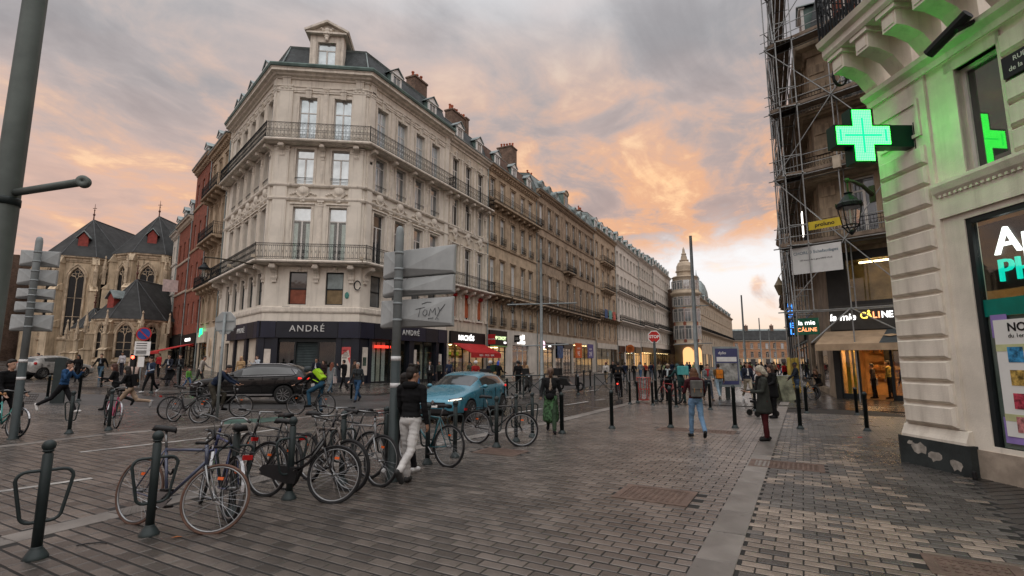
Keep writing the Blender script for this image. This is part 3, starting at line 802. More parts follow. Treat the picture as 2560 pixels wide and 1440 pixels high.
for nm, F, W, xs in (('chamfer_wall', FC, CW, xsC), ('street_wall', FR, RLEN, xsR), ('side_wall', FL, LLEN, xsL)):
    ops = [(x - r[2] / 2, x + r[2] / 2, r[0], r[0] + r[1]) for x in xs for r in rows]
    wall(W, 4.5, 22.6, ops, 0.3).build(nm, mt['cream'], house, T=F)
    for i, x in enumerate(xs):
        for ri, (z, h, w, st) in enumerate(rows):
            dark = ri == 0
            if nm == 'chamfer_wall': pane = {0: 'glass_dark', 1: ['shop_glass', 'shop_glass', 'glass_sky'], 2: 'glass_sky', 3: 'glass_sky'}[ri]
            elif nm == 'street_wall': pane = {0: 'glass_mid', 1: 'glass_dark' if i in (0, 1) else ['glass_mid', 'glass_dark', 'glass_mid'], 2: ['glass_sky', 'glass_mid', 'glass_mid'], 3: 'glass_sky'}[ri]
            else: pane = ['glass_mid', 'glass_dark', 'glass_mid'][ri % 3]
            if ri == 0 and not isinstance(pane, list): pane = [pane, pane]
            if nm == 'chamfer_wall' and ri == 0: pane = ['board' if i == 0 else 'board_ochre', 'glass_dark' if i == 0 else 'zinc']
            window(house, F, x, z, w, h, st, pane, 'frame_dark' if dark else 'frame_white', 0.22)
            if ri == 0:
                if nm == 'chamfer_wall': piece(house, F, 'mask', lambda: (MB().box(-.16, .16, -.12, .0, 0, .34).ball((0, -.1, .17), (.15, .1, .16), 8).box(-.55, .55, -.06, 0, -.06, 0)).mesh(), 'head_ornament', 'cream_trim', x, z + h + .05)
                continue
            piece(house, F, ('sur', w, h), surround_m(w, h, .17, .07, ri == 1, False), 'window_surround', 'cream_trim', x, z)
            if ri == 3: piece(house, F, 'key', keystone_m(.95), 'keystone', 'cream_trim', x, z + h - .08)
            if ri == 2:
                piece(house, F, 'mask', None, 'head_ornament', 'cream_trim', x, z + h + .16) if 'mask' in _pc else None
                g = MB(); g.tube([(-w / 2, -.12, .42), (w / 2, -.12, .42)], .025, 5); g.tube([(-w / 2, -.12, .32), (w / 2, -.12, .32)], .016, 5)
                if 'guard' not in _pc: _pc['guard'] = g.mesh('guard_bar')
                piece(house, F, 'guard', None, 'guard_bar', 'iron', x, z)
            if ri == 1: piece(house, F, 'medal', medallion_m, 'medallion', 'cream_trim', x, 13.86, -.02)
    # dividing pilasters
    gaps = [(a + b) / 2 for a, b in zip(sorted(xs), sorted(xs)[1:])]
    for x in gaps:
        piece(house, F, 'pilf4', pilaster_m(.36, 4.2, .07), 'pilaster', 'cream_trim', x, 17.5)
        piece(house, F, 'pilf3', pilaster_m(.32, 3.0, .07), 'pilaster', 'cream_trim', x, 14.3)
        piece(house, F, 'pilf2', pilaster_m(.32, 4.4, .07), 'pilaster', 'cream_trim', x, 8.72)
        piece(house, F, ('br', .24), bracket_m(.24, .62, .85), 'bracket', 'cream_trim', x, Z2 - .27 - .85)
        piece(house, F, ('br2', .3), bracket_m(.3, .75, 1.0), 'bracket', 'cream_trim', x, Z1 - .27 - 1.0)
# broad corner piers and their consoles
for F, x in ((FC, .62), (FC, CW - .62), (FR, .45), (FR, RLEN - .42), (FL, LLEN - .28), (FL, .4)):
    wd = .95 if F is FC else (.6 if F is FR else .45)
    for z, h in ((8.72, 8.4), (17.5, 4.3)):
        piece(house, F, ('pier', wd, h), pilaster_m(wd, h, .11), 'corner_pier', 'cream', x, z)
    piece(house, F, ('br', .3), bracket_m(.3, .62, .85), 'bracket', 'cream_trim', x, Z2 - .27 - .85)
    piece(house, F, ('br2', .34), bracket_m(.34, .75, 1.0), 'bracket', 'cream_trim', x, Z1 - .27 - 1.0)
    piece(house, F, 'frieze_block', lambda: MB().box(-.28, .28, -.16, 0, 0, .75).box(-.33, .33, -.2, 0, .75, .85).box(-.2, .2, -.19, -.15, .08, .66).mesh(), 'frieze_block', 'cream_trim', x, 21.6)
# mouldings round the three fronts
for prof, m in (([(0, 5.1), (.06, 5.1), (.1, 5.2), (.1, 5.45), (.06, 5.5), (0, 5.5)], 'cream_trim'),
                ([(0, 13.05), (.12, 13.1), (.18, 13.22), (.18, 13.3), (.04, 13.36), (0, 13.36)], 'cream_trim'),
                ([(0, 14.05), (.14, 14.1), (.2, 14.2), (.2, 14.3), (0, 14.34)], 'cream_trim'),
                ([(0, 21.3), (.07, 21.3), (.07, 21.42), (.1, 21.44), (.1, 21.62), (.16, 21.68), (.16, 21.74), (0, 21.76)], 'cream_trim')):
    sweep(plan, prof).build('string_course', mt[m], house)
sweep(plan, [(0, 22.3), (.1, 22.3), (.14, 22.42), (.34, 22.5), (.4, 22.62), (.62, 22.68), (.62, 22.84), (.7, 22.92), (.0, 22.96)]).build('cornice', mt['cream_trim'], house)
sweep(plan, [(.55, 22.965), (.74, 22.965), (.8, 23.12), (.78, 23.2), (.6, 23.2), (.2, 23.1), (-.1, 23.1), (-.1, 22.965)]).build('gutter', mt['zinc_green'], house)
balcony(house, plan, Z1, .95, 1, 'cream_trim', 1.1, .27)
balcony(house, plan, Z2, .8, 0, 'cream_trim', 1.15, .25)
sweep(plan, [(-.05, 23.05), (-.28, 23.6), (-.55, 24.5), (-.85, 25.35)], cap=False).build('mansard', mt['slate'], house)
sweep(plan, [(-.83, 25.3), (-.75, 25.42), (-.95, 25.5), (-3.2, 25.9), (-4.0, 25.9)], cap=False).build('roof_ridge', mt['zinc'], house)
for i in (1, 2):
    a, b = offs(plan, 0.0)[i], offs(plan, -.85)[i]
    MB().tube([(a.x, a.y, 23.1), (b.x, b.y, 25.4)], .05, 6).build('roof_hip', mt['zinc'], house)
# the big corner dormer with its carved pediment
D = FC @ Matrix.Translation((CW / 2 + .1, -.22, 23.1))
dm = MB(); w, h = 1.3, 2.2
dm.box(-w / 2 - .55, -w / 2, 0, .9, 0, h); dm.box(w / 2, w / 2 + .55, 0, .9, 0, h); dm.box(-w / 2 - .55, w / 2 + .55, 0, .9, h - .0, h + .55)
dm.box(-w / 2 - .35, -w / 2 - .08, -.09, .0, 0, h + .1); dm.box(w / 2 + .08, w / 2 + .35, -.09, 0, 0, h + .1)
dm.box(-w / 2 - .8, w / 2 + .8, -.3, 2.2, h + .55, h + .68); dm.prism([(-w / 2 - .8, h + .68), (w / 2 + .8, h + .68), (0, h + 1.42)], -.05, 2.2, 'y')
for s in (-1, 1): dm.add([(s * 1.55, -.36, h + .66), (0, -.36, h + 1.44), (0, -.36, h + 1.62), (s * 1.62, -.36, h + .8), (s * 1.55, 2.3, h + .66), (0, 2.3, h + 1.44), (0, 2.3, h + 1.62), (s * 1.62, 2.3, h + .8)], [(0, 1, 2, 3), (4, 7, 6, 5), (3, 2, 6, 7), (0, 4, 5, 1), (0, 3, 7, 4)])
dobj = dm.build('pediment_dormer', mt['cream_trim'], house, T=D)
orn = MB()
for a, b, r in ((0, .75, .2), (0, .5, .24), (0, .25, .2), (-.28, .72, .13), (.28, .72, .13), (-.42, .85, .09), (.42, .85, .09), (-.2, .4, .12), (.2, .4, .12), (0, .02, .14)): orn.ball((a, -.14, h + .15 + b), (r, .12, r), 8)
orn.build('carved_shield', mt['cream_trim'], dobj)
wf = MB(); wf.box(-w / 2, -w / 2 + .07, .2, .27, 0, h); wf.box(w / 2 - .07, w / 2, .2, .27, 0, h); wf.box(-.06, .06, .19, .26, 0, h * .72); wf.box(-w / 2, w / 2, .2, .27, h * .72, h * .72 + .08)
wf.build('window_frame', mt['frame_white'], dobj)
for a, b, c, d in ((-w / 2 + .07, -.06, .02, h * .72), (.06, w / 2 - .07, .02, h * .72), (-w / 2 + .07, w / 2 - .07, h * .72 + .08, h)):
    MB().box(a, b, .23, .245, c, d).build('pane', mt['glass_sky'], dobj)
for F, xx in ((FR, (3.2, 8.2)), (FL, (LLEN - 3.4, LLEN - 7.4, LLEN - 10.2, 1.0))):
    for x in xx: dormer(house, F, x, 23.15, .85, 1.35, 1.5)
chimney(house, 9.2, 2.6, 25.0, 1.9, 1.0, 2.9, 3, T=FR)
# French window curtains on the chamfer, first floor
for x in xsC:
    c = MB()
    for s in (-1, 1):
        pts = [(s * (.55 - .28 * k / 6), .25 + (.015 if k % 2 else -.015)) for k in range(7)]
        for k in range(6): c.quad((x + pts[k][0], pts[k][1], 8.8), (x + pts[k + 1][0], pts[k + 1][1], 8.8), (x + pts[k + 1][0], pts[k + 1][1], 11.5), (x + pts[k][0], pts[k][1], 11.5))
    # curtains hang just inside the glass, so the lower panes of these two windows are clear
    c.build('curtain', mt['curtain'], house, T=FC)
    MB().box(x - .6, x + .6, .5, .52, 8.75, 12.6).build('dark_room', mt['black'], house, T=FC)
# street-name plate, mask mural, cable coil, flood lamps
MB().box(1.25, 1.75, -.03, -.002, 4.95 + .3, 5.22 + .3).build('name_plate', mt['andre_panel_b'], house, T=FC)
text(house, 'Place', .11, FC @ TR(1.55, -.033, 5.46), mt['white_paint'], 'plate_lettering', .002)
text(house, 'de la GARE', .10, FC @ TR(1.5, -.033, 5.32), mt['white_paint'], 'plate_lettering', .002)
msk = MB(); msk.lathe([(.2, 0), (.2, .03), (.14, .06), (.02, .07)], 14, T=TR(5.55, -.0, 6.35) @ Matrix.Rotation(R(90), 4, 'X') @ Matrix.Diagonal((.75, 1.2, 1, 1)))
msk.build('mask_plaque', mat('mask_green', (.08, .26, .22), .7, 0, .6, 14), house, T=FC)
coil = MB()
for i in range(5): coil.tube([(6.25 + (.19 + .012 * i) * math.cos(q * .5), -.1 - .015 * i, 7.05 + (.3 + .012 * i) * math.sin(q * .5)) for q in range(13)], .016, 5)
coil.build('cable_coil', mt['black'], house, T=FC)
for F, x in ((FC, -.35), (FC, CW + .25), (FL, LLEN - 4.0)):
    fl = MB(); fl.tube([(x, -.95, Z1 - .05), (x, -1.35, Z1 + .02)], .025, 6); fl.box(x - .12, x + .12, -1.5, -1.3, Z1, Z1 + .2)
    fl.build('flood_lamp', mat('lamp_cream', (.42, .36, .28), .6), house, T=F)
# ---- shop front of the corner house
ZF0, ZF1 = 3.39, 4.5
for nm, F, W in (('c', FC, CW), ('r', FR, RLEN), ('l', FL, LLEN)):
    if nm == 'l': segs = [(4.4, 5.6), (5.6, 7.2), (7.2, 9.9), (9.9, 11.5), (11.5, 12.6 + .2)]
    elif nm == 'c': segs = [(-.25, 1.0), (1.0, 5.1), (5.1, CW + .2)]
    else: segs = [(-.15, 1.4), (1.4, 3.6), (3.6, 7.7), (7.7, 9.5), (9.5, RLEN - .05)]
    for i, (a, b) in enumerate(segs):
        pn = MB(); pn.box(a + .025, b - .025, -.22, 0, ZF0 + .05, ZF1); pn.box(a + .025, b - .025, -.26, -.2, ZF0 - .02, ZF0 + .045)
        pn.build('fascia_panel', mt['andre_panel' if i % 2 else 'andre_panel_b'], house, T=F)
    x0 = segs[0][0]
    MB().box(x0, segs[-1][1] - .01, -.19, .0, ZF0 - .01, ZF1 - .01).build('fascia_back', mt['black'], house, T=F)
    MB().box(x0, W, 1.9, 2.0, -.2, ZF0).box(x0, W, -.0, 2.0, ZF0 - .012, ZF0 - .01).build('shop_back', mat('shop_grey', (.05, .055, .052), .7, 0, .5, .6), house, T=F)
# piers, glass, shutter
def pier(F, a, b, m='andre_panel', d=-.16, z0=-.1): return MB().box(a, b, d, .3, z0, ZF0 - .02).build('shop_pier', mt[m], house, T=F)
def pane(F, a, b, z0=.35, z1=None, y=.1, m='shop_glass'): return MB().box(a, b, y, y + .012, z0, z1 or ZF0 - .05).build('shop_pane', mt[m], house, T=F)
def fbar(F, a, b, z0, z1, y=.08, m='frame_dark'): return MB().box(a, b, y - .03, y + .06, z0, z1).build('shop_frame', mt[m], house, T=F)
pier(FC, -.15, .28); pier(FC, .75, 1.15); pier(FC, 5.0, 5.35); pier(FC, 6.05, 6.55); pier(FR, .02, .3, d=-.158); pier(FR, .95, 1.3); pier(FR, 5.6, 6.2); pier(FR, 9.3, 9.7); pier(FR, 10.5, 10.94)
pier(FL, 12.1, 12.58); pier(FL, 9.2, 9.8); pier(FL, 6.3, 6.7)
mat('paint_red_smear', (.36, .03, .02), .8, 0, .6, 3); mat('whitewash', (.22, .24, .22), .85, 0, .8, 2.0)
for F, a, b in ((FC, .28, .75), (FC, 5.35, 6.05), (FR, .3, .95)):
    MB().box(a, b, -.1, .1, -.1, ZF0 - .05).build('poster_board', mt['andre_panel'], house, T=F)
MB().box(.3, .73, -.125, -.105, .75, 2.6).build('poster', mt['paper'], house, T=FC)
ps = MB().box(5.4, 6.0, -.125, -.105, .7, 2.75).build('poster', mt['paper'], house, T=FC)
pp = MB(); pp.prism([(5.4, 2.2), (5.4, 2.75), (6.0, 2.75), (6.0, 1.9), (5.85, 2.55)], -.13, -.127, 'y'); pp.prism([(5.8, 2.0), (5.98, 1.6), (5.98, 2.05)], -.13, -.127, 'y'); pp.build('poster_print', mat('poster_red', (.5, .08, .08), .8), ps)
for i in range(5): MB().box(5.45 + .05 * (i % 2), 5.72 + .06 * i % .2, -.132, -.1285, 2.5 - .13 * i, 2.55 - .13 * i).build('poster_print', mt['black'], ps)
MB().box(.36, .9, -.125, -.105, .8, 2.75).build('poster', mt['paper'], house, T=FR)
MB().box(.42, .78, -.13, -.127, 1.45, 2.05).build('poster_picture', mat('poster_photo', (.06, .09, .07), .6, 0, .9, 9), house, T=FR)
MB().box(6.3, 6.7, -.05, -.03, .7, 2.7).build('poster', mt['paper'], house, T=FR)
MB().box(9.85, 10.3, -.05, -.03, .7, 2.4).build('poster', mt['paper'], house, T=FR)
pane(FC, 1.15, 2.2); pane(FC, 3.85, 5.0); fbar(FC, 2.2, 2.32, 0, ZF0 - .05); fbar(FC, 3.73, 3.85, 0, ZF0 - .05); fbar(FC, 1.15, 5.0, ZF0 - .3, ZF0 - .05, .06)
sh = MB().box(2.32, 3.73, .2, .24, 0, ZF0 - .3)
for i in range(28): sh.prism([(.17, .1 + .108 * i), (.205, .06 + .108 * i), (.205, .15 + .108 * i)], 2.32, 3.73, 'x')
sh.build('roller_shutter', mat('shutter', (.035, .048, .05), .5, .2, .3, 1.5), house, T=FC)
for a, b in ((1.3, 3.4), (3.45, 5.6), (6.2, 7.7), (7.75, 9.3)):
    pane(FR, a, b); fbar(FR, a, a + .06, .1, ZF0 - .05); fbar(FR, a, b, .1, .33)
for a, c in ((2.0, 'curtain'), (2.55, 'paper'), (3.1, 'curtain'), (4.2, 'paper'), (5.0, 'whitewash'), (6.5, 'whitewash'), (7.9, 'paper'), (8.6, 'whitewash')):
    MB().box(a, a + .38, .5, .52, .2, ZF0 - .2).build('window_blind', mt[c], house, T=FR)
MB().box(2.1, 3.9, .3, .34, 2.75, 2.95).build('neon_strip', mt['lit_red'], house, T=FR)
for a, b in ((6.7, 9.2), (9.8, 12.1)):
    pane(FL, a, b, .3); MB().box(a + .1, b - .1, .25, .27, .3, 2.0).build('window_blind', mt['whitewash'], house, T=FL); MB().box(a + .1, b - .5, .245, .248, 2.0, 3.0).build('red_smear', mt['paint_red_smear'], house, T=FL)
for F, x, sc in ((FC, 3.05, 1.0), (FR, 5.65, .95), (FL, 8.4, .85)):
    text(house, 'ANDR\u00c9', .62 * sc, F @ TR(x, -.25, 3.98), mat('letter_grey', (.55, .55, .54), .5), 'shop_lettering', .03, spacing=1.22)
wall(LLEN, -.3, 4.5, [(1.2, 2.4, -.3, 3.0), (3.0, 4.2, -.3, 3.2)], .3).build('side_base', mt['cream_old'], house, T=FL @ Matrix.Translation((0, .02, 0)))
MB().box(1.2, 2.4, .2, .26, -.1, 3.0).build('side_door', mt['white_wall'], house, T=FL)
MB().box(3.0, 4.2, .2, .26, -.1, 3.2).build('side_door', mt['frame_dark'], house, T=FL)

# ================================================================ terraced houses
def terrace(name, label, org, d, W, wm, tm, floors, corn, xs=None, n=4, balc=(), roof=('slate', 2.4, 2, 'tri'), mezz=None, chim=(), group=None, zb=0.0, split=True, modil=True, brackets=(), pipe=True, panes=('glass_sky', 'glass_mid', 'glass_mid', 'glass_dark'), surround=True, pil=False, guard=None, base=4.6, roofin=.9):
    """a terraced house front: floors = [(sill z, window height, window width, style)]"""
    t = thing(name, label, 'building', (org.x, org.y, zb), ry(d), group)
    xs = xs or [W * (i + .5) / n for i in range(n)]
    ops = [(x - w / 2, x + w / 2, z, z + h) for z, h, w, st in floors for x in xs]
    wall(W, base, corn - .05, ops, .26).build('front_wall', mt[wm], t)
    for z, h, w, st in floors:
        for x in xs:
            p = rnd.choice(panes)
            window(t, I4, x, z, w, h, st, [p, rnd.choice(panes), rnd.choice(panes)] if split else p, 'frame_white', .18, split)
            if surround: piece(t, I4, ('ts', round(w, 2), round(h, 2)), surround_m(w, h, .13, .05, True, True), 'window_surround', tm, x, z)
            if guard and z in guard:
                def gm():
                    mb = MB(); railing([(-.62, -.2), (.62, -.2)], 0, .8, 2, .3, mb); return mb.mesh()
                piece(t, I4, 'wguard', gm, 'window_guard', 'iron', x, z)
    P = [(0, 0), (W, 0)]
    e = corn
    sweep(P, [(0, e - .55), (.08, e - .55), (.1, e - .35), (.3, e - .25), (.34, e - .1), (.5, e - .05), (.56, e + .1), (0, e + .12)]).build('cornice', mt[tm], t)
    sweep(P, [(.42, e + .125), (.6, e + .125), (.62, e + .25), (.5, e + .25), (-.05, e + .2)]).build('gutter', mt['zinc'], t)
    if modil:
        k = max(3, int(W / .55))
        for i in range(k): piece(t, I4, 'modil', modillion_m, 'modillion', tm, W * (i + .5) / k, e - .26)
    zs = sorted({f[0] for f in floors})[1:]
    for z in zs: sweep(P, [(0, z - .42), (.1, z - .4), (.14, z - .28), (.14, z - .2), (0, z - .17)]).build('string_course', mt[tm], t)
    for z, x0, x1, out, st, h in balc:
        balcony(t, [(x0, 0), (x1, 0)], z, out, st, tm, h, .3)
        m = max(2, int((x1 - x0) / 1.4))
        for i in range(m): piece(t, I4, ('tb', round(out, 1)), bracket_m(.24, out * .85, out * .9 + .1), 'bracket', tm, x0 + (x1 - x0) * (i + .5) / m, z - .27 - out * .9 - .1)
    if pil:
        for i in range(len(xs) + 1):
            x = (xs[i - 1] + xs[i]) / 2 if 0 < i < len(xs) else (.35 if i == 0 else W - .35)
            for z, h, w, st in floors: piece(t, I4, ('tp', round(h, 1)), pilaster_m(.34, h + .45, .08), 'pilaster', tm, x, z - .15)
    rm, rh, nd, hd = roof
    sweep(P, [(-.02, e + .2), (-.3, e + .9), (-roofin, e + rh)], cap=False).build('mansard', mt[rm], t)
    sweep(P, [(-roofin + .05, e + rh - .03), (-roofin - .1, e + rh + .12), (-4, e + rh + .7), (-9, e + rh - .5)], cap=False).build('roof_ridge', mt['zinc'], t)
    for x in (.0, W):
        MB().prism([(.02, e), (roofin, e + rh), (4, e + rh + .7), (9, e + rh - .5), (9, 0), (.02, 0)], x - .12 if x else 0.0, x if x else .12, 'x').build('party_wall', mt['zinc' if rh < 3 else 'old_brick'], t)
    for i in range(nd):
        x = W * (i + .5) / nd
        if hd == 'oeil':
            o = MB(); T_ = Matrix.Translation((x, .2, e + 1.25)) @ Matrix.Rotation(R(90), 4, 'X')
            o.lathe([(.42, -.6), (.62, -.6), (.66, .1), (.5, .16), (.42, .1)], 14, T=T_)
            q = o.build('bull_eye_dormer', mt['zinc'], t)
            MB().lathe([(.01, .04), (.43, .04), (.43, .06), (.01, .06)], 14, T=T_).build('pane', mt['glass_mid'], q)
        else: dormer(t, I4, x, e + .22, .8 if hd == 'tri' else .9, 1.35, 1.5, 'tri' if hd == 'tri' else 'round')
    for c in chim: chimney(t, c[0], c[1], e + rh + .3, c[2], c[3], c[4], c[5])
    if pipe: MB().tube([(W - .12, -.1, .2), (W - .12, -.1, e - .5)], .06, 6).build('downpipe', mt['zinc'], t)
    return t
def shop(t, x0, x1, z1, zt, fm='black', lit=None, txt=None, tm='lit_letters', ts=.5, frame='frame_dark', n=3, room=2.2, wallm=None, tx=None, sign_z=None, base=.25, frm_y=.12):
    """shop front: fascia board, framed panes and a room behind with a ceiling lamp"""
    f = MB().box(x0 + .04, x1 - .04, -.2, -.01, z1, zt).build('shop_fascia', mt[fm], t)
    if txt: text(f, txt, ts, TR(tx if tx is not None else (x0 + x1) / 2, -.215, sign_z or (z1 + zt) / 2), mt[tm], 'shop_lettering', .012, thick=.006)
    rm = MB(); y0, y1 = .2, room
    rm.quad((x0, y1, 0), (x1, y1, 0), (x1, y1, z1), (x0, y1, z1)); rm.quad((x0, y0, 0), (x0, y1, 0), (x0, y1, z1), (x0, y0, z1)); rm.quad((x1, y0, 0), (x1, y1, 0), (x1, y1, z1), (x1, y0, z1))
    rm.quad((x0, y0, .12), (x1, y0, .12), (x1, y1, .12), (x0, y1, .12)); rm.quad((x0, y0, z1), (x1, y0, z1), (x1, y1, z1), (x0, y1, z1))
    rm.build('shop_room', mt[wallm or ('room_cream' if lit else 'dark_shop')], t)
    if lit:
        for i in range(max(1, int((x1 - x0) / 2))):
            xx = x0 + (x1 - x0) * (i + .5) / max(1, int((x1 - x0) / 2))
            MB().box(xx - .5, xx + .5, .7, 1.1, z1 - .08, z1 - .03).build('ceiling_lamp', mt[lit], t)
        sh = MB()
        for k in range(4): sh.box(x0 + .3, x1 - .3, y1 - .35, y1 - .02, .5 + .6 * k, .54 + .6 * k)
        for k in range(int((x1 - x0) * 7)): 
            xx = rnd.uniform(x0 + .35, x1 - .35); lv = rnd.randrange(4); sh.box(xx, xx + rnd.uniform(.06, .2), y1 - .3, y1 - .1, .54 + .6 * lv, .54 + .6 * lv + rnd.uniform(.12, .4))
        sh.build('shelf', mt['goods'], t)
    xs = [x0 + (x1 - x0) * i / n for i in range(n + 1)]
    for i in range(n):
        MB().box(xs[i] + .04, xs[i + 1] - .04, frm_y, frm_y + .012, base, z1 - .04).build('shop_pane', mt['shop_glass'], t)
    fr = MB()
    for x in xs: fr.box(x - .045, x + .045, frm_y - .04, frm_y + .07, 0, z1 - .002)
    fr.box(x0, x1, frm_y - .035, frm_y + .06, 0, base); fr.box(x0, x1, frm_y - .035, frm_y + .06, z1 - .5, z1 - .43)
    fr.build('shop_frame', mt[frame], t)
    return f
mat('room_cream', (.55, .42, .26), .8, 0, .3, 1.5); mat('goods', (.30, .16, .10), .7, 0, .9, 5.0, island=.6)
def ground_wall(t, W, ops, m, top=4.6, z0=-.3): wall(W, z0, top, ops, .2).build('ground_wall', mt[m], t)

AR = lambda s: A + dR * s
# --- second half of the cream block, taco shop below
t = terrace('cream_terrace', 'weathered cream house above the red awning, continuing the corner house', AR(10.98), dR, 7.55, 'cream_old', 'cream_trim',
            [(5.67, 2.25, .95, 'A'), (8.8, 3.7, 1.1, 'A'), (14.35, 2.6, 1.1, 'A'), (17.5, 3.4, 1.1, 'B')], 22.6, xs=[1.15, 3.5, 5.9], modil=False,
            balc=[(Z1, 0, 7.55, .95, 1, 1.1), (Z2, 0, 7.55, .8, 0, 1.1)], roof=('slate', 2.4, 2, 'tri'), chim=[(5.3, 2.8, 2.6, .9, 2.5, 6), (6.95, 2.8, .6, 1.0, 2.7, 1)], panes=('glass_dark', 'glass_dark', 'glass_mid'), pil=True, base=4.75)
for x in (1.15, 3.5, 5.9):
    MB().box(x - .42, x + .42, .1, .13, 5.9, 7.85).build('orange_blind', mat('orange_paint', (.45, .12, .05), .7), t)
    MB().box(x - .5, x + .5, -.12, .05, 7.75, 8.05).build('red_blind_box', mt['red_cloth'], t)
    piece(t, I4, 'key', None, 'keystone', 'cream_trim', x, 20.85)
    piece(t, I4, 'medal', None, 'medallion', 'cream_trim', x, 13.86)
ground_wall(t, 7.55, [(.5, 6.9, -.3, 4.5)], 'cream_old', 4.75)
shop(t, .5, 6.9, 3.35, 4.5, 'black', 'lamp_warm', 'NACH\u00d4S', 'lit_letters', .68, n=5, tx=3.2)
aw = MB(); pr = [(-.2, 3.42), (-2.1, 2.55), (-2.1, 2.5), (-.2, 3.36)]
aw.prism(pr, .9, 6.6, 'x'); aw.box(.9, 6.6, -2.12, -2.09, 2.1, 2.55)
for i in range(15): aw.prism([(-.2, 3.44), (-2.1, 2.57), (-2.1, 2.555), (-.2, 3.425)], .95 + i * .38, 1.0 + i * .38, 'x')
awn = aw.build('awning', mt['red_cloth'], t)
text(awn, 'FAJITA  -  TACOS  -  BOWL', .24, TR(3.75, -2.13, 2.32), mt['white_paint'], 'awning_lettering', .004)
for i, x in enumerate((1.6, 3.0, 4.4)):
    MB().box(x, x + .8, 1.9, 1.95, 1.0, 2.9).build('menu_board', mat('menu', (.6, .55, .4), .8, 0, .5, 5), t)
    MB().box(x, x + .8, 1.88, 1.899, 2.3, 2.7).build('menu_header', mat('menu_green', (.22, .4, .05), .8), t)
# --- tan stone house, hemp shop and world service
t = terrace('tan_terrace', 'tan stone house with long dark balcony and brown tiled roof above two small shops', AR(18.57), dR, 12.85, 'tan', 'tan_trim',
            [(5.55, 2.35, 1.0, 'A'), (9.1, 3.5, 1.15, 'A'), (14.4, 3.0, 1.15, 'A'), (19.3, 2.15, 1.15, 'A')], 22.7, xs=[.95, 3.3, 6.0, 8.6, 10.9],
            balc=[(8.7, 0, 12.85, .95, 2, 1.1), (18.6, 0, 12.85, .85, 2, 1.1)], roof=('roof_tile', 2.5, 3, 'tri'), chim=[(10.0, 2.8, 1.6, 2.0, 3.2, 5)], guard=(5.55, 14.4), panes=('glass_sky', 'curtain', 'glass_mid', 'glass_sky'), base=5.2)
ground_wall(t, 12.85, [(.2, 4.2, -.3, 5.0), (5.9, 10.2, -.3, 3.6)], 'white_wall', 5.2)
shop(t, .2, 4.2, 3.3, 5.0, 'black', 'lamp_warm', None, n=3)
text(t, 'HEMP CONCEPT', .52, TR(2.35, -.22, 4.2), emit('lit_lime', (.75, .95, .5), 1.3), 'shop_lettering', .012, wscale=.78)
text(t, 'CBD', .3, TR(3.6, -.22, 3.75), mt['lit_letters'], 'shop_lettering', .012)
MB().box(.25, 4.1, -.24, -.205, 3.3, 3.42).build('green_strip', mat('lime', (.25, .45, .15), .6), t)
hs = MB().box(-.05, .0, -.95, -.1, 3.5, 4.5).build('hanging_sign', mt['red_cloth'], t)
text(hs, 'NACH\u00d4S', .2, TR(-.06, -.52, 4.0, R(-90)), mt['white_paint'], 'sign_lettering', .003)
shop(t, 5.9, 10.2, 3.55, 3.6, 'steel', None, None, frame='white_paint', n=3)
for i, (s_, z) in enumerate((('world', 4.55), ('service', 4.0))): text(t, s_, .72, TR(8.1, -.05, z), mt['lit_letters'], 'shop_lettering', .03, thick=.01)
bs = MB().box(6.2, 6.25, -.75, -.05, 3.9, 4.7).build('hanging_sign', mt['black'], t)
text(bs, 'world\nservice', .17, TR(6.19, -.4, 4.3, R(-90)), mt['white_paint'], 'sign_lettering', .003)
# --- ornate brown house
t = terrace('ornate_terrace', 'ornate dark brown stone house with bull-eye dormers and carved balconies', AR(31.45), dR, 24.7, 'brown', 'brown',
            [(5.6, 2.4, 1.05, 'A'), (9.3, 3.6, 1.2, 'A'), (14.9, 2.9, 1.15, 'A'), (19.4, 2.9, 1.15, 'A')], 23.9, xs=[1.5, 4.4, 7.35, 11.4, 14.4, 17.4, 20.6, 23.2],
            balc=[(8.75, 0, 24.7, .95, 2, 1.1), (14.6, 9.5, 13.3, .8, 2, 1.0)], roof=('zinc', 2.3, 0, 'tri'), chim=[(5.0, 3.2, 1.8, .8, 1.2, 4), (16.0, 3.2, 1.8, .8, 1.2, 4)], split=False, pil=True, guard=(19.4, 14.9), panes=('glass_mid', 'glass_sky', 'curtain', 'glass_dark'), base=5.2)
for x in (2.3, 4.9, 7.5, 15.6, 18.2, 20.8):
    o = MB(); T_ = Matrix.Translation((x, .15, 25.2)) @ Matrix.Rotation(R(90), 4, 'X')
    o.lathe([(.42, -.6), (.62, -.6), (.68, .1), (.52, .2), (.42, .1)], 14, T=T_); q = o.build('bull_eye_dormer', mt['zinc'], t)
    MB().lathe([(.01, .04), (.43, .04), (.43, .06), (.01, .06)], 14, T=T_).build('pane', mt['glass_dark'], q)
dormer(t, I4, 11.4, 24.1, 1.2, 2.3, 1.8, 'round', 'glass_mid', 'tan_trim')
ground_wall(t, 24.7, [(.6, 5.3, -.3, 4.2), (6.2, 8.6, -.3, 4.3), (9.0, 12.6, -.3, 4.3), (13.4, 22.6, -.3, 4.6)], 'grey_wall', 5.2)
shop(t, .6, 5.3, 3.4, 4.2, 'dark_shop', 'lamp_warm', 'wew', 'lit_letters', .5, n=3, tx=3.6)
MB().lathe([(.01, 0), (.5, 0), (.5, .06), (.01, .06)], 16, T=TR(1.4, -.22, 3.85) @ Matrix.Rotation(R(90), 4, 'X')).build('round_sign', emit('lit_pink', (1, .6, .75), 1.6), t)
shop(t, 6.2, 8.6, 3.6, 4.3, 'black', None, None, n=2); shop(t, 9.0, 12.6, 3.6, 4.3, 'dark_shop', None, None, n=3)
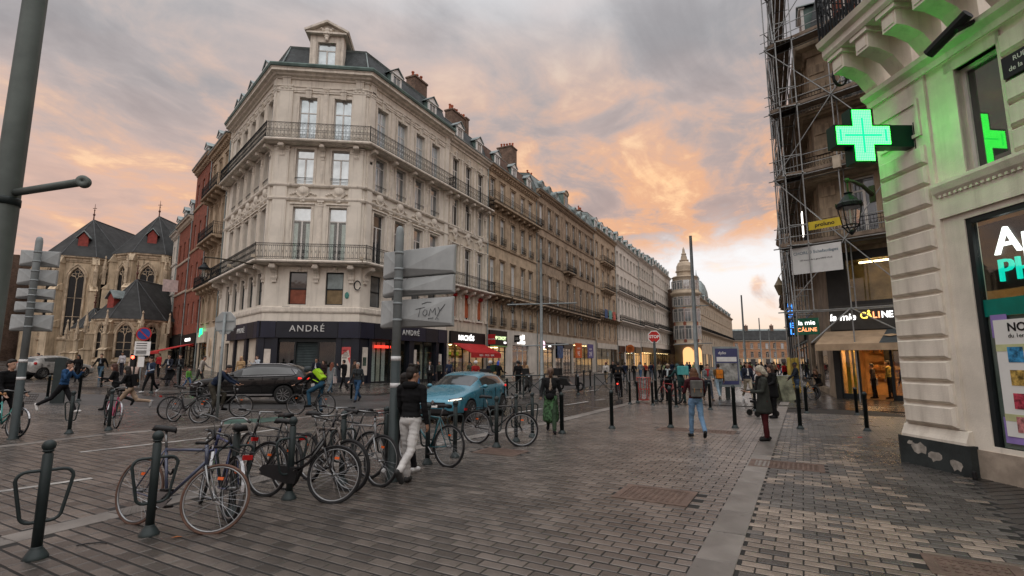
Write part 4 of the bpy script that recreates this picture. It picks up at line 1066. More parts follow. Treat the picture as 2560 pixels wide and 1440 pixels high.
MB().box(6.3, 8.5, -.24, -.21, 2.2, 3.9).build('blue_poster', mat('poster_blue', (.02, .07, .18), .5, 0, .7, 2), t)
shop(t, 13.4, 22.6, 4.3, 4.6, 'grey_wall', 'lamp_warm', None, n=5)
for x, c, s in ((13.55, (.55, .10, .02), '9\u20ac'), (19.4, (.10, .08, .22), '29\u20ac')):
    b = MB().box(x, x + 3.0, -.28, -.24, 2.3, 4.5).build('banner', mat('banner%d' % x, c, .7), t)
    text(b, s, 1.0, TR(x + 1.5, -.285, 2.9), mt['white_paint'], 'banner_lettering', .003); text(b, 'A PARTIR', .34, TR(x + 1.5, -.285, 3.7), mt['white_paint'], 'banner_lettering', .003)
# --- brown house with balconies
t = terrace('brown_terrace', 'narrow brown house with round dormers and two small iron balconies', AR(56.2), dR, 14.1, 'tan_trim', 'tan_trim',
            [(5.8, 2.4, 1.1, 'A'), (10.0, 3.2, 1.2, 'A'), (14.8, 3.0, 1.2, 'A'), (19.8, 2.7, 1.2, 'A')], 24.6, n=4, balc=[(9.4, 0, 14.1, 1.0, 2, 1.1), (14.5, 3.5, 10.6, .9, 2, 1.0), (19.4, 3.5, 10.6, .9, 2, 1.0)],
            roof=('zinc', 2.9, 4, 'round'), chim=[(3, 3.4, 1.8, .8, 1.0, 3)], split=False, base=5.4)
ground_wall(t, 14.1, [(.6, 13.4, -.3, 4.6)], 'brown', 5.4)
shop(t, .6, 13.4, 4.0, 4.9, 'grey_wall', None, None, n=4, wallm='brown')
for i, (x, c) in enumerate(((2.0, (.02, .07, .2)), (4.6, (.1, .3, .28)), (7.2, (.45, .08, .06)), (10.2, (.5, .47, .44)))):
    MB().box(x, x + 1.7, -1.15, -1.1, 9.2, 10.7).build('estate_sign', mat('estate%d' % i, c, .6, 0, .5, 2), t)
# --- white house rows
t = terrace('white_terrace', 'long white stucco house with dormers, plain rows of windows and bracketed balcony', AR(70.4), dR, 20.6, 'white_wall', 'white_wall',
            [(6.2, 2.4, 1.1, 'A'), (11.0, 2.9, 1.2, 'A'), (16.0, 2.7, 1.2, 'A'), (20.9, 2.5, 1.2, 'A')], 25.4, n=7, balc=[(9.6, 0, 20.6, 1.1, 2, 1.1), (15.5, 0, 20.6, .7, 2, 1.0)],
            roof=('zinc', 2.6, 5, 'tri'), split=False, base=5.6, surround=True)
ground_wall(t, 20.6, [(.5, 5.2, -.3, 4.8), (6.4, 13.4, -.3, 4.8), (14.2, 20.0, -.3, 4.8)], 'white_wall', 5.6)
shop(t, .5, 5.2, 3.6, 4.8, 'dark_shop', None, None, n=2); shop(t, 6.4, 13.4, 3.5, 5.0, 'dark_shop', 'lamp_warm', None, n=4); shop(t, 14.2, 20.0, 3.6, 4.9, 'dark_shop', 'lamp_warm', None, n=3)
MB().lathe([(.01, 0), (.85, 0), (.85, .08), (.01, .08)], 18, T=TR(9.9, -.25, 4.25) @ Matrix.Rotation(R(90), 4, 'X')).build('round_logo', emit('logo_white', (.75, .9, .8), 1.2), t)
rg = MB(); rg.lathe([(.5, -.06), (.85, -.06), (.85, .06), (.5, .06), (.5, -.06)], 18, T=TR(5.9, -1.0, 4.3) @ Matrix.Rotation(R(90), 4, 'Y')); rg.build('ring_sign', mat('ring_orange', (.5, .13, .03), .6), t)
t = terrace('grey_terrace', 'pale grey stucco house further down the long street, with small arched dormers', AR(91.1), dR, 17.0, 'grey_wall', 'white_wall',
            [(6.4, 2.4, 1.1, 'A'), (11.4, 2.9, 1.2, 'A'), (16.4, 2.7, 1.2, 'A'), (21.3, 2.4, 1.2, 'A')], 25.9, n=6, balc=[(10.0, 0, 17.0, 1.1, 2, 1.1), (15.9, 0, 17, .6, 2, 1.0)],
            roof=('slate', 2.6, 4, 'round'), split=False, base=5.8, modil=False)
ground_wall(t, 17.0, [(.6, 16.2, -.3, 4.9)], 'grey_wall', 5.8)
shop(t, .6, 16.2, 3.9, 5.1, 'dark_shop', 'lamp_warm', None, n=6)
MB().box(.7, 4.6, .3, .32, .3, 3.8).build('red_interior', mt['lit_orange'], t)
t = terrace('end_terrace', 'last pale house of the long row, next to the round tower', AR(108.3), dR, 27.5, 'white_wall', 'white_wall',
            [(6.6, 2.4, 1.2, 'A'), (11.8, 3.0, 1.3, 'A'), (17.2, 2.8, 1.3, 'A'), (22.4, 2.4, 1.3, 'A')], 27.0, n=9, balc=[(10.4, 0, 27.5, 1.1, 2, 1.1), (16.6, 0, 27.5, .6, 2, 1.0)],
            roof=('slate', 2.7, 7, 'round'), split=False, base=6.0, modil=False)
ground_wall(t, 27.5, [(.6, 26.8, -.3, 5.0)], 'white_wall', 6.0)
shop(t, .6, 26.8, 4.0, 5.2, 'dark_shop', 'lamp_warm', None, n=8)

# --- left street: from the corner house towards the church
BL = lambda s: B + dL * s
def lz(s): p = BL(s); return gz(p.x, p.y)
t = terrace('stone_side_house', 'narrow brown stone house with stacked iron balconies left of the corner house', BL(20.0), -dL, 7.3, 'tan', 'tan_trim',
            [(5.4, 2.4, .9, 'A'), (9.0, 3.0, .9, 'A'), (13.6, 3.0, .9, 'A'), (18.2, 2.7, .9, 'A')], 22.3, n=3, balc=[(8.65, 0, 7.3, .85, 2, 1.1), (13.0, .6, 6.9, .95, 2, 1.1), (17.5, .6, 6.9, .95, 2, 1.1)],
            roof=('slate', 2.2, 2, 'tri'), split=False, zb=0, base=4.8, panes=('curtain', 'glass_mid', 'glass_sky'))
ground_wall(t, 7.3, [(.4, 3.8, -.3, 4.4)], 'cream_old', 4.8)
shop(t, .4, 3.8, 3.5, 4.5, 'cream_old', 'lamp_warm', None, n=2)
text(t, 'JYN', .8, TR(2.3, -.26, 4.5), mt['lit_green'], 'shop_lettering', .03, thick=.02, wscale=.8)
MB().lathe([(.01, 0), (.55, 0), (.48, .1), (.4, .06), (.01, .06)], 16, T=TR(5.4, 0, 3.0) @ Matrix.Rotation(R(90), 4, 'X') @ Matrix.Diagonal((.8, 1.6, 1, 1))).build('oval_ornament', mt['tan_trim'], t)
t = terrace('brick_house', 'tall red brick house with dark moulded cornice and narrow windows', BL(27.8), -dL, 7.75, 'red_brick', 'tan_trim',
            [(5.6, 2.3, .95, 'A'), (9.6, 2.5, .95, 'A'), (13.9, 2.7, .95, 'A'), (18.6, 2.6, .95, 'A')], 22.9, n=3, roof=('slate', 2.0, 1, 'tri'), split=False, base=4.6, surround=False, panes=('glass_mid', 'curtain', 'glass_dark'))
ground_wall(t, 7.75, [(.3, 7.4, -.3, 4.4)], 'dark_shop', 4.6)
shop(t, .3, 7.4, 3.4, 4.5, 'black', None, "CAFE DEL SUR", 'lit_letters', .42, n=4)
aw = MB(); aw.prism([(-.2, 3.5), (-3.0, 2.75), (-3.0, 2.7), (-.2, 3.44)], .2, 7.3, 'x'); aw.box(.2, 7.3, -3.02, -2.99, 2.5, 2.75); aw.build('awning', mt['red_cloth'], t)
MB().box(.5, 6, -.3, -.24, 3.4, 3.46).build('neon_line', mt['lit_red'], t)
t = terrace('low_brick_house', 'lower red brick house with a dark cornice, beyond the tall brick one', BL(35.6), -dL, 7.75, 'red_brick', 'cream_old',
            [(6.0, 2.2, .95, 'A'), (9.8, 2.2, .95, 'A'), (13.4, 2.2, .95, 'A')], 17.9, n=3, roof=('slate', 1.9, 2, 'tri'), split=False, base=4.8, surround=False, panes=('glass_mid', 'glass_dark'))
ground_wall(t, 7.75, [(.3, 7.4, -.3, 4.4)], 'dark_shop', 4.8); shop(t, .3, 7.4, 3.4, 4.5, 'black', None, None, n=4)
MB().box(2.5, 2.56, -1.6, -.1, 9.8, 11.2).build('for_sale_sign', mat('sale', (.6, .5, .48), .6), t)
t = terrace('white_side_house', 'slim white rendered house at the end of the left row, next to the church', BL(39.8), -dL, 4.15, 'white_wall', 'white_wall',
            [(6.4, 2.2, .9, 'A'), (10.2, 2.2, .9, 'A'), (14.0, 2.2, .9, 'A')], 17.6, n=2, roof=('slate', 1.9, 1, 'tri'), split=False, base=5, surround=False)
ground_wall(t, 4.15, [(.3, 3.8, -.3, 4.2)], 'dark_shop', 5); shop(t, .3, 3.8, 3.4, 4.3, 'black', None, None, n=2)
sg = MB().prism([(-.8, 5.2), (-1.9, 5.2), (-1.8, 6.1), (-1.35, 6.6), (-.9, 6.1)], 3.0, 3.12, 'x'); sg.build('orange_pub_sign', mat('pub', (.55, .2, .02), .6, 0, .3, 4), t)
MB().lathe([(.01, -.06), (.6, -.06), (.6, .06), (.01, .06)], 18, T=TR(4.0, -1.6, 5.2) @ Matrix.Rotation(R(90), 4, 'Y')).build('round_pub_sign', mt['paper'], t)

# ================================================================ pharmacy corner, right foreground
mat('pharm', (0.72, 0.665, 0.575), 0.65, 0, 0.16, 1.2, 0.15, 45, streak=0.4, dirt=(0.34, 0.29, 0.24))
glass('glass_pharm', (.10, .105, .10), .45, .02, .03)
mat('plinth', (0.030, 0.036, 0.036), 0.55, 0, 0.4, 2.0, 0.25, 30)
mat('plaster_patch', (0.36, 0.33, 0.29), 0.9, 0, 0.4, 6, 0.3, 40)
mat('wall_stone', (0.36, 0.30, 0.24), 0.7, 0, 0.25, 4, 0.15, 60)
P0 = Vector((7.06, 9.36)); dP = Vector((.06, -1)).normalized()
ph = thing('pharmacy_house', 'pale pharmacy corner with rusticated pier, bracketed balcony and lit shop window', 'building', (P0.x, P0.y, 0), ry(dP))
PW = 6.5
ops = [(1.5, PW, .5, 3.98), (1.66, 2.36, 4.68, 6.42), (3.5, 4.3, 4.68, 6.42)]
wall(PW, -.1, 6.7, ops, .22).build('front_wall', mt['pharm'], ph)
wall(5, -.1, 12, [], T=Matrix.Rotation(R(90), 4, 'Z')).build('flank_wall', mt['pharm'], ph)
wall(PW, 7.6, 12, [(1.5, 2.6, 7.7, 10.2), (3.4, 4.5, 7.7, 10.2)], .25).build('upper_wall', mt['pharm'], ph)
for x in (2.05, 3.95): window(ph, I4, x, 7.7, 1.1, 2.5, 'A', 'glass_mid', 'frame_white')
# pier: moulded foot, dark plinth with flaked paint, eleven rusticated blocks
pl = MB(); pl.box(-.1, 1.26, -.14, .0, -.05, .46); pl.build('plinth', mt['plinth'], ph)
def blob(cx, cz, r, n, y, seed):
    q = random.Random(seed); return [(cx + r * q.uniform(.55, 1.15) * math.cos(6.283 * i / n) * 1.5, cz + r * q.uniform(.5, 1.0) * math.sin(6.283 * i / n)) for i in range(n)]
for cx, cz, r, sd in ((.35, .29, .12, 3), (.62, .2, .1, 5), (1.0, .14, .11, 8), (.16, .36, .05, 2)):
    MB().prism(blob(cx, cz, r, 13, 0, sd), -.143, -.1401, 'y').build('flaked_patch', mt['plaster_patch'], ph)
MB().prism([(-.13, .46), (-.13, .5), (-.1, .56), (-.06, .66), (0, .68), (0, .46)], -.03, 1.2, 'x').build('pier_foot', mt['pharm'], ph)
MB().box(.0, 1.13, -.05, .0, .68, 6.68).build('pier_core', mt['pharm'], ph)
z = .7; zs = []
while z < 5.1: zs.append(z); z += .366
def block_m(w, h):
    def f():
        mb = MB(); e = .035
        mb.add([(0, 0, 0), (w, 0, 0), (w, 0, h), (0, 0, h), (0, -.05, .012), (w, -.05, .012), (w, -.05, h - .012), (0, -.05, h - .012), (e, -.085, e + .01), (w - e, -.085, e + .01), (w - e, -.085, h - e), (e, -.085, h - e)],
               [(0, 1, 5, 4), (1, 2, 6, 5), (2, 3, 7, 6), (3, 0, 4, 7), (4, 5, 9, 8), (5, 6, 10, 9), (6, 7, 11, 10), (7, 4, 8, 11), (8, 9, 10, 11)])
        return mb.mesh()
    return f
for z in zs: piece(ph, I4, 'rblock', block_m(.98, .335), 'rusticated_block', 'pharm', .06, z, -.045)
fr = MB()
for a, b, c, d in ((.1, 1.0, 5.62, 5.68), (.1, 1.0, 6.22, 6.28), (.1, .16, 5.68, 6.22), (.94, 1.0, 5.68, 6.22)): fr.box(a, b, -.085, -.04, c, d)
fr.build('panel_moulding', mt['pharm'], ph)
for z in (4.70, 5.066, 5.432, 5.798, 6.164): piece(ph, I4, 'rblock2', block_m(1.0, .335), 'rusticated_block', 'pharm', 2.42, z, .0)
MB().box(1.5, 1.66, -.03, .1, 4.64, 6.6).box(2.36, 2.42, -.03, .1, 4.64, 6.6).box(1.5, 2.42, -.03, .1, 6.42, 6.6).build('window_architrave', mt['pharm'], ph)
window(ph, I4, 2.01, 4.68, .7, 1.74, 'O', 'glass_pharm', 'frame_white', .16)
sweep([(-.06, -.06), (PW, -.06)], [(0, 6.62), (.04, 6.62), (.06, 6.72), (.16, 6.78), (.18, 6.86), (0, 6.88)]).build('cornice', mt['pharm'], ph)
sweep([(1.13, 0), (PW, 0)], [(0, 4.08), (.05, 4.08), (.05, 4.42), (.12, 4.5), (.16, 4.6), (.16, 4.65), (0, 4.66)]).build('shop_cornice', mt['pharm'], ph)
den_ = MB()
for i in range(60): den_.box(1.2 + i * .09, 1.245 + i * .09, -.09, -.05, 4.42, 4.46)
den_.build('dentil_row', mt['pharm'], ph)
for i in range(6): piece(ph, I4, 'pbr', lambda: MB().prism([(0, 0), (-.12, .02), (-.2, .12), (-.34, .3), (-.6, .42), (-.78, .44), (-.78, .72), (0, .72)], -.15, .15, 'x').box(-.2, .2, -.84, 0, .72, .80).box(-.11, .11, -.795, -.775, .49, .67).mesh(), 'bracket', 'pharm', .15 + i * .62, 6.86)
sweep([(-.1, 0), (PW, 0)], [(0, 7.66), (.86, 7.66), (.9, 7.72), (.9, 7.84), (.98, 7.88), (1.02, 7.98), (0, 7.98)]).build('balcony_slab', mt['pharm'], ph)
railing([Vector((-.1, 0)), Vector((-.1, -.92)), Vector((PW, -.92))], 8.0, 1.15, 2, .17, r=.014).build('railing', mt['iron'], ph)
# shop glazing: dark frame, glass, lit room, hanging sign, poster
f = MB(); f.box(1.5, 1.58, .02, .12, .42, 3.98); f.box(1.5, PW, .02, .12, .42, .5); f.box(1.5, PW, .02, .12, 3.9, 3.98); f.build('shop_frame', mt['frame_dark'], ph)
MB().box(1.58, PW, .07, .082, .5, 3.9).build('shop_pane', mt['shop_glass'], ph)
xr = .25; rm = MB(); rm.quad((xr, 3.2, 0), (PW, 3.2, 0), (PW, 3.2, 4.1), (xr, 3.2, 4.1)); rm.quad((xr, .25, 0), (xr, 3.2, 0), (xr, 3.2, 4.1), (xr, .25, 4.1)); rm.quad((xr, .25, 4.1), (PW, .25, 4.1), (PW, 3.2, 4.1), (xr, 3.2, 4.1)); rm.quad((xr, .25, .1), (PW, .25, .1), (PW, 3.2, .1), (xr, 3.2, .1)); rm.quad((PW, .25, 0), (PW, 3.2, 0), (PW, 3.2, 4.1), (PW, .25, 4.1))
rm.build('shop_room', mt['room_cream'], ph)
for x in (2.2, 3.8, 5.2): MB().box(x - .3, x + .3, 1.2, 1.8, 4.02, 4.06).build('ceiling_lamp', mt['lamp_warm'], ph)
sb = MB().box(1.3, 4.6, .42, .5, 2.86, 3.92).build('hanging_sign', mt['dark_shop'], ph)
text(sb, 'Aprium', .6, TR(1.55, .40, 3.57), mt['lit_letters'], 'neon_lettering', .03, 'LEFT', thick=-.002)
text(sb, 'PHARMACIE', .5, TR(1.55, .40, 3.12), emit('lit_teal', (.0, .62, .46), 1.15), 'neon_lettering', .03, 'LEFT', thick=-.002)
MB().box(1.58, PW, .055, .067, 2.42, 2.68).build('green_band', mat('teal_band', (.0, .17, .13), .4), ph)
MB().box(1.58, PW, .1, .11, .5, 2.42).build('frosted_film', mat('frost', (.25, .27, .25), .5, 0, .15, 1), ph)
MB().box(1.66, 1.9, .05, .056, 2.1, 2.44).box(1.66, 2.0, .05, .056, .58, .95).build('lilac_sheet', mat('lilac', (.28, .2, .5), .6), ph)
po = MB().box(1.7, 3.3, .04, .05, .68, 2.36).build('price_poster', mat('poster_white', (.72, .72, .70), .6, 0, .05, 2), ph)
text(po, 'NOS BONS PLANS', .17, TR(1.9, .035, 2.24), mt['black'], 'poster_lettering', .001, 'LEFT', thick=.004)
text(po, 'du 1er Septembre au 31 Octobre', .085, TR(1.9, .035, 2.12), mt['black'], 'poster_lettering', .001, 'LEFT')
for z in (.9, 1.9): MB().box(1.7, 3.3, .036, .0395, z, z + .1).build('poster_wave', mat('wave', (.5, .52, .28), .6), po)
for i, (c, s_) in enumerate((((.04, .22, .42), '6\u20ac99'), ((.45, .3, .08), '7\u20ac99'), ((.42, .05, .08), '2\u20ac49'), ((.45, .18, .18), '7\u20ac50'))):
    zc = 1.86 - .33 * i
    MB().box(1.86, 2.08, .035, .0355, zc - .12, zc + .1).box(1.9, 2.05, .034, .0349, zc - .02, zc + .08).build('product_picture', mat('prod%d' % i, c, .5, 0, .8, 14), po)
    text(po, s_, .13, TR(2.13, .034, zc - .07), mt['black'], 'poster_lettering', .001, 'LEFT', thick=.004)
    MB().box(2.13, 2.28, .0345, .0355, zc + .04, zc + .06).build('poster_line', mat('print_green', (.03, .2, .16), .6), po)
    MB().box(2.5, 2.7, .035, .0355, zc - .12, zc + .1).build('product_picture', mat('prodb%d' % i, c[::-1], .5, 0, .8, 14), po)
MB().box(2.46, 3.1, -.03, -.1, 5.78, 6.1).build('street_plate', mat('plate_black', (.01, .012, .02), .35), ph)
text(ph, 'RUE', .1, TR(2.62, -.105, 6.01), mt['white_paint'], 'plate_lettering', .002, 'LEFT'); text(ph, 'de la CLEF', .1, TR(2.55, -.105, 5.88), mt['white_paint'], 'plate_lettering', .002, 'LEFT')
MB().box(1.2, PW, -.02, .0, -.1, .42).build('stall_riser', mt['wall_stone'], ph)
cm = MB(); cm.tube([(2.3, -.1, 6.9), (2.2, -.45, 6.72)], .04, 6); cm.tube([(1.75, -.5, 6.62), (2.35, -.38, 6.9)], .085, 10); cm.build('security_camera', mt['black'], ph)
cl = MB()
for i in range(3): cl.tube([(-.02 - .02 * i, -.62 + .14 * math.cos(q * .52), 7.3 + .2 * math.sin(q * .52)) for q in range(13)], .016, 5)
cl.build('cable_loop', mt['black'], ph)
# the drink can left by the plinth
can = MB(); can.lathe([(.025, 0), (.032, .008), (.032, .105), (.026, .118), (.024, .118)], 12); can.build('drink_can_body', mt['black'])
canp = bpy.data.objects['drink_can_body']; canp.name = 'drink_can'; q = P0 + dP * 1.36 - Vector((.2, 0)); canp.location = (q.x, q.y, 0)
tag(canp, 'small black drink can left at the foot of the pharmacy pier', 'can')

# ---- pharmacy cross
cx = thing('pharmacy_cross', 'large glowing green LED cross on a dark arm beside the pharmacy pier', 'sign', (6.16, 8.62, 5.68), 0)
def cross_pts(a, b): return [(-b, -a), (b, -a), (b, -b), (a, -b), (a, b), (b, b), (b, a), (-b, a), (-b, b), (-a, b), (-a, -b), (-b, -b)]
MB().prism(cross_pts(.5, .2), -.11, .11, 'y').build('cross_case', mat('cross_case', (.0, .03, .018), .35, .2), cx)
led = emit('led_green', (.06, 1.0, .085), 7.0); pan = emit('led_panel', (.0, 1.0, .07), 5.5)
for s in (-1, 1):
    MB().prism(cross_pts(.465, .165), s * .111, s * .116, 'y').build('led_panel', pan, cx)
    dots = MB(); st = .0305
    for i in range(-15, 16):
        for j in range(-15, 16):
            x, z = i * st, j * st
            if (abs(x) < .165 or abs(z) < .165) and not (abs(i) < 1 and abs(j) < 11 or abs(j) < 1 and abs(i) < 11):
                e = max(abs(x) if abs(x) > .165 else 0, abs(z) if abs(z) > .165 else 0); edge = max(.165 - min(abs(x), abs(z)), 0)
                if abs(abs(i) - 13) < 1 and abs(z) < .1: continue
                dots.box(x - .0105, x + .0105, s * .118, s * .122, z - .0105, z + .0105)
    stuff(dots.build('led_dots', led, cx))
MB().box(.5, .93, -.09, .09, -.2, .2).build('cross_arm', _mats['cross_case'], cx)
MB().box(.9, .96, -.12, .12, -.3, .24).build('mount_plate', mt['black'], cx)

# ---- wall lanterns
lan_glass = clear_glass('lantern_glass', (.95, .9, .85), .1)
def lantern(label, loc, rz, arm=.95, sc=1.0):
    t = thing('wall_lantern', label, 'street lamp', loc, rz, 'hanging wall lanterns'); t.scale = (sc, sc, sc)
    m = mat('old_bronze', (.05, .042, .03), .6, .3, .3, 4)
    b = MB(); b.tube([(0, -.02, -.02), (0, -arm * .4, .12), (0, -arm * .8, .16), (0, -arm, .14)], [.05, .04, .033, .03], 8); b.ball((0, -arm, .14), .06, 8); b.tube([(0, -arm, .12), (0, -arm, -.12)], .02, 6); b.box(-.06, .06, -.04, .0, -.2, .18); b.build('arm', m, t)
    c = MB(); c.lathe([(.05, -.12), (.09, -.14), (.07, -.17), (.11, -.22), (.2, -.34), (.25, -.38), (.25, -.45), (.21, -.47), (.02, -.47)], 12, (0, -arm, 0))
    for i in range(8): c.prism([(-.02, -.44), (.02, -.44), (0, -.36)], .24, .26, 'y', T=Matrix.Translation((0, -arm, 0)) @ Matrix.Rotation(i * math.pi / 4, 4, 'Z'))
    c.build('cap', mt['iron'], t)
    g = MB()
    for i in range(4):
        T = Matrix.Translation((0, -arm, 0)) @ Matrix.Rotation(i * math.pi / 2 + .78, 4, 'Z')
        g.add([(-.115, .115, -.86), (.115, .115, -.86), (.17, .17, -.47), (-.17, .17, -.47)], [(0, 1, 2, 3)], 0, T)
    g.build('glass_panel', lan_glass, t)
    k = MB()
    for i in range(4):
        q = i * math.pi / 2 + .78 + math.pi / 4; k.tube([(.163 * math.cos(q), -arm + .163 * math.sin(q), -.86), (.24 * math.cos(q), -arm + .24 * math.sin(q), -.46)], .012, 5); k.tube([(.163 * math.cos(q), -arm + .163 * math.sin(q), -.86), (.06 * math.cos(q), -arm + .06 * math.sin(q), -1.0)], .012, 5)
    k.tube([(.163 * math.cos(i * .524), -arm + .163 * math.sin(i * .524), -.86) for i in range(12)], .016, 5, closed=True); k.lathe([(.02, -1.06), (.06, -1.0), (.03, -.95)], 8, (0, -arm, 0)); k.build('cage', mt['iron'], t)
    bl = MB().tube([(0, -arm, -.5), (0, -arm, -.8)], .02, 6); bl.build('lamp_tube', mat('tube_white', (.5, .6, .55), .3), t)
    return t
lantern('black iron lantern hanging from a long arm between pharmacy pier and scaffolding', (P0.x + .04, P0.y + .35, 5.02), R(-62), .98, .88)
lantern('lantern on a curved arm at the left corner of the corner house', (B.x + dL.x * .3 - .1, B.y + dL.y * .3 - .1, 8.3), ry(-dL) + .0, 2.6, 1.35)
q = AR(20.0); lantern('lantern on a curved arm above the lit white world service shop', (q.x, q.y, 8.1), ry(dR), 1.6, 1.35)
q = AR(42.0); lantern('lantern on a curved arm above the shop with orange and purple banners', (q.x, q.y, 8.1), ry(dR), 1.6, 1.35)

# ================================================================ scaffolded house with the bakery
mat('soot_stone', (.31, .24, .17), .85, 0, .35, 1.0, .2, 40, streak=.7, dirt=(.08, .06, .045))
sc_h = thing('scaffolded_house', 'soot dark stone house behind scaffolding with a lit bakery on its ground floor', 'building', (CB.x, CB.y, 0), 0)
FB = Matrix.Rotation(ry(-dL), 4, 'Z'); SL = 14.0
FS = Matrix.Translation((dR.x * SL, dR.y * SL, 0)) @ Matrix.Rotation(ry(-dR), 4, 'Z')
fl = [(7.9, 2.7, 1.0), (11.3, 2.7, 1.0), (14.7, 2.7, 1.0)]
xb, xs_ = [1.9, 4.4, 7.0], [1.6, 4.2, 6.8, 9.4, 12.2]
for F, W, X in ((FB, 9.0, xb), (FS, SL, xs_)):
    wall(W, 7.0, 18.2, [(x - w / 2, x + w / 2, z, z + h) for x in X for z, h, w in fl], .25).build('stone_wall', mt['soot_stone'], sc_h, T=F)
    for x in X:
        for z, h, w in fl:
            window(sc_h, F, x, z, w, h, 'A', 'glass_mid', 'frame_white', .16, True)
            piece(sc_h, F, ('sur', w, h, 's'), surround_m(w, h, .2, .08), 'window_surround', 'soot_stone', x, z)
        dormer(sc_h, F, x, 18.9, 1.2, 2.1, 1.8, 'tri', 'board')
cpl = [dR * SL, Vector((0, 0)), -dL * 9]
for z in (7.5, 11.0, 14.4): balcony(sc_h, cpl, z, .7, 2, 'soot_stone', .95, .28)
sweep(cpl, [(0, 17.6), (.1, 17.6), (.2, 17.9), (.5, 18.0), (.6, 18.3), (0, 18.35)]).build('cornice', mt['soot_stone'], sc_h)
sweep(cpl, [(-.05, 18.3), (-1.1, 23.2), (-6, 24)], cap=False).build('mansard', mt['slate'], sc_h)
for i, z in enumerate([7.2 + .55 * k for k in range(19)]):
    if i % 2: piece(sc_h, FB, 'quoin', lambda: MB().box(.0, .7, -.06, 0, .02, .5).mesh(), 'quoin', 'soot_stone', .05, z)
# bakery: fascia, glass upper storey, awning, glazed front, lit room
wall(9, -.1, 7.0, [(.25, 6.0, .0, 2.75), (.9, 6.0, 4.6, 6.6)], .2).build('bakery_wall', mat('bakery_dark', (.028, .027, .026), .5, 0, .2, 2), sc_h, T=FB)
wall(SL, -.1, 7.0, [(1, 5, .3, 3), (6.5, 11.5, .3, 3)], .2).build('side_wall', mt['soot_stone'], sc_h, T=FS)
for a, b in ((1, 5), (6.5, 11.5)): MB().box(a, b, .12, .14, .3, 3).build('side_pane', mt['glass_dark'], sc_h, T=FS)
MB().box(.05, 6.2, -.1, .0, 3.25, 4.42).build('fascia', mat('fascia_brown', (.05, .047, .043), .6), sc_h, T=FB)
text(sc_h, 'la mie', .46, FB @ TR(.58, -.12, 3.85), mt['lit_letters'], 'fascia_lettering', .02, thick=.004, shear=.15)
for i, (ch, m) in enumerate(zip('C\u00c2LINE', ('lit_yellow', 'lit_yellow', 'lit_coral', 'lit_coral', 'lit_letters', 'lit_letters'))):
    if m == 'lit_coral': emit('lit_coral', (1.0, .35, .15), 2.0)
    text(sc_h, ch, .42, FB @ TR(1.44 + (.225 * i if i < 3 else .225 * i - .06), -.12, 3.88), mt[m], 'fascia_lettering', .02, thick=.006, wscale=.85)
MB().box(.9, 6.0, .12, .135, 4.6, 6.6).build('upper_pane', mt['shop_glass'], sc_h, T=FB)
ur = MB(); ur.quad((.5, 2.5, 4.5), (6.2, 2.5, 4.5), (6.2, 2.5, 6.8), (.5, 2.5, 6.8)); ur.quad((.5, .3, 6.75), (6.2, .3, 6.75), (6.2, 2.5, 6.75), (.5, 2.5, 6.75)); ur.quad((.5, .3, 4.55), (6.2, .3, 4.55), (6.2, 2.5, 4.55), (.5, 2.5, 4.55)); ur.quad((.6, .3, 4.5), (.6, 2.5, 4.5), (.6, 2.5, 6.8), (.6, .3, 6.8))
ur.build('upper_room', mat('ochre_room', (.30, .22, .10), .7, 0, .5, 1.0), sc_h, T=FB)
MB().box(1.2, 5.8, 1.0, 1.08, 6.55, 6.62).build('strip_lamp', mt['lamp_warm'], sc_h, T=FB)
awn = MB(); awn.prism([(-.1, 3.2), (-1.7, 2.55), (-1.7, 2.5), (-.1, 3.14)], -.2, 4.4, 'x'); awn.box(-.2, 4.4, -1.72, -1.69, 2.25, 2.55)
aw = awn.build('awning', mat('awning_tan', (.36, .26, .17), .85, 0, .2, 2), sc_h, T=FB)
MB().prism([(-.08, 3.225), (-1.7, 2.565), (-1.7, 2.56), (-.08, 3.22)], 2.3, 4.4, 'x').build('awning_panel', mat('awning_dark', (.05, .06, .065), .8), aw)
lf = MB()
for s in (-1, 1): lf.add([(2.9, -.95 - .0, 2.925), (2.9 + s * .3, -.8, 2.985), (2.9 + s * .62, -.95, 2.925), (2.9 + s * .3, -1.12, 2.855)], [(0, 1, 2, 3)])
lf.build('awning_leaf', mat('leaf_tan', (.4, .28, .17), .8), aw)
for a, b in ((.3, 1.0), (1.05, 2.25), (2.4, 3.4), (3.45, 5.9)):
    if a != 1.05: MB().box(a, b, .1, .112, .25, 2.55).build('front_pane', mt['shop_glass'], sc_h, T=FB)
ff = MB()
for x in (.25, 1.0, 2.3, 3.42, 5.95): ff.box(x - .05, x + .06, .04, .16, 0, 2.6)
ff.box(.25, 1.0, .04, .16, 0, .25); ff.box(2.3, 5.95, .04, .16, 0, .25); ff.box(.25, 5.95, .04, .16, 2.52, 2.75); ff.build('front_frame', mt['frame_dark'], sc_h, T=FB)
br = MB(); x0, x1, y1 = .2, 6.1, 4.5
br.quad((x0, y1, 0), (x1, y1, 0), (x1, y1, 2.75), (x0, y1, 2.75)); br.quad((x0, .2, 0), (x0, y1, 0), (x0, y1, 2.75), (x0, .2, 2.75)); br.quad((x1, .2, 0), (x1, y1, 0), (x1, y1, 2.75), (x1, .2, 2.75)); br.quad((x0, .2, 2.75), (x1, .2, 2.75), (x1, y1, 2.75), (x0, y1, 2.75))
br.build('bakery_room', mat('bakery_wall', (.50, .30, .14), .7, 0, .3, 2), sc_h, T=FB)
MB().quad((x0, .0, .015), (x1, .0, .015), (x1, y1, .015), (x0, y1, .015)).build('bakery_floor', mat('tile_floor', (.5, .42, .3), .3, 0, .1, 1, brick=(.3, .3, (.1, .07, .05), .25)), sc_h, T=FB)
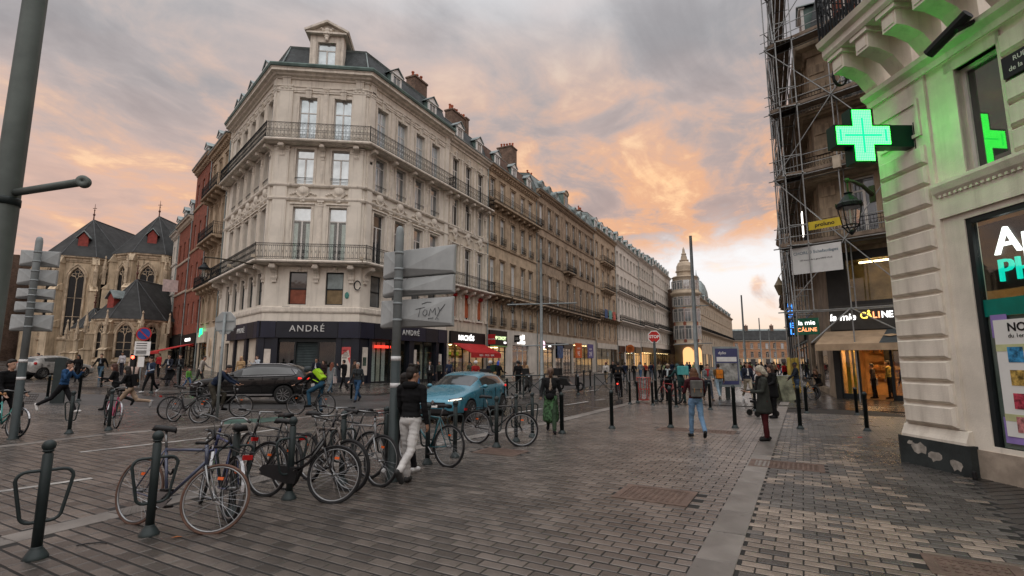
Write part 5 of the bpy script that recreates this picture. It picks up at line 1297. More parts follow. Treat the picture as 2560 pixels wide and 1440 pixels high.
ct = MB(); ct.box(1.9, 5.8, 2.0, 2.7, .02, .95); ct.box(1.85, 5.85, 1.95, 2.75, .95, 1.0); ct.build('counter', mat('wood', (.30, .15, .06), .5, 0, .4, 3), sc_h, T=FB)
gs = MB()
for k in range(4):
    gs.box(.5, 5.9, 4.1, 4.45, .9 + .42 * k, .93 + .42 * k)
    for i in range(26): a = rnd.uniform(.5, 5.7); gs.box(a, a + rnd.uniform(.08, .25), 4.1, 4.4, .93 + .42 * k, .93 + .42 * k + rnd.uniform(.06, .26))
gs.build('bread_shelf', mat('bread', (.42, .22, .08), .7, 0, .6, 4, island=.5), sc_h, T=FB)
mb_ = MB().box(1.2, 2.1, 3.9, 3.94, 1.75, 2.6).build('menu_board', mt['dark_shop'], sc_h, T=FB)
MB().box(3.2, 5.6, 3.9, 3.94, 2.05, 2.6).build('menu_board', mt['paper'], sc_h, T=FB)
MB().box(.36, .52, .6, .7, .1, 2.5).box(.62, .72, .6, .7, .1, 2.5).build('yellow_panel', mat('yellow', (.55, .38, .03), .6), sc_h, T=FB)
for x in (1.2, 2.6, 4.2): MB().box(x - .4, x + .4, .9, 1.6, 2.68, 2.72).build('ceiling_lamp', emit('lamp_bakery', (1, .6, .25), 26), sc_h, T=FB)
hs = MB().box(-1.25, -.2, -1.0, -.92, 3.05, 3.85).build('hanging_sign', mat('sign_green', (.02, .12, .07), .5), sc_h, T=FB)
text(hs, 'la mie', .32, TR(-.72, -1.01, 3.62), mt['lit_letters'], 'sign_lettering', .004); text(hs, 'C\u00c2LINE', .26, TR(-.72, -1.01, 3.28), mt['lit_coral'], 'sign_lettering', .004)
hb = MB().box(-.9, -.86, -1.7, -.1, 0, 0).box(9.0, 9.12, -1.7, -1.2, 3.2, 5.2).build('hotel_sign', mt['frame_dark'], sc_h, T=FS)
for i, ch in enumerate('HOTEL'): text(hb, ch, .42, TR(9.14, -1.45, 4.98 - .38 * i, R(90)), mt['lit_blue'], 'hotel_lettering', .01, thick=.01)

sf = thing('scaffolding', 'tall grey tube scaffolding with plank decks wrapped round the corner house of the bakery', 'scaffolding', (CB.x, CB.y, 0), 0)
mat('galv', (.26, .27, .27), .45, .6, .2, 3); mat('plank', (.19, .145, .11), .8, 0, .4, 2)
lev = [4.15, 7.35, 10.9, 14.5, 18.1, 21.4]; TOPZ = 23.6
def tb(name, p, q, F, r=.03, m='galv'): MB().tube([p, q], r, 6).build(name, mt[m], sf, T=F)
frontx, sidex = [-1.5, 1.35, 4.0, 6.6], [SL + 1.5 - 2.6 * i for i in range(6)]
for F, X in ((FB, frontx), (FS, sidex)):
    xa, xc = min(X), max(X)
    for x in X:
        for y in (-1.5, -.75): tb('standard', (x, y, 0 if y < -1 else lev[0]), (x, y, TOPZ + rnd.uniform(-1.2, .8)), F)
        for z in lev: tb('transom', (x, -1.65, z), (x, -.6, z), F)
        for z in [q + 1.0 for q in lev]: tb('tie', (x, -1.5, z), (x, -.75, z), F, .022)
    for z in lev:
        for y in (-1.5, -.75): tb('ledger', (xa - .3, y, z), (xc + .3, y, z), F)
        if z > 5:
            for dz in (.5, 1.0): tb('guard_rail', (xa - .2, -1.53, z + dz), (xc + .2, -1.53, z + dz), F, .024)
            for k, y in enumerate((-1.46, -1.23, -1.0)): MB().box(xa, xc, y, y + .21, z + .035, z + .075 + .006 * k).build('deck_plank', mt['plank'], sf, T=F)
            MB().box(xa, xc, -1.5, -1.47, z + .08, z + .24).build('toe_board', mt['plank'], sf, T=F)
            for k in range(int((xc - xa) / .5)):
                pass
    for i in range(len(X) - 1):
        for j, z in enumerate(lev[:-1]):
            if (i + j) % 2 == 0: tb('brace', (X[i], -1.56, z), (X[i + 1], -1.56, lev[j + 1]), F, .026)
            elif F is FB: tb('brace', (X[i + 1], -1.56, z), (X[i], -1.56, lev[j + 1]), F, .026)
tb('raker', (1.35, -1.6, 4.15), (-.1, -2.5, 2.6), FB, .03); tb('raker', (1.35, -1.6, 4.15), (3.6, -1.7, 2.7), FB, .03)
for F, x in ((FB, -1.5), (FS, sidex[1]), (FS, sidex[2]), (FS, sidex[3])):
    MB().lathe([(.07, .15), (.085, .2), (.085, 1.9), (.07, 1.95)], 10, (x, -1.5, 0)).build('yellow_pad', mat('pad_yellow', (.36, .26, .05), .7, 0, .3, 3), sf, T=F)
for x in (SL + .6, SL - 1.0): MB().box(x, x + .5, -.9, -.86, 7.9, 9.1).build('work_light', emit('work_lamp', (1, .93, .85), 2.2), sf, T=FS) if x > SL else None
bn = MB().box(-1.0, 1.2, -1.6, -1.58, 5.95, 7.25).build('banner', mat('banner_white', (.55, .55, .54), .7, 0, .08, 2), sf, T=FB)
text(bn, 'CHORLO Echafaudages', .2, TR(.1, -1.605, 6.95), mat('print_blue', (.03, .09, .14), .6), 'banner_lettering', .002); text(bn, '150 avenue de la gare 59000 LILLE', .1, TR(.1, -1.605, 6.6), mt['black'], 'banner_lettering', .002); 
yb = MB().box(-.1, 1.3, -1.6, -1.58, 8.02, 8.42).build('yellow_banner', mat('banner_yellow', (.50, .38, .03), .7, 0, .1, 2), sf, T=FB)
text(yb, 'proluno', .26, TR(.6, -1.605, 8.22), mt['black'], 'banner_lettering', .002, thick=.006)
MB().box(1.2, 1.5, -1.75, -1.55, 10.75, 11.35).build('site_lamp', mt['lamp_cream'], sf, T=FB)

# row behind the scaffolding on the right side of the long street
t = terrace('right_terrace', 'brown stone house row beyond the scaffolding on the right of the street', CB + dR * 52, -dR, 37.5, 'brown', 'tan_trim',
            [(6, 2.4, 1.1, 'A'), (10, 2.8, 1.1, 'A'), (14, 2.5, 1.1, 'A')], 18.2, n=13, roof=('slate', 2.4, 6, 'tri'), split=False, surround=False, modil=False, balc=[(9.4, 0, 37.5, .8, 2, 1.0)], pipe=False)
ground_wall(t, 37.5, [(1, 36, -.3, 4)], 'dark_shop')
shop(t, 1, 36, 3.4, 4.2, 'dark_shop', 'lit_warm', None, n=10)

# ================================================================ church
mat('church_stone', (.56, .45, .32), .85, 0, .3, .5, .2, 30, streak=.75, dirt=(.10, .08, .06))
mat('church_trim', (.50, .40, .29), .85, 0, .35, 1.5, .25, 20, streak=.8, dirt=(.07, .055, .045))
mat('church_slate', (.036, .037, .037), .75, 0, .35, .8, .2, 40, brick=(.4, .22, (.028, .03, .031), .75))
mat('dormer_red', (.26, .05, .04), .7, 0, .3, 3)
CH0 = 1.3; mat('lead', (.07, .075, .078), .6, .2, .3, 2)
ch = thing('gothic_church', 'old gothic church choir with slate apse roofs, buttresses and tall traceried windows', 'church', (-48, 62, CH0), R(4))
def gothic_outline(w, h, n=6):
    """pointed arch: springs at h - w*0.9"""
    s = h - w * .9; o = [(-w / 2, 0), (w / 2, 0), (w / 2, s)]
    for i in range(1, n): q = R(62 * i / n); o.append((-w / 2 + w * math.cos(q) * 1.0, s + w * math.sin(q)))
    o.append((0, h))
    for i in range(n - 1, 0, -1): q = R(62 * i / n); o.append((w / 2 - w * math.cos(q), s + w * math.sin(q)))
    o.append((-w / 2, s)); return o
def gothic_window(t, F, w, h):
    ol = gothic_outline(w, h)
    g = MB().prism(ol, -.02, .0, 'y').build('church_window', mat('church_glass', (.010, .011, .012), .35, 0, .3, 2), t, T=F)
    b = MB(); pts = [(p[0], -.12, p[1]) for p in ol[1:] + ol[:1]]
    b.tube(pts, .15, 6); b.tube([(p[0] * 1.16, -.2, p[1] * 1.03) for p in ol[2:]], .1, 6)
    b.build('arch_moulding', mt['church_trim'], g)
    tr = MB(); s = h - w * .9
    for x in (-w / 6, w / 6) if w > 1.8 else (0,): tr.tube([(x, -.06, 0), (x, -.06, s)], .05, 5)
    m = (-w / 6, w / 6) if w > 1.8 else (0,)
    xs2 = [-w / 2] + list(m) + [w / 2]
    for a, c in zip(xs2, xs2[1:]): tr.tube([(a, -.06, s - .1), (a + (c - a) * .2, -.06, s + .35 * w / 2), ((a + c) / 2, -.06, s + .5 * w / 2), (c - (c - a) * .2, -.06, s + .35 * w / 2), (c, -.06, s - .1)], .045, 5)
    for cx_, cz, r in ((0, h - w * .38, w * .14), (-w * .18, h - w * .62, w * .12), (w * .18, h - w * .62, w * .12)): tr.tube([(cx_ + r * math.cos(i * .628), -.06, cz + r * math.sin(i * .628)) for i in range(10)], .04, 5, closed=True)
    for z in (s * .33, s * .66): tr.tube([(-w / 2, -.05, z), (w / 2, -.05, z)], .03, 4)
    tr.build('tracery', mt['church_trim'], g)
def buttress(t, F, h, d=1.5, w=.85):
    mb = MB(); mb.box(-w / 2, w / 2, -d, .3, -1, h * .34); mb.prism([(-d - .1, h * .34), (.3, h * .34), (.3, h * .42), (-d * .75, h * .38)], -w / 2 - .08, w / 2 + .08, 'x')
    mb.box(-w * .42, w * .42, -d * .72, .3, h * .38, h * .68); mb.prism([(-d * .8, h * .68), (.3, h * .68), (.3, h * .76), (-d * .5, h * .72)], -w / 2, w / 2, 'x')
    mb.box(-w * .36, w * .36, -d * .45, .3, h * .72, h * .93); mb.prism([(-d * .55, h * .93), (.3, h * .93), (.3, h * 1.0), (-d * .12, h * 1.02)], -w * .45, w * .45, 'x')
    o = mb.build('buttress', mt['church_stone'], t, T=F)
    p = MB(); p.box(-.16, .16, -d * .72 - .16, -d * .72 + .16, h * .72, h * .86); p.lathe([(.24, h * .86), (.05, h * .86 + 1.4), (.12, h * .86 + 1.45), (.02, h * .86 + 1.7)], 6, (0, -d * .72, 0))
    for k in range(4): p.ball((0, -d * .72 - .18 + .035 * k, h * .88 + .3 * k), (.07, .07, .07), 5)
    p.build('pinnacle', mt['church_trim'], o)
def apse(cx_, cy, r, eave, apex, back, wins, wh, wz, ww, dormers=True, bt=True):
    """half octagon choir end facing the viewer with a ridge running back"""
    T0 = Matrix.Translation((cx_, cy, 0)); a = [math.pi + math.pi / 8 * 0 + math.pi * i / 4 for i in range(5)]
    pts = [Vector((r * math.cos(q), r * math.sin(q))) for q in a]
    pl = [Vector((-r, back))] + pts + [Vector((r, back))]
    mb = MB()
    for i in range(len(pl) - 1): mb.quad((pl[i].x, pl[i].y, -1.5), (pl[i + 1].x, pl[i + 1].y, -1.5), (pl[i + 1].x, pl[i + 1].y, eave), (pl[i].x, pl[i].y, eave))
    mb.build('choir_wall', mt['church_stone'], ch, T=T0)
    sweep(pl, [(0, eave - .7), (.12, eave - .65), (.12, eave - .5), (.2, eave - .45), (.2, eave - .2), (.38, eave - .1), (.4, eave + .1), (0, eave + .12)]).build('eaves_cornice', mt['church_trim'], ch, T=T0)
    sweep(pl, [(0, wz - .5), (.18, wz - .5), (.18, wz - .35), (0, wz - .15)]).build('string_course', mt['church_trim'], ch, T=T0)
    E_ = offs(pl, .45); rf = MB(); e = eave + .08
    vs_ = [(p.x, p.y, e) for p in E_] + [(0, 0, apex), (0, back, apex)]; k = len(E_)
    rf.add(vs_, [(0, 1, k, k + 1)] + [(i, i + 1, k) for i in range(1, k - 2)] + [(k - 2, k - 1, k + 1, k)])
    rf.build('slate_roof', mt['church_slate'], ch, T=T0)
    hp = MB()
    for i in range(1, k - 1): hp.tube([vs_[i], vs_[k]], .06, 5)
    hp.tube([vs_[k], vs_[k + 1]], .09, 5); hp.build('roof_hip', mt['lead'], ch, T=T0)
    MB().tube([(0, 0, apex), (0, 0, apex + 2.2)], [.09, .02], 6).ball((0, 0, apex + .7), .17, 6).ball((0, 0, apex + 1.3), .1, 6).box(-.25, .25, -.02, .02, apex + 1.55, apex + 1.62).build('finial', mat('finial_rust', (.10, .04, .03), .7), ch, T=T0)
    for i in range(1, len(pl) - 2):
        c = (pl[i] + pl[i + 1]) / 2; d = pl[i + 1] - pl[i]
        if wins: gothic_window(ch, T0 @ Matrix.Translation((c.x, c.y, wz)) @ Matrix.Rotation(ry(d), 4, 'Z'), ww, wh)
    if bt:
        for i, p in enumerate(pts): buttress(ch, T0 @ Matrix.Translation((p.x, p.y, 0)) @ Matrix.Rotation(math.atan2(p.y, p.x) + R(90), 4, 'Z'), eave, 1.5 if r > 3.7 else 1.1, .8 if r > 3.7 else .65)
    if dormers:
        for i in (3,) if r > 3.7 else (2,):
            c = (E_[i] + E_[i + 1]) / 2; d = E_[i + 1] - E_[i]; cc = c * .74; zz = e + (apex - e) * .26
            F = T0 @ Matrix.Translation((cc.x, cc.y, zz - .2)) @ Matrix.Rotation(ry(d), 4, 'Z')
            b = MB(); b.box(-.5, .5, 0, 1.5, 0, 1.3); b.prism([(-.5, 1.3), (.5, 1.3), (0, 1.95)], 0, 1.8, 'y'); o = b.build('roof_dormer', mt['dormer_red'], ch, T=F)
            h_ = MB()
            for s in (-1, 1): h_.add([(s * .72, -.2, 1.2), (0, -.2, 2.1), (0, 2, 2.1), (s * .72, 2, 1.2), (s * .72, -.2, 1.3), (0, -.2, 2.22), (0, 2, 2.22), (s * .72, 2, 1.3)], [(0, 1, 2, 3), (4, 7, 6, 5), (0, 4, 5, 1)])
            h_.build('dormer_hood', mt['zinc'], o)
apse(-7.6, 5.0, 4.2, 13.4, 19.2, 22, True, 8.6, 3.6, 1.75)
apse(.6, 5.2, 4.1, 13.9, 19.9, 22, True, 8.4, 4.2, 1.75)
apse(7.9, 5.6, 3.9, 13.9, 19.6, 22, True, 8.4, 4.2, 1.9)
apse(4.2, -3.6, 3.3, 5.0, 9.9, 8, True, 3.9, .9, 1.6, bt=True)
apse(-2.2, -.6, 1.5, 4.2, 6.8, 5, False, 2, 1, 1, False)
# old hotel house left of the church
t = terrace('hotel_house', 'old brick and stone house with a hotel sign at the left edge', Vector((-72.4, 57.5)), Vector((1, .08)).normalized(), 11.5, 'tan', 'tan_trim', [(4.6, 1.9, 1.0, 'A'), (7.6, 1.6, 1.0, 'A')], 9.9, n=4, roof=('old_brick', 3.4, 0, 'tri'), split=False, modil=False, zb=.9, roofin=.4, base=3.6)
ground_wall(t, 11.5, [(1.5, 4, -.3, 3), (6, 9, -.3, 3.2)], 'red_brick', 3.6)
for a, b in ((1.5, 4), (6, 9)): MB().box(a, b, .1, .12, 0, 3.1).build('shop_pane', mt['glass_dark' if a < 5 else 'lit_dim'], t)
hs = MB().box(9.2, 9.9, -.55, -.4, 10.4, 13.3).build('hotel_sign', mt['white_paint'], t)
for i, c in enumerate('HOTEL'): text(hs, c, .52, TR(9.55, -.57, 12.98 - .55 * i), mat('sign_blue', (.05, .15, .28), .6), 'hotel_lettering', .01, thick=.012)

# ================================================================ the far end of the long street
tw = thing('round_tower_house', 'stone corner house with round tower, stepped cupola and red brick strips at the street end', 'building', (50.6, 148, 0), 0)
mat('far_stone', (.42, .345, .26), .8, 0, .2, .4, 0, streak=.4, dirt=(.18, .14, .11))
mat('far_brick', (.42, .225, .13), .8, 0, .25, .5, 0, streak=.3); TWR = 3.7
b = MB(); b.lathe([(TWR, -1), (TWR, 6.2), (TWR + .4, 6.3), (TWR + .4, 6.8), (TWR, 6.9), (TWR, 20.6), (TWR + .5, 20.9), (TWR + .6, 21.5), (TWR + .1, 21.6), (TWR - .2, 25.8), (TWR + .1, 26.0), (TWR - .4, 26.3)], 24); b.build('tower_drum', mt['far_stone'], tw, True)
b = MB(); b.lathe([(2.3, 26.3), (2.3, 27.6), (2.6, 27.7), (2.6, 28.0), (2.35, 28.1), (2.3, 29.4), (1.8, 30.4), (1.15, 30.9), (1.35, 31.0), (1.35, 31.3), (1.0, 31.4), (.8, 32.5), (.55, 32.8), (.75, 32.9), (.7, 33.2), (.45, 33.5), (.3, 34.6), (.05, 35.2)], 12); b.build('cupola', mt['far_stone'], tw)
for i in range(-3, 4):
    F = Matrix.Rotation(R(28 * i - 14), 4, 'Z') @ Matrix.Translation((0, -TWR - .05, 0))
    for z, h in ((8.0, 3.9), (13.0, 3.7), (17.6, 2.6), (22.3, 2.6)): window(tw, F, 0, z, 1.7, h, 'A', 'glass_mid', 'frame_white', .0, False)
    if i % 2: MB().box(-1.2, -.4, -.03, .1, 7.2, 17).build('brick_strip', mt['red_brick'], tw, T=Matrix.Rotation(R(28 * i), 4, 'Z') @ Matrix.Translation((.8, -TWR - .04, 0)))
for a in (-20, 22):
    F = Matrix.Rotation(R(a), 4, 'Z') @ Matrix.Translation((0, -TWR - .06, 0))
    ar = [(-1.4, .4), (1.4, .4), (1.4, 4.4)] + [(1.4 * math.cos(R(q)), 4.4 + 1.4 * math.sin(R(q))) for q in range(20, 180, 20)] + [(-1.4, 4.4)]
    MB().prism(ar, -.05, .1, 'y').build('lit_arch', mt['lit_warm'], tw, T=F)
d_f = Vector((46, 84)).normalized()
t = terrace('far_terrace', 'long far stone facade with dome receding from the round tower', Vector((54.4, 149.5)), d_f, 95, 'far_stone', 'far_stone', [(6.6, 3.0, 1.5, 'A'), (11.4, 3.2, 1.5, 'A'), (16.2, 2.6, 1.5, 'A')], 20.6, n=22, balc=[(11, 0, 95, .8, 2, 1.0)], roof=('slate', 3.0, 9, 'round'), split=False, modil=False, surround=False, pipe=False)
ground_wall(t, 95, [(4 * i + 1, 4 * i + 3.4, -.3, 4) for i in range(23)], 'far_stone')
for i in range(23): MB().box(4 * i + 1, 4 * i + 3.4, .15, .2, 0, 4).build('shop_pane', mt['lit_dim' if i % 3 == 0 else 'glass_dark'], t)
dm = MB(); dm.lathe([(3.9, 20), (3.9, 24), (3.6, 27), (2.8, 29.5), (1.6, 31.2), (1.0, 31.4), (1.1, 32.2), (.7, 33), (.2, 33.6), (.05, 35.5)], 18, (40, 6, 0)); dm.build('dome', mt['zinc'], t, True)
t = terrace('exchange_hall', 'low red brick and stone hall closing the far end of the street', Vector((108, 252)), Vector((1, -.12)).normalized(), 46, 'far_brick', 'far_stone', [(3.8, 2.6, 1.3, 'A'), (8.0, 2.6, 1.3, 'A')], 11.8, n=13, roof=('church_slate', 5.2, 0, 'tri'), split=False, modil=False, surround=True, pipe=False, chim=[(8, 4, 1.4, 1.4, 2.0, 2), (20, 4, 1.4, 1.4, 2.0, 2), (31, 4, 1.8, 1.8, 2.2, 2)], base=3.4, roofin=3.5)
ground_wall(t, 46, [(3.5 * i + 1, 3.5 * i + 3.2, -.3, 3) for i in range(13)], 'far_stone', 3.4)
for i in range(13): MB().box(3.5 * i + 1, 3.5 * i + 3.2, .1, .15, -.2, 3).build('arcade_pane', mt['lit_dim' if i % 2 else 'glass_dark'], t)
t = terrace('corner_far_house', 'grey roofed stone house right of the brick hall at the far end', Vector((142, 235)), Vector((1, -.3)).normalized(), 22, 'far_stone', 'far_stone', [(4.4, 2.4, 1.2, 'A'), (8.4, 2.4, 1.2, 'A')], 12.2, n=6, roof=('church_slate', 4.5, 0, 'tri'), split=False, modil=False, surround=False, pipe=False, roofin=3.5)
ground_wall(t, 22, [(1, 21, -.3, 3)], 'far_stone', 4.6); MB().box(1, 21, .1, .15, 0, 3).build('shop_pane', mt['lit_dim'], t)

# ================================================================ street furniture
mat('post_green', (.021, .030, .031), .48, .1, .25, 3, spec=.3)
mat('post_grey', (.22, .245, .25), .55, .1, .25, 2, streak=.25, dirt=(.10, .10, .10))
mat('sign_back', (.34, .355, .355), .6, .1, .22, 1.4, streak=.35, dirt=(.11, .11, .11))
mat('sign_red', (.42, .02, .02), .45); mat('sign_blue2', (.02, .06, .25), .45); mat('reflective', (.55, .55, .55), .4, 0, .15, 3)
def at(px, py, Y):
    """(x, z) of a photograph pixel on the plane at depth Y (survey helper)"""
    a, b = (px - 1280) / FPX, (720 - py) / FPX; d = (a, _c - b * _s, _s + b * _c); t = Y / d[1]
    return d[0] * t, CAM_H + d[2] * t
# ---- bicycle rack posts: post with ball, flared foot and a bent hoop
hoop_pts = []
def hoop(w1=.20, w0=.145, z1=.76, z0=.31, r=.075):
    def corner(cx, cz, a0, a1): return [(cx + r * math.cos(R(a0 + (a1 - a0) * i / 4)), 0, cz + r * math.sin(R(a0 + (a1 - a0) * i / 4))) for i in range(5)]
    return corner(w1 - r, z1 - r, 90, 0) + corner(w0 - r, z0 + r, 0, -90) + corner(-w0 + r, z0 + r, -90, -180) + corner(-w1 + r, z1 - r, 180, 90)
rack_post, rack_hoop, rack_foot, rack_ball = None, None, None, None
m1 = MB(); m1.lathe([(.041, .05), (.041, .905), (.03, .915), (.03, .93)], 14); ME_POST = m1.mesh('post', True)
m1 = MB(); m1.ball((0, 0, .98), .054, 16); m1.lathe([(.04, .925), (.045, .935), (.04, .945)], 12); ME_BALL = m1.mesh('ball', True)
m1 = MB(); m1.lathe([(.095, -.02), (.095, .012), (.084, .03), (.056, .075), (.046, .085), (.046, .1)], 14); ME_FOOT = m1.mesh('foot', True)
m1 = MB(); m1.tube(hoop(), .015, 8, closed=True); ME_HOOP = m1.mesh('hoop', True)
m1 = MB(); m1.lathe([(.05, .05), (.05, 1.0), (.056, 1.0), (.056, 1.04), (.05, 1.06), (.034, 1.09), (.01, 1.1)], 14); ME_BOL = m1.mesh('post', True)
for me in (ME_POST, ME_BALL, ME_FOOT, ME_HOOP, ME_BOL): me.materials.append(mt['post_green'])
def rack(label, px, py, rz, p=None, s=1.0):
    p = p or G(px, py); t = thing('bicycle_rack', label, 'bike rack', (p.x, p.y, gz(p.x, p.y)), rz, 'bicycle racks along the kerb'); t.scale = (s, s, s)
    for n, me in (('post', ME_POST), ('ball', ME_BALL), ('foot', ME_FOOT), ('hoop', ME_HOOP)): mk(n, me, None, t)
    return t
RL = [('nearest empty bicycle rack at the bottom left corner', 88, 1395), ('bicycle rack in front of the blue and white racing bicycle', 372, 1337), ('bicycle rack between the racing bicycle and the bicycle with the orange reflector', 578, 1285), ('bicycle rack in front of the black city bicycle with chain guard', 722, 1247),
      ('bicycle rack behind the crowded silver bicycles', 853, 1208), ('bicycle rack half hidden behind the tall sign post', 962, 1180), ('bicycle rack by the turquoise frame bicycle, behind the two boys', 1068, 1160), ('bicycle rack right of the turquoise frame bicycle', 1137, 1143),
      ('bicycle rack beside the far black bicycle', 1241, 1118), ('bicycle rack behind the far black bicycle', 1290, 1104), ('last bicycle rack of the row, next to the woman in the patterned skirt', 1331, 1093)]
for i, (l, x, y) in enumerate(RL): rack(l, x, y, R(48) + rnd.uniform(-.08, .08))
rack('rack post right of the striding man in the blue jacket', 172, 1084, R(-8)); rack('rack post holding the pink bicycle', 271, 1076, R(-5))
def bollard(label, px, py, top=None, s=None, p=None, name='bollard'):
    p = p or G(px, py); t = thing(name, label, 'bollard', (p.x, p.y, gz(p.x, p.y)), rnd.uniform(0, 6), 'green bollards'); s = s or 1.0; t.scale = (s, s, s)
    if top: t.scale = (1, 1, (at(px, top, p.y)[1] - gz(p.x, p.y)) / 1.1)
    t.rotation_euler = (rnd.uniform(-.012, .012), rnd.uniform(-.012, .012), 0)
    mk('post', ME_BOL, None, t); mk('foot', ME_FOOT, None, t)
    return t
for l, x, y, tp in (('bollard right of the woman in the patterned skirt', 1405, 1083, 980), ('lone bollard in front of the red meshed bin', 1530, 1071, 975), ('bollard left of the woman with the grey backpack', 1677, 1069, 965), ('bollard left of the grey haired woman', 1838, 1070, 962),
                    ('bollard right of the grey haired woman', 2001, 1072, 963), ('bollard nearest the pharmacy pier', 2168, 1077, 979), ('bollard in front of the bakery door', 2143, 1037, 968), ('bollard in front of the yellow bicycle', 2017, 1033, 963), ('bollard at the edge of the pharmacy pier', 2281, 1043, 972),
                    ('bollard right of the woman with the grey backpack', 1776, 1024, 955), ('bollard by the red cargo bicycle', 1691, 1018, 948), ('bollard hidden behind the grey haired woman', 1888, 1028, 955), ('leftmost bollard of the trio beside the red meshed bin', 1575, 1010, 952), ('second bollard left of the red meshed bin', 1594, 1006, 952),
                    ('bollard just right of the red meshed bin', 1632, 1013, 953), ('bollard by the stop sign post', 1640, 1003, 948), ('bollard left of the red cargo bicycle', 1655, 998, 947), ('bollard left of the tall man in the blue jacket', 118, 996, 937), ('bollard behind the empty rack post', 196, 1002, 932),
                    ('bollard beside the black car front', 510, 1006, 950), ('bollard by the family with the pushchair', 448, 965, 912), ('bollard in front of the man in dark vest', 378, 982, 925), ('bollard behind the running girls', 252, 972, 925), ('bollard at the kerb before the grey bearded man', 878, 1000, 958)):
    bollard(l, x, y, tp)
ORD = 'first second third fourth fifth sixth seventh eighth ninth tenth eleventh twelfth thirteenth fourteenth fifteenth sixteenth seventeenth eighteenth nineteenth twentieth'.split()
for i, (x, y) in enumerate(sorted(((1442, 972), (1460, 970), (1476, 969), (1446, 985), (1300, 985), (1268, 990), (1212, 975), (1378, 975), (1575, 966), (1588, 964), (1612, 962), (1655, 958), (1668, 957), (1700, 955), (1550, 975)))):
    b = bollard('%s from the left of the small far bollards along the far kerb' % ORD[i], x, y, y - 45)
wide = thing('wide_bollard', 'broad flat grey bollard panel beside the man in the blue jacket', 'bollard', G3(142, 1008), R(12))
MB().prism([(-.22, 0), (.22, 0), (.2, 1.65), (.12, 1.72), (-.14, 1.72), (-.2, 1.65)], -.05, .05, 'y').build('panel', mt['post_green'], wide)

# ---- direction sign posts seen from behind
def sign_post(name, label, base, height, r, dark_z, signs, rz, lean=0.0):
    t = thing(name, label, 'sign post', base, 0)
    MB().lathe([(r * 1.5, -.03), (r * 1.5, .02), (r * 1.12, .05), (r * 1.1, dark_z)], 16).build('dark_sleeve', mt['post_green'], t, True)
    MB().lathe([(r, dark_z - .05), (r * .98, height - .12), (r * .8, height - .03), (r * .35, height)], 16).build('pole', mt['post_grey'], t, True)
    for z in (dark_z - .42, dark_z - .02): MB().lathe([(r * 1.115, z), (r * 1.115, z + .07)], 16).build('white_band', mt['reflective'], t, True)
    for i, (zc, h, xl, xr) in enumerate(signs):
        T = Matrix.Rotation(rz, 4, 'Z') @ Matrix.Translation((0, 0, zc))
        b = MB(); yf, ye, zr = r + .16, r + .09, -h / 2 + .05
        # folded sheet back: upper plane faces up, lower plane is undercut towards the pole
        b.add([(xl, yf, -h / 2), (xr, yf, -h / 2), (xr, yf, h / 2), (xl, yf, h / 2), (xl, ye, -h / 2 + .015), (xr, ye, -h / 2 + .015), (xr, ye, h / 2 - .01), (xl, ye, h / 2 - .01),
               (xl + .02, ye - .02, zr), (-r, r + .02, -h * .2), (r, r + .02, -h * .2), (xr - .02, ye - .02, zr)],
              [(0, 3, 2, 1), (0, 1, 5, 4), (1, 2, 6, 5), (2, 3, 7, 6), (3, 0, 4, 7), (4, 5, 11), (4, 11, 10, 9), (4, 9, 8), (7, 8, 9), (7, 9, 10, 6), (6, 10, 11), (7, 4, 8), (5, 6, 11)])
        o = bevel(b.build('sign_box', mt['sign_back'], t, T=T), .012, 2)
        for zz_ in (-h * .3, h * .26): MB().lathe([(r * 1.02, zz_), (r * 1.06, zz_), (r * 1.06, zz_ + .04), (r * 1.02, zz_ + .04)], 14).build('clamp', mt['post_grey'], o, True)
    return t
px_ = G(980, 1203)
sp = sign_post('direction_sign_post', 'tall grey post in the middle with three sign boxes seen from behind', (px_.x, px_.y, 0), at(1000, 566, px_.y)[1], .068, 1.78,
          [(3.30, .46, -.44, .92), (2.92, .30, -.44, .91), (2.50, .46, -.46, .90)], R(-26))
tg = [o for o in sp.children if o.name.startswith('sign_box')][2]
gf = MB(); gk = lambda pts: gf.tube([(x_, .098 + .035 * x_ + .17 * z_, z_) for x_, z_ in pts], .0055, 4)
for pts in (((.26, .05), (.42, .075)), ((.34, .06), (.325, -.07)), ((.40, .0), (.43, .04), (.47, .02), (.475, -.03), (.44, -.06), (.40, -.03), (.40, .0)), ((.51, -.06), (.53, .05), (.57, -.01), (.61, .06), (.63, -.05)), ((.66, .07), (.70, .01)), ((.78, .11), (.70, .01), (.66, -.08)), ((.36, .13), (.45, .155), (.53, .15)), ((.5, -.10), (.6, -.095)), ((.64, -.12), (.66, -.09), (.69, -.12))): gk(pts)
gf.build('graffiti', mat('marker', (.06, .065, .07), .7), tg)
p = G(32, 1098)
sp2 = sign_post('direction_sign_post', 'grey post at the left edge with five sign boxes seen from behind', (p.x, p.y, 0), at(97, 592, p.y)[1], .074, 1.75,
          [(4.22, .40, -.40, .36), (3.76, .40, -.40, .36), (3.36, .26, -.38, .35), (3.04, .26, -.38, .35), (2.66, .40, -.42, .38)], R(20))
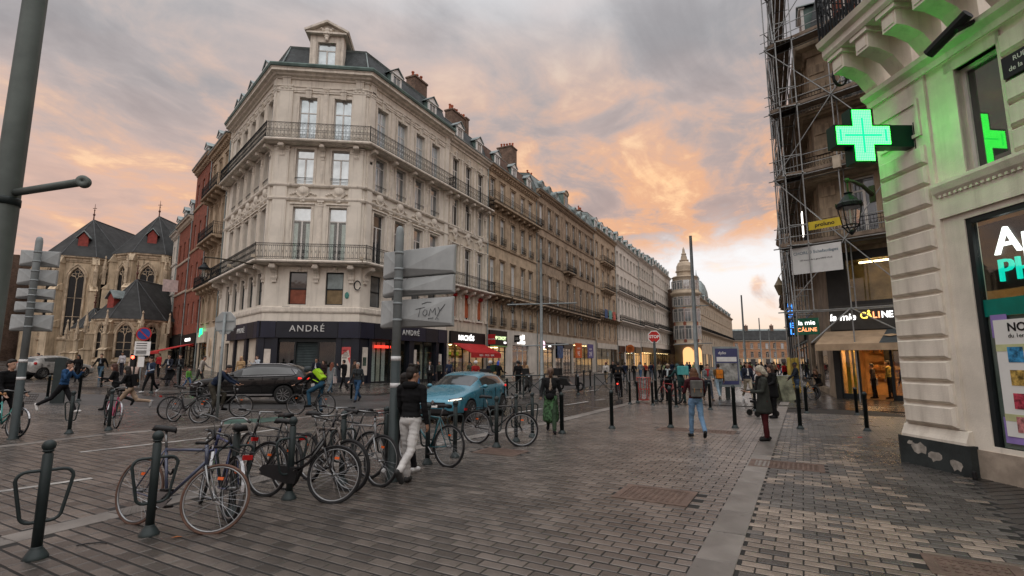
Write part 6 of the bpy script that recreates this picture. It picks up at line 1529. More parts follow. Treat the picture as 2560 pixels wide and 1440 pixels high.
# ---- tall lamp mast close to the camera on the left
X0, zz = at(18, 482, 4.5); ma = thing('lamp_mast', 'huge dark grey mast at the left edge with a short arm ending in a disc', 'lamp post', (X0, 4.5, 0), 0)
MB().lathe([(.14, 0), (.14, .05), (.1, .1), (.098, 3.0), (.086, 6.2), (.08, 9)], 24).build('mast', mat('mast_grey', (.10, .118, .11), .5, .2, .25, 2, streak=.3), ma, True)
MB().lathe([(.105, zz - .12), (.105, zz - .06), (.1, zz - .05)], 20).build('collar', mt['post_green'], ma, True)
xe, ze = at(206, 455, 4.05)
MB().tube([(.06, 0, zz), (xe - X0, -.45, ze)], .033, 12).build('arm', _mats['mast_grey'], ma, True)
T = Matrix.Translation((xe - X0 + .015, -.46, ze)) @ Matrix.Rotation(R(90), 4, 'X') @ Matrix.Rotation(R(18), 4, 'Y')
MB().lathe([(.046, -.03), (.05, -.025), (.05, .015), (.044, .022), (.01, .024), (.008, .016)], 20, T=T).build('end_disc', _mats['mast_grey'], ma, True)
# ---- catenary masts down the street
def mast(label, px, top, Y, arms, r=.11, pxb=None):
    x, z = at(px, top, Y); t = thing('street_mast', label, 'lamp post', (x, Y, 0), 0, 'slim masts down the long street')
    MB().lathe([(r * 1.6, 0), (r * 1.6, .8), (r, .9), (r * .62, z - .02), (r * .7, z)], 12).build('mast', mt['post_grey'], t, True)
    for az in arms: MB().tube([(-az[1], 0, az[0]), (az[2], 0, az[0] + .1)], .035, 6).build('arm', mt['post_grey'], t)
    return t
mast('nearest tall slim mast rising above the round tower', 1726, 590, 38, [(5.8, 1.4, 1.1), (3.0, 1.6, 1.2)], .17)
mast('second slim mast further along, right of the far terrace', 1853, 738, 66, [(5.6, .2, 2.0)], .15); mast('third slim mast near the scaffolding, still smaller', 1897, 795, 100, [], .15); mast('fourth slim mast, small in the distance before the brick hall', 1921, 822, 140, [], .15); mast('fifth tiny mast far away before the brick hall', 1937, 842, 180, [], .15)
mast('thin grey mast on the far pavement before the brown ornate house', 1352, 622, 28.5, [(4.9, 1.9, 2.0), (2.6, 1.1, 1.5)], .10)
lm = thing('tall_lantern_post', 'dark lantern post standing before the scaffolding street side', 'street lamp', (19.5, 36, 0), 0)
MB().lathe([(.12, 0), (.09, 1), (.05, 9.5), (.02, 10.2)], 10).build('post', mt['iron'], lm, True)
MB().lathe([(.1, 6.4), (.32, 7.0), (.36, 7.1), (.12, 7.5), (.05, 7.7)], 8, (-.5, 0, 0)).tube([(0, 0, 7.8), (-.3, 0, 8.0), (-.5, 0, 7.7)], .03, 6).build('lantern', mat('lantern_dark', (.2, .16, .1), .4), lm)

# ---- road signs
def octagon(r): return [(r * math.cos(R(22.5 + 45 * i)), r * math.sin(R(22.5 + 45 * i))) for i in range(8)]
p = G(541, 1053); x, z = at(567, 803, p.y)
ss_ = thing('stop_sign', 'octagonal road sign seen from behind on a thin pole by the parked bicycles', 'road sign', (p.x, p.y, gz(p.x, p.y)), R(-8))
MB().tube([(0, 0, 0), (0, 0, z + .25)], .04, 10).build('pole', mt['post_grey'], ss_, True)
bevel(MB().prism([(a, b + z - .05) for a, b in octagon(.37)], .045, .07, 'y').build('plate', mt['sign_back'], ss_), .01)
MB().box(-.3, .3, .03, .05, z - .02, z + .02).box(-.3, .3, .03, .05, z - .3, z - .26).build('rail', mt['post_grey'], ss_)
p = Vector((6.9, 25.2)); x, z = at(1635, 842, p.y)
s2 = thing('stop_sign', 'red octagonal STOP sign on a dark pole across the paved square', 'road sign', (x, p.y, 0), R(-6))
MB().tube([(0, 0, 0), (0, 0, z - .2)], .06, 10).build('pole', mt['post_green'], s2, True)
MB().prism([(a, b + z) for a, b in octagon(.32)], -.02, .0, 'y').build('plate', mt['white_paint'], s2); MB().prism([(a, b + z) for a, b in octagon(.28)], -.024, -.0205, 'y').build('red_field', mt['sign_red'], s2)
text(s2, 'STOP', .2, TR(0, -.027, z), mt['white_paint'], 'lettering', .002, thick=.006)
p = Vector((-19.4, 27.5)); x, z = at(360, 835, p.y)
s3 = thing('no_parking_sign', 'round blue and red no parking sign above white panels on a thin pole', 'road sign', (x, p.y, gz(x, p.y)), R(20)); z -= gz(x, p.y)
MB().tube([(0, .03, 0), (0, .03, z + .2)], .035, 8).build('pole', mt['post_grey'], s3)
Tq = Matrix.Translation((0, -.02, z)) @ Matrix.Rotation(R(90), 4, 'X')
MB().lathe([(.01, -.01), (.36, -.01), (.36, .01), (.01, .01)], 20, T=Tq).build('red_rim', mt['sign_red'], s3); MB().lathe([(.01, .011), (.29, .011), (.29, .014), (.01, .014)], 20, T=Tq).build('blue_field', mt['sign_blue2'], s3)
MB().box(-.3, .3, -.045, -.038, -.03, .03, T=Matrix.Translation((0, 0, z)) @ Matrix.Rotation(R(45), 4, 'Y')).build('slash', mt['sign_red'], s3)
for i, (dz, h) in enumerate(((-.65, .5), (-1.0, .28))):
    o = MB().box(-.36, .36, -.03, -.01, z + dz - h / 2, z + dz + h / 2).build('panel', mt['white_paint'], s3)
    for k in range(3): MB().box(-.28, .2, -.034, -.0305, z + dz + h * (.3 - .25 * k) - .02, z + dz + h * (.3 - .25 * k) + .02).build('print_line', mt['black'], o)
MB().box(-.14, .14, -.03, -.01, z - 1.75, z - 1.2).build('arrow_panel', mt['white_paint'], s3)
x, z = at(335, 893, 30.0); g_ = gz(x, 30.0)
tl = thing('traffic_light', 'traffic light showing red before the church', 'traffic light', (x, 30, g_), 0)
MB().tube([(0, .1, 0), (0, .1, z - g_ + .5)], .05, 8).build('pole', mt['post_green'], tl); MB().box(-.13, .13, -.1, .1, z - g_ - .55, z - g_ + .2).build('housing', mt['black'], tl)
MB().lathe([(.01, 0), (.1, 0), (.08, .03), (.01, .03)], 12, T=TR(0, -.1, z - g_) @ Matrix.Rotation(R(90), 4, 'X')).build('red_lens', emit('signal_red', (1, .06, .03), 9), tl)
# ---- advertising panel
x, z = at(1816, 918, 26.0); ad = thing('advertising_panel', 'upright advertising panel with a purple poster in the paved square', 'advertising panel', (x, 26, 0), R(-6))
MB().box(-.62, .62, -.09, .09, .5, 2.5).build('case', mt['post_grey'], ad); MB().box(-.1, .1, -.06, .06, 0, .5).build('foot', mt['post_green'], ad)
MB().box(-.54, .54, -.1, -.0905, .62, 2.4).build('poster', mat('ad_purple', (.045, .05, .12), .3, 0, .1, 1), ad)
MB().box(-.48, .48, -.104, -.1005, 1.75, 1.98).build('poster_box', mt['reflective'], ad); MB().box(-.5, .5, -.104, -.1005, .8, 1.68).build('poster_photo', mat('ad_photo', (.22, .22, .21), .4, 0, 1.0, 2.2), ad)
text(ad, 'dylio', .2, TR(-.2, -.104, 2.18), mt['white_paint'], 'poster_lettering', .002)
# ---- red meshed rubbish bag stand
p = G(1610, 1004); bn_ = thing('rubbish_stand', 'red wire rubbish bag stand with a clear bag', 'bin', (p.x, p.y, 0), 0)
w_ = MB()
for i in range(14): a = i * .449; w_.tube([(.3 * math.cos(a), .3 * math.sin(a), 1.05), (.27 * math.cos(a), .27 * math.sin(a), .5), (.22 * math.cos(a), .22 * math.sin(a), .08)], .011, 5)
for z_, r_ in ((1.05, .3), (.08, .22), (.55, .275)): w_.tube([(r_ * math.cos(i * .4), r_ * math.sin(i * .4), z_) for i in range(16)], .014, 5, closed=True)
w_.build('wire_frame', mat('wire_red', (.40, .05, .04), .5), bn_)
MB().lathe([(.19, .12), (.24, .4), (.27, 1.03), (.3, 1.07)], 12).build('clear_bag', clear_glass('bag_plastic', (.75, .75, .75), .2), bn_, True)
# ---- crossed barriers on the far pavement
def barrier(label, px, py, rz, n=2):
    p = G(px, py); t = thing('crossed_barrier', label, 'barrier', (p.x, p.y, gz(p.x, p.y)), rz, 'dark crossed barriers'); b = MB()
    for k in range(n + 1): MB().tube([(k * 1.1, 0, 0), (k * 1.1, 0, 1.1)], .035, 6).build('upright', mt['post_green'], t)
    for k in range(n):
        MB().tube([(k * 1.1, 0, .08), (k * 1.1 + 1.1, 0, 1.0)], .02, 5).build('bar', mt['post_green'], t); MB().tube([(k * 1.1, 0, 1.0), (k * 1.1 + 1.1, 0, .08)], .02, 5).build('bar', mt['post_green'], t)
        MB().tube([(k * 1.1, 0, 1.05), (k * 1.1 + 1.1, 0, 1.05)], .025, 5).build('rail', mt['post_green'], t)
barrier('crossed dark barrier beside the lone cyclist on the street', 1487, 984, R(25)); barrier('crossed dark barrier by the delivery riders before the taco shop', 1255, 992, R(10))
# ---- sandwich boards, bins
def aboard(label, px, py, c, rz, h=1.1):
    p = G(px, py); t = thing('sandwich_board', label, 'sandwich board', (p.x, p.y, gz(p.x, p.y)), rz)
    for s in (-1, 1): MB().add([(-.35, s * .3, 0), (.35, s * .3, 0), (.35, s * .03, h), (-.35, s * .03, h), (-.35, s * .33, 0), (.35, s * .33, 0), (.35, s * .06, h), (-.35, s * .06, h)], [(0, 3, 2, 1), (4, 5, 6, 7), (0, 1, 5, 4), (1, 2, 6, 5), (2, 3, 7, 6), (3, 0, 4, 7)]).build('board', mat('aboard_%s' % label[:6], c, .6, 0, .6, 2.5), t)
    MB().tube([(-.36, 0, h), (.36, 0, h)], .02, 5).build('hinge', mt['post_grey'], t)
aboard('pale sandwich board beside the parked yellow bicycle', 1962, 1000, (.16, .17, .12), R(10), 1.1)
aboard('pinkish sandwich board behind the running girls', 333, 955, (.38, .28, .24), R(0), 1.2)
q = thing('litter_leaf', 'single brown dry leaf on the setts by the racing bicycle', 'leaf', G3(440, 1345, .004), .4); MB().add([(-.05, 0, 0), (0, -.02, .012), (.06, 0, .002), (0, .025, .01)], [(0, 1, 2, 3)]).build('blade', mat('dry_leaf', (.3, .1, .03), .7), q)
q = thing('litter_stick', 'thin black strip lying on the setts by the nearest rack', 'litter', G3(228, 1362, .006), .3); MB().tube([(-.12, 0, 0), (-.04, .02, .004), (.06, .02, .004), (.13, -.01, 0)], .006, 5).build('strip', mt['black'], q)
q = thing('litter_scrap', 'small red scrap lying between the bollards on the right', 'litter', G3(2150, 1094, .004), .2); MB().box(-.05, .05, -.02, .02, 0, .012).build('scrap', mt['sign_red'], q)

# ================================================================ bicycles
mat('tyre', (.012, .012, .013), .8, 0, .3, 8); mat('chrome', (.26, .26, .27), .25, .95, .15, 5); mat('alu', (.22, .225, .23), .35, .85, .15, 5); mat('saddle_black', (.010, .010, .011), .45, 0, .2, 6); mat('orange_reflector', (.65, .10, .01), .3); mat('red_reflector', (.35, .01, .01), .25)
mat('tyre_brown', (.10, .055, .04), .8, 0, .3, 8)
_bm = {}
def wheel_parts(r, tyre_w, spokes, tm='tyre'):
    k = (r, tyre_w, tm)
    if k not in _bm:
        a = MB(); a.tube([(r * math.cos(i * math.pi / 18), 0, r * math.sin(i * math.pi / 18)) for i in range(36)], tyre_w, 8, closed=True); ty = a.mesh('tyre', True); ty.materials.append(mt[tm])
        a = MB(); rr = r - tyre_w - .006
        a.tube([(rr * math.cos(i * math.pi / 18), 0, rr * math.sin(i * math.pi / 18)) for i in range(36)], .0105, 6, closed=True); rm = a.mesh('rim', True); rm.materials.append(mt['alu'])
        a = MB()
        for i in range(spokes):
            q = 2 * math.pi * i / spokes; o = .35 * (1 if i % 4 < 2 else -1); s = .028 if i % 2 else -.028
            a.tube([(.022 * math.cos(q + o * 2), s, .022 * math.sin(q + o * 2)), (rr * math.cos(q), 0, rr * math.sin(q))], .0012, 3, cap=False)
        sp = a.mesh('spokes'); sp.materials.append(mt['chrome'])
        a = MB(); a.lathe([(.012, -.055), (.012, -.035), (.024, -.033), (.018, -.02), (.018, .02), (.024, .033), (.012, .035), (.012, .055)], 10, axis='y'); hb = a.mesh('hub', True); hb.materials.append(mt['alu'])
        _bm[k] = (ty, rm, sp, hb)
    return _bm[k]
def wheel(t, x, z, r, tw, spokes=28, steer=0.0, piv=None, tm='tyre', T=None):
    T = T or Matrix.Translation((x, 0, z)); ty, rm, sp, hb = wheel_parts(r, tw, spokes, tm)
    o = mk('wheel', ty, None, t, T)
    for n, m in (('rim', rm), ('spokes', sp), ('hub', hb)): mk(n, m, None, o)
    return o
def bicycle(label, p, az, lean=0.0, style='city', frame=(.01, .01, .012), steer=0.0, sz=1.0, guards=True, rack_=False, basket=False, handle='flat', tm='tyre', chain_guard=False, low=False, group='parked bicycles', z=None, rr=.335, tw=.019, guard_m='black', fork=None, saddle_h=.98, name='bicycle', light=False, lock=False, saddle='saddle_black'):
    """frame along +x (front), upright in z; az = compass direction of the front wheel"""
    t = thing(name, label, 'bicycle', (p.x, p.y, z if z is not None else gz(p.x, p.y)), R(90) - R(az), group)
    t.rotation_euler = (R(lean), 0, R(90) - R(az)); t.rotation_mode = 'XYZ'; t.scale = (sz, sz, sz)
    fm = mat('bike_%s' % '_'.join('%.2f' % q for q in frame), frame, .3, .1, .1, 4, coat=.5)
    bb, rw, fw = (-.02, 0, .29), (-.44, 0, rr), (.62, 0, rr)
    st_top, seat = (-.19, 0, .80), (-.255, 0, saddle_h)
    hd0, hd1 = (.44, 0, .66), (.385, 0, .86)
    f = MB()
    f.tube([hd0, hd1], .02, 8); f.tube([bb, st_top], .0165, 8)
    if low:
        f.tube([(.42, 0, .74), (.22, 0, .46), (.1, 0, .38), bb], .021, 8); f.tube([(.405, 0, .79), (.24, 0, .56), (.02, 0, .44), (-.08, 0, .45)], .015, 8)
    else:
        f.tube([(.43, 0, .70), bb], .0175, 8); f.tube([(.40, 0, .81), (-.185, 0, .785)], .0155, 8)
    for s in (-1, 1):
        f.tube([(bb[0], s * .03, bb[2]), (-.2, s * .06, .30), (rw[0], s * .065, rw[2])], .0095, 6); f.tube([(-.185, s * .015, .78), (-.3, s * .055, .58), (rw[0], s * .065, rw[2])], .0085, 6)
    f.build('frame', fm, t, True)
    MB().tube([st_top, seat], .0135, 8).build('seat_post', mt['alu'], t, True)
    s_ = MB(); x, _, z_ = seat
    prof = [(-.13, .075, .0), (-.11, .085, .012), (-.05, .08, .014), (.0, .052, .006), (.06, .03, .004), (.13, .02, .0), (.15, .012, -.012)]
    vs, fs = [], []
    for a, w, h in prof: vs += [(x + a, -w, z_ + h - .018), (x + a, -w * .7, z_ + h + .03), (x + a, 0, z_ + h + .034), (x + a, w * .7, z_ + h + .03), (x + a, w, z_ + h - .018), (x + a, 0, z_ + h - .03)]
    for i in range(len(prof) - 1):
        for j in range(6): fs.append((i * 6 + j, i * 6 + (j + 1) % 6, (i + 1) * 6 + (j + 1) % 6, (i + 1) * 6 + j))
    fs += [tuple(range(6))[::-1], tuple(range(len(vs) - 6, len(vs)))]
    s_.add(vs, fs); s_.build('saddle', mt[saddle], t, True)
    wheel(t, rw[0], rw[2], rr, tw, tm=tm)
    # steering assembly turns about the head tube
    ax = (Vector(hd1) - Vector(hd0)).normalized(); S = Matrix.Translation(hd0) @ Matrix.Rotation(R(steer), 4, ax) @ Matrix.Translation(-Vector(hd0))
    wheel(t, 0, 0, rr, tw, tm=tm, T=S @ Matrix.Translation(fw))
    fk = MB(); fk.tube([(.385, 0, .86), (.372, 0, .92)], .0165, 8)
    for s in (-1, 1): fk.tube([hd0, (.455, s * .045, .64), (.52, s * .055, .5), (fw[0], s * .055, fw[2])], [.016, .014, .012, .009], 6)
    fk.build('fork', mt[fork] if fork else fm, t, True, T=S)
    h = MB(); gr = MB(); bx, bz = .37, 1.0
    h.tube([(.372, 0, .92), (bx, 0, bz - .02), (bx + .05, 0, bz)], .012, 8)
    if handle == 'drop':
        for s in (-1, 1):
            h.tube([(bx + .05, 0, bz), (bx + .05, s * .19, bz), (bx + .13, s * .205, bz - .01), (bx + .15, s * .21, bz - .07), (bx + .1, s * .215, bz - .13), (bx - .0, s * .22, bz - .14)], .012, 8)
            gr.tube([(bx + .08, s * .2, bz - .0), (bx + .13, s * .207, bz - .012), (bx + .155, s * .21, bz - .07), (bx + .1, s * .217, bz - .132), (bx, s * .222, bz - .14)], .0165, 8); gr.tube([(bx + .15, s * .21, bz + .02), (bx + .18, s * .21, bz - .1)], .01, 6)
    elif handle == 'swept':
        for s in (-1, 1): h.tube([(bx + .05, 0, bz), (bx + .06, s * .1, bz + .05), (bx + .02, s * .24, bz + .07), (bx - .16, s * .29, bz + .04)], .0115, 8); gr.tube([(bx - .05, s * .272, bz + .055), (bx - .18, s * .293, bz + .036)], .017, 8)
    else:
        for s in (-1, 1): h.tube([(bx + .05, 0, bz), (bx + .04, s * .15, bz + .01), (bx - .02, s * .3, bz + .02)], .0115, 8); gr.tube([(bx + .005, s * .21, bz + .015), (bx - .03, s * .315, bz + .02)], .0165, 8); h.tube([(bx + .02, s * .19, bz), (bx + .06, s * .28, bz - .03)], .006, 5)
    ho = h.build('handlebar', mt['alu'], t, True, T=S); gr.build('grips', mt['saddle_black'], ho, True)
    cb = MB(); cb.tube([(bx + .06, .12, bz), (bx + .16, .06, bz - .06), (.47, .02, .7)], .004, 4); cb.tube([(bx + .06, -.12, bz), (bx + .15, -.08, bz - .09), (.3, -.02, .76)], .004, 4); cb.build('cable', mt['black'], ho)
    if light: MB().lathe([(.01, -.03), (.035, -.03), (.04, .03), (.01, .035)], 10, (.47, 0, .86), axis='x').build('head_lamp', mt['chrome'], t, True, T=S)
    # drive train on the right side (-y)
    c = MB(); y = -.055
    c.lathe([(.03, y - .004), (.09, y - .004), (.09, y + .002), (.03, y + .002)], 20, (bb[0], 0, bb[2]), axis='y'); c.lathe([(.012, y - .004), (.036, y - .004), (.036, y), (.012, y)], 12, (rw[0], 0, rw[2]), axis='y')
    for s in (-1, 1): c.tube([(bb[0], y * 1.2, bb[2] + s * .088), (rw[0], y * 1.1, rw[2] + s * .035)], .004, 4)
    c.build('chainset', mt['alu'], t)
    for s in (-1, 1):
        q = R(38) if s < 0 else R(218); e = (bb[0] + .165 * math.cos(q), s * .085, bb[2] + .165 * math.sin(q))
        k = MB(); k.tube([(bb[0], s * .065, bb[2]), e], .0095, 6); ko = k.build('crank', mt['alu'], t)
        MB().box(e[0] - .045, e[0] + .045, e[1] + (0 if s > 0 else -.09), e[1] + (.09 if s > 0 else 0), e[2] - .012, e[2] + .012).build('pedal', mt['saddle_black'], ko)
    if chain_guard: MB().prism([(.1, .2), (.12, .29), (.08, .38), (-.02, .4), (-.44, .4), (-.5, .335), (-.44, .27), (-.05, .19)], -.085, -.045, 'y').build('chain_guard', mt['saddle_black'], t)
    if guards:
        for nm, c_, a0, a1, M_ in (('rear_mudguard', rw, 35, 200, I4), ('front_mudguard', fw, 20, 165, S)):
            g = MB(); n = 14; r2 = rr + .028; vs, fs = [], []
            for i in range(n + 1):
                q = R(a0 + (a1 - a0) * i / n)
                for yy, dr in ((-.028, -.014), (0, 0), (.028, -.014)): vs.append((c_[0] + (r2 + dr) * math.cos(q), yy, c_[2] + (r2 + dr) * math.sin(q)))
            fs = [(i * 3 + j, i * 3 + j + 1, i * 3 + j + 4, i * 3 + j + 3) for i in range(n) for j in range(2)]
            g.add(vs, fs); qq = R((a0 + a1) / 2)
            for s in (-1, 1): g.tube([(c_[0], s * .05, c_[2]), (c_[0] + r2 * math.cos(R(a1 - 25)), s * .028, c_[2] + r2 * math.sin(R(a1 - 25)))], .003, 4)
            g.build(nm, mt[guard_m], t, T=M_)
    if rack_:
        g = MB()
        for s in (-.07, 0, .07): g.tube([(-.22, s, .76), (-.72, s, .75)], .006, 5)
        g.tube([(-.72, -.075, .75), (-.72, .075, .75)], .006, 5)
        for s in (-1, 1): g.tube([(-.6, s * .075, .75), (rw[0], s * .07, rw[2])], .005, 5); g.tube([(-.4, s * .075, .755), (rw[0], s * .07, rw[2])], .005, 5)
        g.build('rear_rack', mt['saddle_black'], t)
        MB().box(-.75, -.72, -.05, .05, .68, .73).build('rear_lamp', mt['red_reflector'], t)
    if basket:
        b = MB()
        for i in range(5):
            zb = .78 + i * .055; w = .13 + .012 * i
            b.tube([(.5, -w, zb), (.5 + .24 + .01 * i, -w, zb), (.5 + .24 + .01 * i, w, zb), (.5, w, zb)], .005, 4, closed=True)
        for i in range(7):
            for s in (-1, 1): b.tube([(.5 + .04 * i, s * .13, .78), (.5 + .043 * i, s * .18, 1.0)], .003, 3)
        for i in range(7): b.tube([(.74, -.13 + .043 * i, .78), (.78, -.18 + .06 * i, 1.0)], .003, 3); b.tube([(.5, -.13 + .043 * i, .78), (.74, -.13 + .043 * i, .78)], .003, 3)
        b.build('basket', mat('basket', (.05, .045, .04), .7), t, T=S)
    MB().box(-.44 - .03, -.44 + .03, -.004, .004, .5, .53).build('wheel_reflector', mt['orange_reflector'], t, T=Matrix.Identity(4)); MB().box(fw[0] - .03, fw[0] + .03, -.004, .004, .52, .55).build('wheel_reflector', mt['orange_reflector'], t, T=S)
    if lock: MB().tube([(-.1 + .09 * math.cos(i * .6), .03 + .03 * math.sin(i * 1.1), .62 + .09 * math.sin(i * .6)) for i in range(11)], .012, 6).build('cable_lock', mt['black'], t)
    return t
def bike_between(rear_px, front_px, **kw):
    """place by the two tyre contact points seen in the photograph"""
    a, b = G(*rear_px), G(*front_px); d = (b - a).normalized(); L = (b - a).length
    o = b - d * .62 * kw.get('sz', 1.0)
    az = math.degrees(math.atan2(d.x, d.y))
    return bicycle(p=o, az=az, **kw)
bike_between((345, 1312), (515, 1335), label='silver and blue racing bicycle with drop bars leaning on the second rack', handle='drop', frame=(.05, .06, .10), lean=-9, steer=24, guards=False, tm='tyre_brown', lock=True, tw=.014, saddle_h=1.0, fork='alu')
bike_between((560, 1296), (500, 1255), label='dark bicycle with a white tipped mudguard and orange reflector', handle='swept', frame=(.02, .03, .09), lean=6, steer=-12, guard_m='chrome', rack_=True)
bike_between((622, 1236), (825, 1258), label='black city bicycle with a closed chain guard', handle='flat', frame=(.008, .008, .009), lean=-7, steer=16, chain_guard=True, rack_=True, low=True, guard_m='saddle_black', saddle_h=.95)
bike_between((700, 1222), (600, 1200), label='black bicycle standing behind the closed chain guard bicycle', handle='flat', frame=(.008, .009, .010), lean=5, steer=-14, rack_=True)
bike_between((905, 1192), (800, 1176), label='dark bicycle behind the silver hybrid bicycle', handle='flat', frame=(.012, .012, .016), lean=4, steer=-10, guards=False)
bike_between((772, 1200), (872, 1228), label='champagne coloured bicycle squeezed behind the black city bicycle', handle='flat', frame=(.12, .10, .09), lean=4, steer=14, guards=False, tw=.024)
bike_between((800, 1178), (945, 1216), label='silver hybrid bicycle with a large front wheel by the sign post', handle='flat', frame=(.16, .16, .165), lean=-5, steer=6, guards=False, rr=.345, fork='alu')
bike_between((1120, 1168), (1010, 1150), label='turquoise single speed bicycle behind the two boys', handle='flat', frame=(.015, .09, .11), lean=5, steer=-20, guards=False)
bike_between((1190, 1108), (1302, 1116), label='black bicycle with rear rack at the far end of the rack row', handle='flat', frame=(.010, .014, .012), lean=-6, steer=28, rack_=True)
bike_between((315, 1078), (262, 1062), label='pink bicycle with wire basket and silver mudguards', handle='swept', frame=(.32, .012, .07), lean=4, steer=-18, basket=True, guard_m='chrome', low=True)
bike_between((405, 1052), (495, 1058), label='black bicycle parked left of the road sign pole', handle='flat', frame=(.010, .011, .012), lean=-4, steer=20, guards=False)
bike_between((440, 1046), (510, 1040), label='dark bicycle standing behind the black one by the road sign pole', handle='swept', frame=(.012, .02, .02), lean=5, steer=-15, rack_=True)
bike_between((-70, 1085), (34, 1096), label='turquoise bicycle with basket cut by the left edge', handle='swept', frame=(.03, .22, .20), lean=-4, steer=10, basket=True, guard_m='chrome', low=True, saddle='wood')
bike_between((2038, 1000), (1982, 996), label='yellow share bicycle parked by the bakery bollards', handle='swept', frame=(.40, .22, .02), lean=3, steer=-10, basket=True, low=True)
bike_between((1690, 1008), (1650, 1004), label='red cargo bicycle parked in the paved square', handle='flat', frame=(.30, .02, .02), lean=3, steer=-20, rack_=True, tw=.03)

# ================================================================ cars
def carpaint(name, c, rough=.28, coat=.8):
    m = mat(name, c, rough, .25, .06, 2, coat=coat); return m
mat('car_glass', (.02, .024, .026), .06, .0, .1, 1, spec=.9); mat('car_black', (.01, .01, .011), .5, 0, .2, 4); mat('rubber', (.012, .012, .012), .8, 0, .2, 8)
def baked(o):
    pa = o.parent; o.parent = None; me = evaluated_mesh(o); o.modifiers.clear(); o.data = me; o.parent = pa; return o
def car(name, label, p, az, paint, st, wb, rw, tread, zc=None, extra=None, front_ax=.82):
    """st: stations (x from the nose, half width, bottom, belt, top, kind)   kind h = bonnet / tail, c = cabin, p = pillar station"""
    t = thing(name, label, 'car', (p.x, p.y, zc if zc is not None else gz(p.x, p.y)), R(90) - R(az)); L = st[-1][0]
    vs, fs, ms = [], [], []
    for x, w, zb, zl, zt, k in st:
        X = L / 2 - x; zm = (zb + zl) * .5
        half = [(0, zb), (w * .88, zb), (w * .965, zb + .09), (w, zm + .05), (w * .975, zl)]
        if k == 'h': half += [(w * .93, zl + (zt - zl) * .35), (w * .74, zt - (zt - zl) * .2), (w * .42, zt - .012), (0, zt)]
        else: half += [(w * .93, zl + .035), (w * .755, zt - .085), (w * .62, zt - .02), (0, zt)]
        vs += [(X, y, z) for y, z in half] + [(X, -y, z) for y, z in half[-2:0:-1]]
    n = 16
    for i in range(len(st) - 1):
        ka_, kb_ = st[i][5], st[i + 1][5]
        for j in range(n):
            fs.append((i * n + j, i * n + (j + 1) % n, (i + 1) * n + (j + 1) % n, (i + 1) * n + j)); m = 0
            side, top = j in (5, 10), j in (6, 7, 8, 9)
            if side and (ka_ == 'c' and kb_ in 'cp' or ka_ == 'p' and kb_ == 'c'): m = 1
            if (ka_ == 'h') != (kb_ == 'h') and top: m = 1
            if j in (0, 1, 14, 15): m = 2
            ms.append(m)
    fs += [tuple(range(n))[::-1], tuple((len(st) - 1) * n + j for j in range(n))]; ms += [0, 0]
    mb = MB(); mb.v, mb.f, mb.m = vs, fs, ms
    b = mb.build('body', [paint, mt['car_glass'], mt['car_black']], t, True)
    s = b.modifiers.new('s', 'SUBSURF'); s.levels = 2; s.render_levels = 2
    cut = MB(); fx, rx = L / 2 - front_ax, L / 2 - front_ax - wb
    for X in (fx, rx):
        for sd in (-1, 1): cut.lathe([(rw + .055, -.32), (rw + .055, .32)], 28, (X, sd * (tread + .16), rw), axis='y')
    c = cut.build('cut', mt['car_black']); bo = b.modifiers.new('b', 'BOOLEAN'); bo.object = c; bo.operation = 'DIFFERENCE'; bo.solver = 'EXACT'
    _ts.collection.objects.link(c); baked(b); bpy.data.objects.remove(c)
    b.data.shade_smooth()
    for X in (fx, rx):
        for sd in (-1, 1):
            ty = MB(); y = sd * tread
            ty.lathe([(rw * .68, -.1), (rw * .93, -.11), (rw, -.085), (rw, .085), (rw * .93, .11), (rw * .68, .1)], 28, (X, y, rw), axis='y')
            w = ty.build('wheel', mt['rubber'], t, True)
            rm = MB(); rm.lathe([(rw * .62, sd * .09), (rw * .69, sd * .105), (rw * .69, sd * .0), (rw * .6, 0)], 28, (X, y, rw), axis='y')
            for k in range(5):
                q = k * 1.2566; a = Vector((math.cos(q), math.sin(q))); pr = Vector((-a.y, a.x))
                for o in (-.09, .09):
                    q0, q1 = a * rw * .1 + pr * rw * o * .6, a * rw * .64 + pr * rw * o * 1.9; rm.tube([(X + q0.x, y + sd * .09, rw + q0.y), (X + q1.x, y + sd * .085, rw + q1.y)], rw * .06, 6)
            rm.lathe([(rw * .02, sd * .1), (rw * .17, sd * .1), (rw * .17, sd * .06)], 14, (X, y, rw), axis='y')
            rm.build('rim', mt['alu'], w); MB().lathe([(.01, sd * .02), (rw * .6, sd * .02), (rw * .6, sd * -.02), (.01, sd * -.02)], 18, (X, y, rw), axis='y').build('brake_disc', mt['car_black'], w)
            MB().lathe([(.01, -.2), (rw + .05, -.2), (rw + .05, .02 * sd), (.01, .02 * sd)], 20, (X, y - sd * .22, rw), axis='y').build('wheel_well', mt['car_black'], t)
    for sd in (-1, 1):
        m_ = MB(); xm = L / 2 - st[4][0] - .42; zm = st[5][3] + .1
        m_.ball((xm, sd * (st[5][1] + .1), zm), (.075, .095, .06), 10); m_.tube([(xm, sd * (st[5][1] - .06), zm - .04), (xm, sd * (st[5][1] + .06), zm - .03)], .025, 6); m_.build('wing_mirror', paint, t, True)
        for dx in (.25, 1.15): MB().box(xm - dx - .55, xm - dx - .36, sd * (st[6][1] * .985), sd * (st[6][1] * .985 + .028), st[6][3] - .11, st[6][3] - .08).build('door_handle', mt['car_black'] if name == 'black_suv' else paint, t)
        ln = MB()
        for dx in (.15, 1.12, 1.98): ln.box(xm - dx - .006, xm - dx, sd * (st[6][1] * .955), sd * (st[6][1] * 1.004), .32, st[6][3] - .01)
        ln.build('door_gap', mt['car_black'], t)
    if extra: extra(t, L, fx, rx)
    return t
